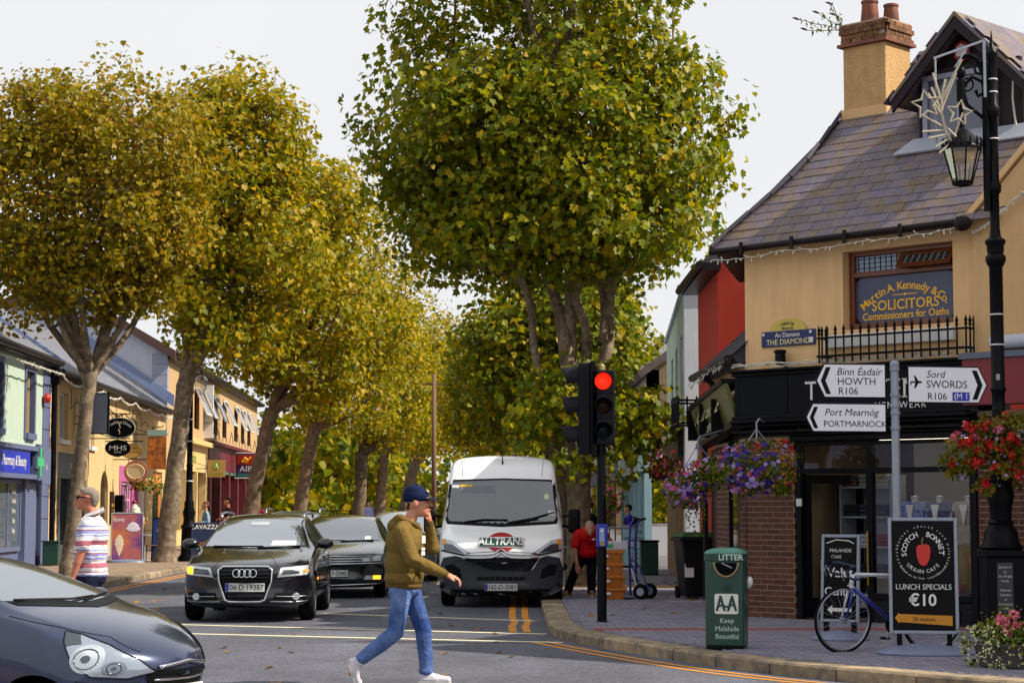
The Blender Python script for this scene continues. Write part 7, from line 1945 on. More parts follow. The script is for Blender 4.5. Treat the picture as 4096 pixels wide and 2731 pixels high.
me = text_mesh('(M 1)', .09, align='LEFT'); q = MB(Mx @ Matrix.Translation((.53, -.0095, .078))); q.add([tuple(v.co) for v in me.vertices], [tuple(p.vertices) for p in me.polygons]); q.build('lettering', m_sgn, mp_)
q = MB(Mx); q.xz([(.035, .235), (.05, .24), (.09, .24), (.075, .30), (.09, .30), (.125, .245), (.16, .24), (.17, .232), (.16, .224), (.125, .219), (.09, .165), (.075, .165), (.09, .225), (.05, .225), (.04, .20), (.032, .20)], -.0075, -.0045); q.build('aeroplane_symbol', m_sblk, pn)
for z in (2.98, 2.70, 2.58, 2.62 - .28, 2.50): MB().lathe([(.05, z - .02), (.054, z - .015), (.054, z + .015), (.05, z + .02)], 14).build('clamp', m_gal, SP)
# cafe advertising board
def aboard(name, label, loc, rz, w_, h_, col, frame=m_gal, base=True, tilt=R(-4), lift=.18):
    T = thing(name, label, 'sign board', loc, rz, 'pavement boards')
    M = Matrix.Translation((0, 0, lift)) @ Matrix.Rotation(tilt, 4, 'X')
    MB(M).box(-w_ / 2 + .03, w_ / 2 - .03, -.02, .0, .03, h_ - .03).build('panel', col, T)
    f = MB(M); f.box(-w_ / 2, -w_ / 2 + .035, -.032, .012, 0, h_); f.box(w_ / 2 - .035, w_ / 2, -.032, .012, 0, h_); f.box(-w_ / 2 + .035, w_ / 2 - .035, -.032, .012, 0, .035); f.box(-w_ / 2 + .035, w_ / 2 - .035, -.032, .012, h_ - .035, h_)
    f.build('frame', frame, T, bev=.008)
    if base:
        for x in (-w_ * .36, w_ * .36): MB().box(x - .025, x + .025, -.03, .02, .10, lift + .02).build('spring_foot', m_black, T)
        b = MB(); b.lathe([(.5, 0), (.51, .025), (.46, .05), (.36, .075), (.22, .105), (.12, .115), (0, .118)], 28, sx=w_ * 1.4, sy=.64); b.build('water_base', mat('grey_base', '#6f7691', .5, var=.06, vscale=6), T, smooth=50)
    def on(mb_fn): pass
    return T, M
def put_text(T, M, s, sz, m_, x, z, y=-.024, **k):
    me = text_mesh(s, sz, **k); q = MB(M @ Matrix.Translation((x, y, z))); q.add([tuple(v.co) for v in me.vertices], [tuple(p.vertices) for p in me.polygons]); return q.build('lettering', m_, T)
m_bpan = mat('black_panel', '#0a090c', .4)
AB, MA = aboard('advertising_board', 'black cafe board with red pepper and lunch specials price on grey base', (4.16, 20.35, .12), R(-9), .69, 1.17, m_bpan, lift=.21)
def put_arc(T, M, s, sz, m_, c_, rad, amid, step, up=1, y=-.024, **k):
    o = arc_text(s, sz, m_, T, (c_[0], y, c_[1]), rad, amid, step, up, **k); o.data.transform(M); return o
ccx, ccz = .0, .82
put_arc(AB, MA, 'SCOTCH', .072, m_white, (ccx, ccz), .185, 150, 25, serif=True, bold=.01)
put_arc(AB, MA, 'BONNET', .072, m_white, (ccx, ccz), .185, 36, 25, serif=True, bold=.01)
put_arc(AB, MA, 'URBAN CAFE', .052, m_white, (ccx, ccz), .195, 270, 18.5, -1, serif=True)
put_arc(AB, MA, 'scotchbonnet  church road malahide', .034, m_white, (ccx, ccz), .262, 90, 13.2)
put_arc(AB, MA, 'follow us on line  scotchbonnet', .034, m_white, (ccx, ccz), .262, 270, 7.4, -1)
pp = MB(MA); pp.xz([(-.065, .87), (-.04, .895), (0, .90), (.04, .905), (.07, .88), (.075, .82), (.06, .74), (.03, .69), (-.005, .685), (-.04, .71), (-.06, .78)], -.026, -.0215); pp.build('red_pepper', mat('pepper_red', '#c41f10', .4, var=.1, vscale=20), AB)
MB(MA).tube([(-.005, -.026, .89), (-.008, -.026, .93), (.004, -.026, .97)], .009, 6).build('pepper_stalk', mat('stalk', '#6b5a22', .6), AB)
put_text(AB, MA, 'LUNCH SPECIALS', .076, m_white, 0, .47, serif=True, wscale=.95)
put_text(AB, MA, '€10', .165, m_white, -.01, .335, serif=True, bold=.02)
MB(MA).xz([(-.29, .16), (-.25, .215), (-.25, .20), (.28, .185), (.28, .085), (-.25, .12), (-.25, .105)], -.026, -.0215).build('arrow', mat('arrow_gold', '#c07f0e', .5), AB)
put_text(AB, MA, '20 metres', .055, m_ink, .0, .148, -.029, serif=True)
VB, MV = aboard('advertising_board', 'narrow black valet centre board standing behind the bicycle', (3.68, 22.6, .12), R(-32), .46, .98, m_bpan, lift=.20)
put_text(VB, MV, 'MALAHIDE', .055, m_white, 0, .80); put_text(VB, MV, 'CARS', .05, m_white, -.05, .73)
put_text(VB, MV, 'Valet', .15, m_white, 0, .55, bold=.01); put_text(VB, MV, 'Centre', .13, m_white, 0, .34, bold=.01)
MB(MV).xz([(-.15, .14), (-.09, .19), (-.09, .16), (.14, .16), (.14, .12), (-.09, .12), (-.09, .09)], -.026, -.0215).build('arrow', m_white, VB)
MB(MV).tube([(-.17, -.028, .88), (-.05, -.028, .92), (.10, -.028, .91), (.16, -.028, .88)], .006, 5).build('car_outline', m_white, VB)
# bicycle: x axis runs from rear (0) to front (1.0)
fwp = Vector((3.40, 20.75, 0)); rwp = Vector((4.36, 21.02, 0)); dirb = (fwp - rwp)
BK = thing('bicycle', 'white and blue racing bicycle leaning on the sign post behind the cafe board', 'bicycle', (rwp.x, rwp.y, .12), rot=(0, 0, 0))
BK.rotation_euler = Euler((R(-5), 0, math.atan2(dirb.y, dirb.x)), 'XYZ')
rW = .335
def bwheel(x, steer=0.):
    T_ = Matrix.Translation((x, 0, rW)) @ Matrix.Rotation(steer, 4, 'Z')
    t = MB(T_); t.tube([(rW * math.cos(2 * PI * i / 48), 0, rW * math.sin(2 * PI * i / 48)) for i in range(48)], .013, 8, closed=True)
    w_o = t.build('wheel', m_tyre, BK, smooth=True)
    t = MB(T_); t.tube([((rW - .022) * math.cos(2 * PI * i / 48), 0, (rW - .022) * math.sin(2 * PI * i / 48)) for i in range(48)], .012, 6, closed=True); t.build('rim', m_alloy, w_o, smooth=True)
    t = MB(T_)
    for i in range(20):
        a = 2 * PI * i / 20; t.tube([(.015 * math.cos(a + 1.2), .02 * (-1) ** i, .015 * math.sin(a + 1.2)), ((rW - .025) * math.cos(a), 0, (rW - .025) * math.sin(a))], .0016, 4)
    t.build('spokes', m_gal, w_o, kind='stuff')
    t = MB(T_); t.lathe([(.018, -.05), (.018, .05)], 10, axis='y'); t.build('hub', m_alloy, w_o)
bwheel(0); bwheel(1.0, R(8))
m_bw = mat('frame_white', '#cfd2dc', .3, coat=.5); m_bb = mat('frame_blue', '#1c2a8c', .3, coat=.5)
bbk = (.40, 0, .27); seat = (.27, 0, .78); hd1 = (.90, 0, .80); hd0 = (.925, 0, .68)
MB().tube([bbk, hd0], .024, 10).build('down_tube', m_bb, BK, smooth=True); MB().tube([seat, hd1], .019, 10).build('top_tube', m_bw, BK, smooth=True); MB().tube([bbk, seat], .018, 10).build('seat_tube', m_bb, BK, smooth=True)
MB().tube([hd0, hd1], .024, 10).build('head_tube', m_bw, BK, smooth=True)
for sg in (-1, 1):
    MB().tube([(.37, sg * .02, .27), (0, sg * .06, rW)], .009, 6).build('chain_stay', m_bb, BK); MB().tube([(.28, sg * .02, .75), (0, sg * .06, rW)], .008, 6).build('seat_stay', m_bw, BK)
    MB().tube([(.925, sg * .045, .67), (.945, sg * .055, .55), (1.0, sg * .05, rW)], [.016, .014, .008], 8).build('fork_blade', m_bw if sg < 0 else m_bb, BK, smooth=True)
MB().tube([(.925, -.05, .67), (.925, .05, .67)], .02, 8).build('fork_crown', m_bw, BK)
MB().tube([(.90, 0, .80), (.893, 0, .87), (.97, 0, .90)], .016, 8).build('stem', m_blkp, BK)
for sg in (-1, 1):
    MB().tube([(.97, 0, .90), (.97, sg * .19, .90), (1.04, sg * .205, .90), (1.075, sg * .21, .86), (1.06, sg * .21, .80), (1.0, sg * .21, .775), (.93, sg * .21, .775)], .014, 8).build('handlebar', mat('bar_tape', '#22304f', .8), BK, smooth=True)
    MB().cbox((1.08, sg * .207, .90), (.07, .03, .05)).build('brake_hood', m_blkp, BK, bev=.01); MB().tube([(1.10, sg * .207, .89), (1.125, sg * .21, .82), (1.10, sg * .21, .76)], .006, 5).build('brake_lever', m_alloy, BK)
MB().tube([(1.09, -.2, .93), (1.0, -.1, 1.0), (.96, 0, .9)], .004, 5).tube([(1.09, .2, .93), (1.0, .1, 1.0), (.96, 0, .85)], .004, 5).build('brake_cables', m_blkp, BK)
MB().tube([seat, (.245, 0, .88)], .014, 8).build('seat_post', m_alloy, BK)
sd3 = blob('saddle', [('c', (.13, 0, .905), .055, (.24, 0, .905), .045), ('c', (.24, 0, .905), .035, (.38, 0, .905), .018)], .01, m_blkp, BK, 2)
cr_ = MB(); cr_.lathe([(.10, -.004), (.10, .004)], 24, (bbk[0], -.05, bbk[2]), axis='y'); cr_.build('chainring', m_blkp, BK)
MB().bar((.40, -.065, .27), (.47, -.07, .12), .02, .012).bar((.40, .065, .27), (.33, .07, .42), .02, .012).build('crank', m_alloy, BK); MB().cbox((.47, -.11, .12), (.08, .07, .02)).build('pedal', m_blkp, BK); MB().cbox((.33, .11, .42), (.08, .07, .02)).build('pedal', m_blkp, BK)
MB().tube([(.40, -.055, .37), (.0, -.055, .38), (-.03, -.055, .33), (.0, -.055, .29), (.40, -.055, .17)], .005, 4).build('chain', m_blkp, BK)

# flowers ---------------------------------------------------------------------------
FL_LEAF = leaf_mat('basket_leaves', [(0, '#2f4a0e'), (.5, '#55701a'), (.85, '#7d8426'), (1, '#8a6a2a')], .3)
PETAL = {k: mat('petal_' + k, v, .6, isl=.22, trans=.2) for k, v in dict(violet='#3a1aa0', lilac='#a98fd0', pink='#d0528c', hot='#c81a6a', red='#c8160e', orange='#c07a12', white='#dcdce0', rose='#d96a80', cream='#c9cf9a').items()}
FLOWER = ([(0, 0)] + [(math.cos(2 * PI * i / 10) * (.5 if i % 2 else .38), math.sin(2 * PI * i / 10) * (.5 if i % 2 else .38) + .3) for i in range(10)], [(i + 1, (i + 1) % 10 + 1, 0) for i in range(10)])
FLOWER = ([(math.cos(2 * PI * i / 10) * (.5 if i % 2 else .36), math.sin(2 * PI * i / 10) * (.5 if i % 2 else .36) + .3) for i in range(10)], [tuple(range(10))])
def blooms(parent, name, key, P, N_, size, loc):
    if len(P) == 0: return
    me = leaf_mesh(name, P - np.array(loc), N_, size, FLOWER, fold=-.3, droop=-.2); obj(name, me, PETAL[key], parent, kind='stuff')
def cluster(P, N_, k, r):
    """geranium heads: k small petals round each point"""
    Q = np.repeat(P, k, 0) + RNG.normal(0, 1, (len(P) * k, 3)) * r; return Q, np.repeat(N_, k, 0) + RNG.normal(0, .6, (len(P) * k, 3))
def basket(label, loc, blobs, nleaf, leaf, sets, group=None, bowl=None, cat='flower basket', name='hanging_basket', lm=None, trail=None):
    """blobs in world space; sets: (name, colour, count, size, cluster k, region fn)"""
    T = thing(name, label, cat, loc, 0, group)
    Pn, Nn, _ = crown_pts(blobs, max(12, nleaf // 14), 14, .055, .55, .8)
    obj('foliage', leaf_mesh('foliage', Pn - np.array(loc), Nn, leaf, LEAF3), lm or FL_LEAF, T, kind='stuff')
    bl = np.array(blobs, float)
    for (nm, key, n, size, k, fn) in sets:
        idx = RNG.choice(len(bl), n * 4); b = bl[idx]; d = unit(n * 4); d[:, 1] = -np.abs(d[:, 1]) * .9 + .1 * d[:, 1]
        P = b[:, :3] + d * b[:, 3:6] * RNG.uniform(.97, 1.08, (n * 4, 1)); N_ = d + RNG.normal(0, .25, d.shape)
        if fn is not None: ok = fn(P); P = P[ok]; N_ = N_[ok]
        P = P[:n]; N_ = N_[:n]
        if k > 1: P, N_ = cluster(P, N_, k, size * .55)
        blooms(T, nm, key, P, N_, size, loc)
    if bowl: MB().lathe(bowl, 16).build('bowl', m_blkp, T, smooth=50)
    return T
# two big baskets at the corner
c1 = (3.10, 26.0, 2.12); bl1 = [(3.18, 26.0, 2.16, .42, .34, .30), (3.48, 26.0, 2.12, .20, .25, .34), (2.92, 26.05, 2.12, .25, .3, .30), (3.1, 25.95, 1.95, .36, .25, .22)]
lo_ = lambda P: P[:, 0] < 3.42
HB1 = basket('large hanging basket of violet petunias with orange flowers at its right', (3.18, 26.0, 2.0), bl1, 1400, .055, [('petunias', 'violet', 110, .085, 1, lo_), ('pale_petunias', 'lilac', 120, .075, 1, None), ('pink_geraniums', 'rose', 16, .035, 14, lo_), ('marigolds', 'orange', 60, .035, 5, lambda P: P[:, 0] > 3.38), ('red_geraniums', 'red', 7, .04, 16, lambda P: (P[:, 2] > 2.35)), ('hot_pink', 'hot', 14, .06, 1, None)], 'baskets on the corner shop')
br_ = MB(Matrix.Translation((-3.18, -26.0, -2.0))); br_.tube([(3.45, 27.2, 2.75), (3.22, 26.05, 2.75), (3.18, 26.0, 2.70), (3.18, 26.0, 2.45)], .014, 6); br_.tube([(3.18, 26.0, 2.62), (2.95, 26.0, 2.3)], .008, 5); br_.tube([(3.18, 26.0, 2.62), (3.42, 26.0, 2.3)], .008, 5); br_.build('bracket', m_gal, HB1)
bl2 = [(2.62, 28.2, 1.98, .30, .3, .26), (2.36, 28.2, 1.86, .24, .28, .24), (2.84, 28.1, 2.12, .25, .3, .22), (2.55, 28.15, 1.74, .2, .2, .16)]
HB2 = basket('hanging basket of pale lilac and pink petunias trailing left of the violet basket', (2.6, 28.2, 1.9), bl2, 1100, .055, [('pale_petunias', 'lilac', 130, .075, 1, None), ('pink_petunias', 'pink', 60, .07, 1, lambda P: P[:, 0] < 2.7), ('petunias', 'violet', 40, .08, 1, None), ('hot_pink', 'hot', 30, .065, 1, lambda P: P[:, 0] < 2.6), ('red_geraniums', 'red', 6, .04, 16, lambda P: P[:, 2] > 2.1)], 'baskets on the corner shop')
tr_p = []
for k in range(7):
    x = 2.45 + .04 * k + random.uniform(-.03, .03)
    for t in range(9): tr_p.append((x + random.uniform(-.03, .03), 28.05, 1.72 - t * .035 * (1 + (k % 3) * .4)))
tr_p = np.array(tr_p); obj('trailing_stems', leaf_mesh('trailing_stems', tr_p - np.array((2.6, 28.2, 1.9)), np.tile([-.2, -1, .2], (len(tr_p), 1)) + RNG.normal(0, .5, tr_p.shape), .045, LEAF3), FL_LEAF, HB2, kind='stuff')
br_ = MB(Matrix.Translation((-2.6, -28.2, -1.9))); br_.tube([(3.2, 28.6, 2.75), (2.66, 28.25, 2.6), (2.62, 28.2, 2.55), (2.62, 28.2, 2.25)], .014, 6); br_.tube([(2.62, 28.2, 2.5), (2.42, 28.2, 2.15)], .008, 5); br_.tube([(2.62, 28.2, 2.5), (2.85, 28.2, 2.2)], .008, 5); br_.build('bracket', m_gal, HB2)
b3 = W(664, 464, 36.2)
basket('dark red flower basket under the black awning of the white building', tuple(b3), [(b3.x, b3.y, b3.z, .3, .3, .25), (b3.x, b3.y, b3.z - .15, .22, .22, .18)], 500, .07, [('red_flowers', 'hot', 24, .07, 1, None), ('rust_flowers', 'red', 10, .05, 4, None)], 'baskets on the right side', lm=leaf_mat('dark_red_leaves', [(0, '#2f2f12'), (.6, '#4a2a18'), (1, '#5a3018')], .2))
b4 = W(610, 500, 47)
basket('magenta flower basket hanging on the far right shops', tuple(b4), [(b4.x, b4.y, b4.z, .3, .3, .4)], 300, .09, [('magenta_flowers', 'hot', 60, .09, 1, None)], 'baskets on the right side')

# right street lamp -------------------------------------------------------------------
LX, LY = 5.60, 23.0
LR = thing('street_lamp', 'tall black ornate lamp post with hanging lantern in the right foreground', 'street lamp', (LX, LY, .12), 0, 'street lamps')
MB().box(-.25, .25, -.25, .25, 0, .16).box(-.215, .215, -.215, .215, .16, .92).box(-.24, .24, -.24, .24, .92, 1.0).build('plinth', m_iron, LR, bev=.015)
MB().box(-.11, .07, -.225, -.216, .30, .86).build('plaque', mat('plaque_grey', '#33353c', .4), LR)
for i, t_ in enumerate(('Sponsored', 'by', 'The Wright', 'Family', '', 'Malahide', 'Chamber', 'of', 'Commerce', '1990')):
    if t_: text(t_, .034, m_white, LR, (-.02, -.229, .81 - i * .052))
MB().lathe([(.23, 1.0), (.26, 1.03), (.21, 1.08), (.19, 1.2), (.14, 1.28), (.15, 1.31), (.12, 1.34), (.13, 1.5), (.16, 1.62), (.13, 1.75), (.15, 1.80), (.10, 1.84), (.085, 1.95), (.075, 2.6)], 16).build('pedestal', m_iron, LR, smooth=45)
MB().lathe([(.085, 2.6), (.075, 2.62), (.075, 2.8), (.09, 2.82), (.09, 2.85), (.078, 2.87), (.078, 4.25), (.10, 4.28), (.12, 4.33), (.12, 4.37), (.09, 4.40), (.10, 4.45), (.10, 4.5), (.12, 4.53), (.12, 4.56), (.07, 4.60), (.055, 4.7), (.055, 5.1), (.08, 5.13), (.085, 5.2), (.06, 5.25), (.055, 6.0), (.08, 6.03), (.085, 6.12), (.06, 6.16), (.05, 6.7), (.07, 6.74), (.07, 6.78), (.035, 6.82), (.02, 6.9), (.001, 7.05)], 14).build('column', m_pole, LR, smooth=45)
MB().lathe([(.045, 4.9), (.042, 6.6), (.05, 6.62), (.04, 6.68)], 10, (-.085, -.02, 0)).build('side_pipe', m_pole, LR, smooth=45)
for z in (3.35, 3.70, 6.30, 6.45, 5.75): MB().lathe([(.082 if z < 4 else .062, z - .008), (.085 if z < 4 else .066, z), (.082 if z < 4 else .062, z + .008)], 12).build('cable_tie', m_white, LR)
def spiral(cx, cz, r0, r1, a0, turns, n=28, y=0): return [(cx + (r0 + (r1 - r0) * i / n) * math.cos(a0 + turns * 2 * PI * i / n), y, cz + (r0 + (r1 - r0) * i / n) * math.sin(a0 + turns * 2 * PI * i / n)) for i in range(n + 1)]
sc = MB()
sc.tube([(-.02, -.02, 5.75), (-.10, -.02, 5.98), (-.30, -.02, 6.15), (-.35, -.02, 6.35), (-.24, -.02, 6.48), (-.12, -.02, 6.42), (-.10, -.02, 6.30), (-.17, -.02, 6.25), (-.2, -.02, 6.32)], .022, 8)
sc.tube([(-.04, -.02, 6.2), (-.10, -.02, 6.5), (-.17, -.02, 6.68), (-.27, -.02, 6.74), (-.37, -.02, 6.70), (-.39, -.02, 6.58)], .03, 8)
sc.tube(spiral(-.15, 6.58, .09, .025, 1.2, -1.3, y=-.02), .014, 6)
sc.tube(spiral(-.30, 6.40, .10, .03, 3.5, 1.2, y=-.02), .012, 6)
sc.build('scroll_bracket', m_pole, LR, smooth=45)
lt = MB(); lx = -.37
MB().lathe([(.05, 6.58), (.06, 6.55), (.06, 6.50), (.03, 6.46), (.055, 6.44), (.05, 6.2), (.03, 6.12), (.028, 5.92), (.04, 5.90), (.03, 5.86)], 12, (lx, -.02, 0)).build('hanger', m_pole, LR, smooth=45)
ln = MB().lathe([(.03, 5.88), (.07, 5.86), (.13, 5.80), (.19, 5.70), (.22, 5.66), (.23, 5.64), (.225, 5.62)], 20, (lx, -.02, 0)).build('lantern_hood', m_iron, LR, smooth=45)
crn = MB()
for i in range(14):
    a = 2 * PI * i / 14; p = (lx + .225 * math.cos(a), -.02 + .225 * math.sin(a), 5.66); crn.tube([p, (p[0], p[1], 5.73), (p[0] - .02 * math.cos(a), p[1] - .02 * math.sin(a), 5.76)], [.018, .014, .004], 6)
crn.build('hood_cresting', m_iron, ln)
MB().lathe([(.215, 5.62), (.115, 5.24), (.10, 5.22)], 8, (lx, -.02, 0)).build('lantern_glass', glass('lantern_pane', '#cfc6b2', .22, .72), ln)
lb_ = MB()
for i in range(8):
    a = 2 * PI * i / 8; lb_.bar((lx + .217 * math.cos(a), -.02 + .217 * math.sin(a), 5.62), (lx + .113 * math.cos(a), -.02 + .113 * math.sin(a), 5.23), .016)
lb_.lathe([(.115, 5.25), (.125, 5.24), (.12, 5.21), (.09, 5.20), (.09, 5.235)], 16, (lx, -.02, 0))
lb_.build('lantern_bars', m_iron, ln, smooth=45)
MB().lathe([(.001, 5.60), (.15, 5.58), (.13, 5.50), (.06, 5.46), (.001, 5.45)], 14, (lx, -.02, 0)).build('reflector', mat('lamp_reflector', '#a9823c', .4, metal=.3), ln, smooth=45)
text('8', .10, m_white, LR, (-.02, -.082, 2.97))
# christmas decoration left on the lamp
DC = thing('light_decoration', 'unlit rope light star and spray decoration wired to the right lamp post', 'decoration', (LX, LY, 5.0))
fr = MB(); fr.bar((-.10, -.06, 2.02), (-.10, -.06, 1.35), .03); fr.bar((-.10, -.06, 2.02), (-.70, -.10, 1.80), .025); fr.tube([(-.68, -.10, 1.80), (-.68, -.10, .75)], .012, 6); fr.bar((-.30, -.07, 1.93), (-.45, -.08, 1.7), .015)
fr.build('frame', m_gal, DC)
m_rope = mat('rope_light', '#b5aa96', .35, spec=.7)
rp_ = MB(); stem = [(-.50, -.12, .80), (-.58, -.12, .95), (-.62, -.12, 1.15), (-.61, -.12, 1.35), (-.57, -.12, 1.55)]
rp_.tube(stem, .016, 7)
for (a, b) in (((-.62, 1.2), (-.45, 1.62)), ((-.61, 1.25), (-.72, 1.62)), ((-.60, 1.35), (-.38, 1.78)), ((-.6, 1.1), (-.78, 1.38)), ((-.62, 1.0), (-.86, 1.13)), ((-.60, .95), (-.85, .93)), ((-.57, .9), (-.78, .85)), ((-.55, .85), (-.70, .75)), ((-.50, .82), (-.38, 1.15)), ((-.58, 1.0), (-.44, .85)), ((-.61, 1.3), (-.52, 1.5)), ((-.62, 1.15), (-.74, 1.45)), ((-.5, .82), (-.66, .68))):
    rp_.tube([(a[0], -.12, a[1]), (b[0], -.14, b[1])], .013, 7)
rp_.build('rope_spray', m_rope, DC, smooth=50)
stp = [(-.80 + (.17 if i % 2 == 0 else .08) * math.cos(R(36 * i + 100)), -.14, 1.25 + (.17 if i % 2 == 0 else .08) * math.sin(R(36 * i + 100))) for i in range(10)]
MB().tube(stp, .016, 7, closed=True).build('rope_star', m_rope, DC, smooth=50)
stp = [(-.42 + (.15 if i % 2 == 0 else .07) * math.cos(R(36 * i + 80)), -.14, 1.15 + (.15 if i % 2 == 0 else .07) * math.sin(R(36 * i + 80))) for i in range(10)]
MB().tube(stp, .016, 7, closed=True).build('rope_star', m_rope, DC, smooth=50)
# flower ring on the lamp, planter below
bl5 = [(5.35, 22.75, 2.32, .40, .32, .25), (5.72, 22.75, 2.38, .40, .32, .28), (5.16, 22.8, 2.20, .27, .3, .24), (5.5, 22.7, 2.0, .48, .32, .24), (5.95, 22.8, 2.2, .34, .3, .32)]
basket('round lamp post flower ring of red and pink geraniums above the black plinth', (5.6, 22.9, 2.0), bl5, 2200, .06, [('red_geraniums', 'red', 42, .045, 26, None), ('rose_geraniums', 'rose', 10, .046, 24, lambda P: (P[:, 2] > 2.3) & (P[:, 0] < 5.6)), ('white_geraniums', 'white', 5, .042, 20, lambda P: (P[:, 2] > 2.4) & (P[:, 0] > 5.4)), ('pale_petunias', 'lilac', 45, .05, 1, None)], None, lm=leaf_mat('lamp_basket_leaves', [(0, '#41551a'), (.45, '#67702a'), (.8, '#837634'), (1, '#94794a')], .3))
blp = [(4.62, 18.75, .42, .24, .25, .22), (4.38, 18.85, .32, .2, .2, .2), (4.85, 18.7, .35, .25, .25, .25), (4.6, 18.6, .25, .3, .2, .16)]
PLN = basket('low pavement planter of white alyssum and red geraniums at the right edge', (4.65, 18.8, .12), blp, 1300, .05, [('alyssum', 'cream', 420, .022, 3, lambda P: P[:, 2] < .52), ('red_geraniums', 'red', 8, .04, 22, lambda P: P[:, 2] > .5), ('rose_geraniums', 'rose', 9, .045, 22, lambda P: P[:, 2] > .42)], None, cat='planter', name='planter')
MB().lathe([(.26, 0), (.30, .02), (.34, .20), (.36, .22), (.33, .23), (.30, .18)], 20).build('trough', mat('trough_grey', '#4a4744', .8), PLN, smooth=45)

# delivery crates and hand truck ---------------------------------------------------------
m_crate = mat('orange_crate', '#b2660c', .5, var=.05, vscale=8)
def crate_mesh():
    mb = MB(); a, b, h = .185, .17, .198
    mb.add([(-a + .02, -b + .02, 0), (a - .02, -b + .02, 0), (a - .02, b - .02, 0), (-a + .02, b - .02, 0), (-a, -b, h), (a, -b, h), (a, b, h), (-a, b, h)], [(0, 3, 2, 1), (0, 1, 5, 4), (1, 2, 6, 5), (2, 3, 7, 6), (3, 0, 4, 7), (4, 5, 6, 7)])
    mb.box(-a - .02, a + .02, -b - .02, b + .02, h - .06, h - .002)
    for x in (-.12, 0, .12): mb.box(x - .008, x + .008, -b - .004, -b + .03, .03, h - .06)
    return mb
crp = W(615, 560, 32.6)
for i, lab in enumerate(('orange plastic crate at the bottom of the delivery stack', 'orange plastic crate second from bottom of the delivery stack', 'orange plastic crate third from bottom of the delivery stack', 'orange plastic crate on top of the delivery stack under parcel')):
    T = thing('crate', lab, 'crate', (1.62 + random.uniform(-.02, .02), 32.6, .125 + i * .2), R(random.uniform(-6, 6)), 'stacked delivery crates')
    o = crate_mesh().build('tub', m_crate, T, bev=.008)
    MB().box(-.14, -.05, -.197, -.191, .08, .12).build('label_sticker', m_white, T)
pa = thing('parcel', 'white paper wrapped parcel on top of the orange crates', 'parcel', (1.68, 32.6, .125 + 4 * .2), R(5))
MB().box(-.19, .18, -.15, .15, .0, .13).build('wrapping', mat('paper_white', '#c3c4cc', .7, bump=.5, bscale=30, bdist=.04), pa, bev=.01); MB().box(-.16, -.06, -.156, -.151, .03, .09).build('green_stamp', mat('stamp_green', '#3a9a6a', .6), pa)
HT = thing('hand_truck', 'blue two wheeled hand truck leaning against the orange crates', 'hand truck', (1.98, 32.75, .12), R(-25))
m_hb = mat('truck_blue', '#1c2a8c', .35, coat=.4)
hf = MB()
for y in (-.14, .14): hf.tube([(0, y, .06), (-.02, y, .9), (.0, y, 1.2), (.06, y, 1.28)], .02, 8)
hf.build('side_rail', m_hb, HT, smooth=50)
for z in (.3, .62, .95, 1.18): MB().tube([(-.01, -.14, z), (-.01, .14, z)], .014, 8).build('cross_bar', m_hb, HT)
for y in (-.14, .14): MB().tube([(-.01, y, .62), (.22, y, .14)], .013, 8).build('brace', m_hb, HT); MB().tube([(.06, y, 1.28), (.16, y, 1.30)], .02, 8).build('grip', m_blkp, HT)
MB().box(-.24, .0, -.18, .18, .02, .035).build('toe_plate', m_hb, HT)
for y in (-.2, .2):
    T_ = MB().lathe([(.06, -.03), (.12, -.035), (.13, 0), (.12, .035), (.06, .03)], 20, (.2, y, .13), axis='y').build('wheel', m_tyre, HT, smooth=50)
    MB().lathe([(.001, -.03), (.065, -.032), (.065, .032), (.001, .03)], 14, (.2, y, .13), axis='y').build('hub', m_gal, T_)
MB().tube([(.02, -.15, .5), (.12, -.17, .2)], .012, 6).build('strap', m_white, HT)
# far right small things
gb2 = thing('litter_box', 'small dark green metal bin on the far right pavement', 'litter bin', (3.05, 44.8, .12))
MB().box(-.2, .2, -.2, .2, 0, .72).build('body', m_grn, gb2, bev=.02); MB().box(-.22, .22, -.22, .22, .72, .76).build('rim', m_black, gb2)
TBd, MT = aboard('advertising_board', 'pale teal sandwich board beside the walker with the backpack', (3.12, 50.4, .12), 0, .75, 1.05, m_teal, base=False, lift=0)
put_text(TBd, MT, 'CAFE', .14, m_sblk, 0, .86); put_text(TBd, MT, 'PROVENCE', .12, m_sblk, 0, .70); put_text(TBd, MT, 'sweet\ncooking\n& best', .11, m_sblk, 0, .34)
MB().box(-.4, .4, -.06, .34, 0, .04).build('base', m_black, TBd)
GRl = thing('pedestrian_railing', 'grey metal pedestrian railing behind the worker in red', 'railing', (2.0, 47.5, .12))
for z in (.55, 1.0): MB().tube([(-.8, 0, z), (.9, 0, z)], .025, 8).build('rail', m_gal, GRl)
for x in (-.8, -.05, .9): MB().tube([(x, 0, 0), (x, 0, 1.02)], .025, 8).build('post', m_gal, GRl)
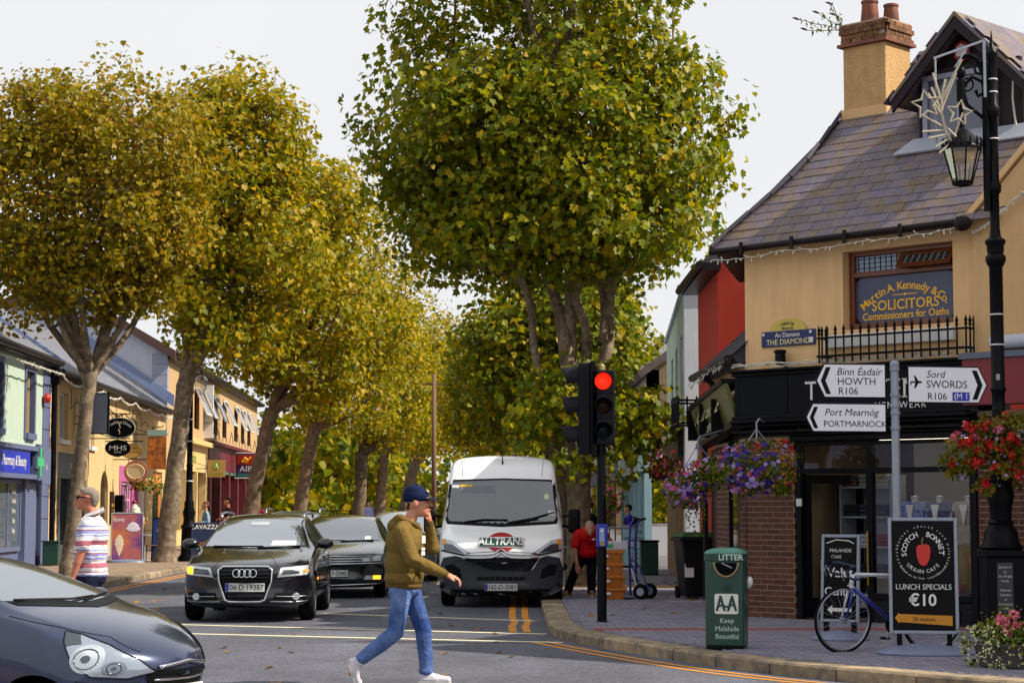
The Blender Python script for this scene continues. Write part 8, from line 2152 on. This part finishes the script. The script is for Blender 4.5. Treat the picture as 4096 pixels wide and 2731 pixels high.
# buddleia on the chimney
bp_w = cbw(.44, 1.78, 8.45)
BD = thing('buddleia', 'straggly buddleia sprouting from the chimney top', 'plant', tuple(bp_w))
bs_ = MB(); Pl = []; Nl = []; Pf = []
for (dx, dz, n) in ((-.62, .16, 15), (-.50, .02, 12), (-.16, .40, 12), (-.34, .26, 12), (-.08, .24, 8)):
    P = [(dx * t + random.uniform(-.015, .015), random.uniform(-.05, .05), dz * t ** .7) for t in [i / 6 for i in range(7)]]; bs_.tube(P, .006, 4)
    for i in range(n): t = .25 + .75 * i / n; Pl.append((dx * t + random.uniform(-.04, .04), random.uniform(-.06, .06), dz * t ** .7 + random.uniform(-.04, .03))); Nl.append((random.uniform(-.6, .6), -1, random.uniform(-.3, .6)))
    Pf.append(P[-1])
bs_.build('stems', m_bark, BD)
obj('leaves', leaf_mesh('leaves', np.array(Pl), np.array(Nl), .085, ([(0, 0), (.14, .4), (0, 1), (-.14, .4)], [(0, 1, 2, 3)])), FL_LEAF, BD, kind='stuff')
fl_b = MB()
for p in Pf: fl_b.tube([p, (p[0] - .05, p[1], p[2] + .02), (p[0] - .10, p[1], p[2] + .03)], [.012, .018, .004], 6)
fl_b.build('flower_spikes', mat('buddleia_purple', '#3a2a4a', .8), BD)

# shop interior things --------------------------------------------------------------------
def cb_thing(name, label, cat, s, y, z, rz=0, group=None):
    p = cbw(s, y, z); return thing(name, label, cat, tuple(p), ANG + rz, group)
def mannequin(label, s, jacket, trous, h=1.0):
    T = cb_thing('mannequin', label, 'mannequin', s, .42, .50, 0, 'mannequins in the shop window')
    blob('suit_jacket', [('e', (0, 0, .98), (.20, .12, .20)), ('e', (0, 0, .78), (.18, .12, .2)), ('c', (-.17, 0, 1.12), .065, (.17, 0, 1.12), .065), ('c', (-.2, 0, 1.1), .06, (-.25, -.03, .86), .05), ('c', (-.25, -.03, .86), .05, (-.25, -.08, .66), .04), ('c', (.2, 0, 1.1), .06, (.25, -.03, .86), .05), ('c', (.25, -.03, .86), .05, (.25, -.08, .66), .04), ('e', (0, 0, .66), (.19, .12, .08))], .015, jacket, T, 3)
    blob('trousers', [('e', (0, 0, .58), (.16, .11, .1)), ('c', (-.08, 0, .55), .085, (-.09, 0, .04), .06), ('c', (.08, 0, .55), .085, (.09, 0, .04), .06)], .016, trous, T, 3)
    MB().xz([(-.06, 1.14), (.06, 1.14), (.0, .86)], -.135, -.115).build('shirt_front', m_white, T)
    for sg in (-1, 1): MB().ell((sg * .25, -.09, .60), (.03, .035, .055), 8, 6).build('hand', mat('mannequin_white', '#b8b4b6', .5), T, smooth=True)
    MB().lathe([(.05, 1.14), (.045, 1.22), (.06, 1.24), (.001, 1.26)], 12).build('neck', MATS['mannequin_white'], T)
mannequin('window mannequin in beige blazer and khaki trousers nearest the lamp post', 3.22, cloth('beige_blazer', '#a3978a', 12), cloth('khaki', '#7d6a3c', 12))
mannequin('window mannequin in navy suit second from the lamp post', 2.80, cloth('navy_suit', '#1d2a6a', 12), cloth('navy_suit2', '#1a2350', 12))
mannequin('window mannequin in patterned blue shirt behind the direction sign post', 2.42, mat('patterned_blue', '#7f8fc0', .8, col2='#2b3c9a', c2scale=26), cloth('navy_suit3', '#232f78', 12))
DK = cb_thing('display_deck', 'low display deck inside the menswear window', 'display', 2.74, .5, .14)
MB().box(-.68, .8, -.42, .42, 0, .35).build('deck', mat('deck_dark', '#26221f', .7), DK, bev=.01)
BG = cb_thing('backpack', 'purple backpack displayed low in the menswear window', 'bag', 3.02, .16, .50)
blob('bag', [('e', (0, 0, .17), (.15, .08, .18)), ('e', (0, -.06, .12), (.10, .05, .09))], .012, cloth('bag_purple', '#5d4a9a', 14), BG, 2)
MB().box(-.09, .09, -.13, -.11, .08, .17).build('front_pocket', cloth('bag_lilac', '#8a6aa8', 14), BG)
for i, (s, cc, lab) in enumerate(((3.20, '#9c1a6a', 'magenta folded garments stacked in the menswear window'), (2.86, '#2a3a7a', 'navy folded garments stacked in the menswear window'), (2.62, '#8a8a94', 'grey folded garments stacked in the menswear window'))):
    T = cb_thing('garment_stack', lab, 'clothes', s, .18, .50, 0, 'folded clothes in the shop')
    for k in range(3): MB().box(-.07, .07, -.08, .08, k * .05, k * .05 + .045).build('garment', cloth('fold_%d' % i, cc, 14), T, bev=.015)
    MB().box(-.04, .04, -.09, -.085, .03, .13).build('price_card', m_white, T)
SH = cb_thing('shelf_unit', 'grey shelves of folded shirts seen through the open shop door', 'shelves', 1.42, .75, .14)
shm = MB(); shm.box(-.42, -.39, 0, .35, 0, 1.9); shm.box(.39, .42, 0, .35, 0, 1.9); shm.box(-.39, .39, .33, .35, 0, 1.9)
shm.build('frame', mat('shelf_grey', '#8f959a', .5), SH)
for k in range(5):
    z = .12 + k * .40; MB().box(-.39, .39, .0, .33, z, z + .025).build('shelf', MATS['shelf_grey'], SH)
    for j in range(3):
        col = [('#6a78b8', '#b8bcc8', '#8a2a3a'), ('#2f3f7a', '#262a36', '#3a2a3a'), ('#4a5a9a', '#a8aebc', '#7a2030'), ('#2a2a30', '#3a3f52', '#2c2430'), ('#5a4a3a', '#8a8a8a', '#b0a890')][k][j]
        for q_ in range(3): MB().box(-.36 + j * .25, -.14 + j * .25, .01, .28, z + .027 + q_ * .055, z + .076 + q_ * .055).build('folded_shirt', cloth('sh%d%d' % (k, j), col, 14), SH, bev=.012)
ME = cb_thing('magazine_rack', 'rack of bright cards inside the shop door', 'rack', 1.12, .35, .14)
MB().box(-.15, .15, .0, .04, 0, .8).build('back', m_black, ME)
for k in range(4):
    for j in range(2): MB().box(-.14 + j * .14, -.02 + j * .14, -.02, -.005, .04 + k * .19, .2 + k * .19).build('card', mat('card_%d%d' % (k, j), ('#c8c23a', '#b8c4cc', '#7a9a4a', '#c0b8a8', '#4a6aa8', '#c8a8a0', '#9ac0a0', '#d0d0d0')[k * 2 + j], .5), ME)

# ---------------------------------------------------------------------- left pavement things
LL = thing('street_lamp', 'black street lamp standing among the left trees', 'street lamp', (-8.93, 55.5, .12), 0, 'street lamps')
MB().lathe([(.30, 0), (.30, .12), (.22, .2), (.2, .9), (.24, .95), (.16, 1.05), (.15, 1.2), (.18, 1.35), (.13, 1.5), (.14, 1.6), (.10, 1.7), (.085, 2.6), (.10, 2.64), (.08, 2.7), (.07, 4.6), (.10, 4.65), (.10, 4.72), (.06, 4.78), (.05, 5.4), (.03, 5.5), (.001, 5.6)], 14).build('column', m_pole, LL, smooth=45)
for z in (3.3, 2.2, 3.9): MB().lathe([(.10, z), (.105, z + .015), (.10, z + .03)], 12).build('clamp', m_white, LL)
MB().tube([(0, 0, 5.2), (.2, -.05, 5.4), (.3, -.05, 5.3), (.3, -.05, 5.15)], .02, 6).build('bracket', m_pole, LL)
lg2 = MB().lathe([(.001, 5.15), (.1, 5.1), (.2, 5.0), (.2, 4.97), (.1, 4.62), (.08, 4.6)], 8, (.3, -.05, 0)).build('lantern', glass('lantern_pane', '#cfc6b2', .22, .72), LL)
spw = MB()
for k in range(9): a = R(-10 + k * 25); spw.tube([(.05, -.1, 5.3), (.05 + .35 * math.cos(a), -.1, 5.35 + .3 * math.sin(a)), (.05 + .55 * math.cos(a - .3), -.1, 5.3 + .35 * math.sin(a - .4))], .018, 6)
spw.build('rope_spray', m_rope, LL, smooth=50)
def hang_sign(name, label, px, py, d, build, wall=None, group='projecting shop signs'):
    p = W(px, py, d); T = thing(name, label, 'sign', tuple(p), 0, group)
    build(T)
    if wall is not None:
        q = MB(); q.tube([(BX(d) - p.x, .02, wall), (.35, .02, wall)], .018, 6); q.tube([(BX(d) - p.x, .02, wall + .25), (-.1, .02, wall)], .012, 5); q.build('bracket', m_iron, T)
    return T
def oval(T, a, b, m_, rim):
    P = [(a * math.cos(R(t)), b * math.sin(R(t))) for t in range(0, 360, 12)]
    o = MB().xz(P, -.03, .03).build('board', m_, T, smooth=30)
    MB().tube([(x, -.03, z) for x, z in P], .018, 6, closed=True).build('rim', rim, o, smooth=True)
    return o
m_sblack = mat('sign_gloss_black', '#0d0e12', .3)
def s_arte(T):
    o = oval(T, .46, .30, m_sblack, mat('sign_rim_grey', '#8f9184', .5)); arc_text('Arte Nevi Clinic', .13, m_white, o, (0, -.036, -.36), .53, 90, 10.5)
    fg = MB(); fg.tube([(0, -.036, .08), (.03, -.036, .02), (-.03, -.036, -.05), (.02, -.036, -.12), (0, -.036, -.18)], .014, 5); fg.ell((0, -.036, .10), (.03, .006, .03), 8, 6); fg.build('figure_emblem', mat('dull_gold', '#9a8a5a', .5), o)
    MB().tube([(-.2, 0, .28), (-.2, 0, .42)], .01, 5).tube([(.2, 0, .28), (.2, 0, .42)], .01, 5).build('hanger', m_iron, T)
    MB().tube(spiral(.45, .45, .12, .03, -1.5, 1.2), .012, 5).build('scroll', m_iron, T)
hang_sign('shop_sign', 'black oval clinic sign with cream rim hanging above the other oval', 119.5, 427.5, 58.5, s_arte, .42)
def s_mhs(T):
    o = oval(T, .36, .23, m_sblack, m_sblack); text('MHS', .20, m_white, o, (0, -.036, .0), wscale=1.35); text('CLINIC', .07, m_white, o, (0, -.036, -.12))
hang_sign('shop_sign', 'smaller black oval sign with white capital letters', 118, 447.5, 58.3, s_mhs, .28)
hang_sign('shop_sign', 'tan oval shop sign behind the black ovals', 131.5, 450.5, 61.5, lambda T: (oval(T, .32, .22, mat('tan_sign', '#a88a4a', .5), mat('tan_rim', '#6a5426', .5)), text('The Old\nSweet Shop', .10, m_ink, T, (0, -.036, .03))), .3)
hang_sign('shop_sign', 'pale round striped sweet shop sign above flower baskets', 136, 471, 63, lambda T: (oval(T, .36, .34, mat('sweet_stripe', '#a8785a', .6, col2='#c9a080', c2scale=14), mat('sweet_rim', '#8a4a5a', .5)), oval(T, .27, .22, mat('sweet_cream', '#b8a888', .6), mat('sweet_cream_rim', '#c9bba0', .6)).location.__setattr__('y', -.035)), .38)
hang_sign('shop_sign', 'tall blue grey box sign behind the nearest left tree', 95, 413, 56.5, lambda T: (MB().box(-.36, .36, -.06, .06, -.55, .55).build('box', mat('box_sign_grey', '#7f8ba3', .5), T), MB().box(-.40, -.362, -.07, .07, -.58, .58).box(.362, .40, -.07, .07, -.58, .58).box(-.362, .362, -.07, .07, .552, .58).box(-.362, .362, -.07, .07, -.58, -.552).build('frame', m_black, T)), -.3)
def s_ox(T):
    MB().box(-.36, .36, -.03, .03, -.36, .36).build('board', mat('oxfam_tan', '#a8864a', .6), T)
    g_ = mat('leaf_green_ink', '#7a9a1a', .5)
    MB().lathe([(.001, -.006), (.17, -.006), (.17, 0), (.001, 0)], 24, (0, -.031, .11), axis='y').build('green_disc', g_, T)
    MB().tube([(-.07, -.042, .02), (-.02, -.042, .10), (0, -.042, .18), (.0, -.042, .18), (.02, -.042, .10), (.07, -.042, .02)], .014, 5).ell((0, -.042, .17), (.045, .006, .045), 10, 8).build('emblem', m_white, T)
    text('Oxfam', .20, g_, T, (0, -.036, -.21), bold=.01)
hang_sign('shop_sign', 'square tan charity shop sign with green disc', 216.5, 468, 84, s_ox, .0)
def s_aib(T):
    MB().box(-.5, .5, -.05, .05, -.55, .62).build('board', mat('bank_purple', '#3a1450', .4), T)
    MB().box(-.44, .44, -.06, -.051, .06, .56).build('red_panel', mat('bank_red', '#9a2a14', .4), T)
    MB().box(-.44, .44, -.06, -.051, -.5, -.36).build('teal_panel', mat('bank_teal', '#2a6a6a', .4), T)
    MB().tube([(-.2, -.065, .2), (-.05, -.065, .42), (.1, -.065, .3), (.25, -.065, .45)], .05, 6).ell((.0, -.065, .25), (.12, .01, .09), 10, 8).build('gold_emblem', m_gold, T)
    text('AIB', .42, m_white, T, (0, -.056, -.15), serif=True)
    MB().box(-.56, .56, -.05, .05, .625, .68).box(-.56, .56, -.05, .05, -.61, -.555).build('edge', m_white, T)
hang_sign('shop_sign', 'purple and red bank sign beside the third left tree', 246, 465.5, 99, s_aib, .65)
def s_irl(T):
    MB().box(-.26, .26, -.08, .08, -1.15, 1.15).build('box', mat('white_sign_box', '#cfd4d8', .5), T)
    MB().bar((-.12, -.085, -.3), (-.02, -.085, .35), .06, .01).build('green_stroke', mat('irish_green', '#2a8a4a', .5), T); MB().bar((.05, -.085, -.3), (.15, -.085, .4), .06, .01).build('orange_stroke', mat('irish_orange', '#c8641a', .5), T)
    text('ireland', .14, m_ink, T, (0, -.086, -.5))
hang_sign('shop_sign', 'tall white sign with green and orange strokes on the ochre building', 207.5, 411, 87, s_irl)
hang_sign('shop_sign', 'amber picture sign on the ochre row beside the thick trunk', 157, 452, 66, lambda T: (MB().box(-.3, .3, -.04, .04, -.55, .55).build('board', mat('amber_sign', '#b0641a', .5, col2='#5a3a1a', c2scale=7), T), MB().box(-.32, .32, -.035, .045, .552, .75).build('blue_header', mat('sign_teal', '#7a9a9a', .5), T)), .6)
for i, (px, py, d, key) in enumerate(((137, 481, 63.2, 'orange'), (153.5, 484, 66, 'cream'))):
    p = W(px, py, d)
    basket(('golden hanging basket over the pink sweet shop', 'yellow green hanging basket right of the pink sweet shop')[i], tuple(p), [(p.x, p.y, p.z, .34, .3, .26), (p.x + .15, p.y, p.z - .12, .2, .2, .16)], 450, .07, [('blooms', key, 60, .08, 1, None), ('gold_blooms', 'orange', 40, .07, 1, None)], 'baskets on the left row')
# ice cream cone statue
IC = thing('ice_cream_statue', 'giant ice cream cone figure with whipped cream by the pink shop', 'statue', tuple(G(133.5, 561.0, .12)))
MB().lathe([(.16, 0), (.17, .05), (.12, .08), (.16, .6), (.30, 1.02), (.32, 1.06), (.30, 1.1)], 16).build('cone', mat('wafer', '#b07a2a', .6, bump=.6, bscale=25), IC, smooth=45)
blob('whipped_cream', [('e', (0, 0, 1.15), (.30, .30, .12)), ('e', (0, 0, 1.30), (.22, .22, .10)), ('e', (.02, 0, 1.43), (.15, .15, .09)), ('e', (0, 0, 1.53), (.08, .08, .08))], .03, mat('cream', '#c9bfb0', .5), IC, 2)
for k in range(9):
    a = 2 * PI * k / 9; MB().ell((.25 * math.cos(a), .25 * math.sin(a), 1.18 + .03 * (k % 3)), (.05, .05, .05), 8, 6).build('fruit', mat('fruit_red' if k % 2 else 'fruit_amber', '#8a2a2a' if k % 2 else '#b08a2a', .4), IC, smooth=True)
MB().ell((0, 0, 1.62), (.07, .07, .07), 10, 8).build('cherry', mat('cherry', '#7a2020', .3), IC, smooth=True)
pI = G(126.5, 562.3, .12)
IB, MI = aboard('advertising_board', 'purple ice cream poster board on the left pavement', tuple(pI), R(10), .86, 1.30, mat('poster_purple', '#5a2a7a', .5, col2='#b0603a', c2scale=1.4, c2amt=.5), base=False, lift=.05, tilt=R(-6))
put_text(IB, MI, 'love', .18, m_white, -.22, 1.12); MB(MI).lathe([(.001, .78), (.12, .80), (.2, .86), (.14, .92), (.16, .95), (.08, 1.02), (.001, 1.06)], 14, (.16, -.026, 0), sy=.05).build('printed_swirl', mat('swirl_white', '#c6bccb', .6), IB)
MB(MI).lathe([(.001, .12), (.08, .3), (.1, .42), (.14, .44), (.1, .5), (.12, .54), (.05, .68), (.001, .72)], 12, (-.2, -.026, 0), sy=.05).build('printed_cone', mat('cone_print', '#c9b8a0', .6), IB)
MB().lathe([(.5, 0), (.46, .06), (.2, .1), (.001, .1)], 20, (0, .05, 0), sy=.5).build('base', mat('grey_base', '#6f7691', .55), IB)
pB = G(158, 561.5, .12); BBd, MBb = aboard('advertising_board', 'blue cafe board half hidden behind the thick left trunk', (pB.x, pB.y + .6, .12), R(-8), .62, 1.2, mat('poster_blue', '#1f4aa0', .5), frame=m_black, base=False, lift=.02, tilt=R(-5))
put_text(BBd, MBb, 'coffee', .15, m_white, 0, .85); put_text(BBd, MBb, 'cakes', .15, m_white, 0, .55)
pL = G(205, 561, .12); LBd, MLb = aboard('advertising_board', 'navy coffee board with brown cup behind the lamp', (pL.x, pL.y, .12), R(5), .78, 1.05, mat('lavazza_navy', '#16244a', .5), frame=mat('navy_frame', '#1c2c5a', .5), base=False, lift=.02, tilt=R(-5))
put_text(LBd, MLb, 'LAVAZZA', .17, m_white, 0, .93, bold=.02); MB(MLb).ell((.05, -.022, .42), (.26, .012, .12), 16, 8).build('coffee_print', mat('coffee_brown', '#7a4a1a', .5), LBd); MB(MLb).lathe([(.14, .1), (.3, .4), (.32, .42), (.001, .42)], 18, (.05, -.019, 0), sy=.03).build('cup_print', mat('cup_print', '#8fb0b0', .5), LBd)
TBc = thing('cafe_table', 'small round metal cafe table beside the ice cream board', 'table', tuple(G(144, 560, .12)))
MB().lathe([(.001, .70), (.32, .70), (.32, .73), (.001, .73)], 18).build('table_top', m_gal, TBc); MB().tube([(0, 0, 0), (0, 0, .7)], .03, 8).build('stem', m_gal, TBc); MB().lathe([(.25, 0), (.2, .03), (.03, .05)], 14).build('base', m_gal, TBc)
CHc = thing('cafe_chair', 'thin metal cafe chair between table and thick left trunk', 'chair', tuple(G(150.5, 561, .12)), R(30))
MB().box(-.2, .2, -.2, .2, .44, .46).build('seat', mat('chair_tan', '#6a5030', .6), CHc); MB().tube([(-.2, .2, .45), (-.2, .24, .85), (.2, .24, .85), (.2, .2, .45)], .014, 6).build('backrest', m_iron, CHc)
for x in (-.18, .18):
    for y in (-.18, .18): MB().tube([(x, y, .44), (x * 1.15, y * 1.15, 0)], .012, 6).build('leg', m_iron, CHc)
EC = thing('utility_cabinet', 'green electrical cabinet with amber notice against the left row', 'cabinet', tuple(G(51, 565, .12)), LANG + PI / 2)
MB().box(-.2, .2, -.15, .15, 0, .6).build('body', m_grn, EC, bev=.02); MB().box(.03, .12, -.165, -.151, .12, .42).build('notice', m_amber, EC); MB().box(-.22, .22, -.17, .17, .6, .64).build('lid', m_grn, EC)
# far railings and pole
FR = thing('iron_railings', 'dark iron railings along the far left pavement', 'railing', (-9.4, 128, .12), R(0))
for z in (.35, 1.25): MB().box(-9, 0, -.02, .02, z, z + .05).build('rail', m_iron, FR)
q = MB().box(-.015, .015, -.015, .015, 0, 1.4).mesh('baluster'); q.materials.append(m_iron)
for k in range(60): piece('baluster', q, FR, Matrix.Translation((-9 + k * .15, 0, 0)))
TP = thing('telegraph_pole', 'bare wooden telegraph pole far behind the white van', 'pole', ((434 - 512) / 2000 * 96, 96, 0))
MB().tube([(0, 0, 0), (0, 0, 8)], [.14, .10], 10).build('shaft', mat('pole_wood', '#6a5138', .85, var=.1, vscale=8), TP, smooth=True)
MB().bar((-.6, 0, 7.5), (.6, 0, 7.5), .09, .09).build('cross_arm', MATS['pole_wood'], TP)
CL = cb_thing('interior_fill_light', 'strip light added near the ceiling to brighten the menswear shop', 'light', 2.3, .9, 2.5)
MB().box(-.7, .7, -.06, .06, 0, .04).build('diffuser', mat('fill_strip', '#fff0d8', .5, emit=6), CL)  # glowing strip added to brighten the goods behind the shop glass
bpy.data.scenes.remove(TMP)
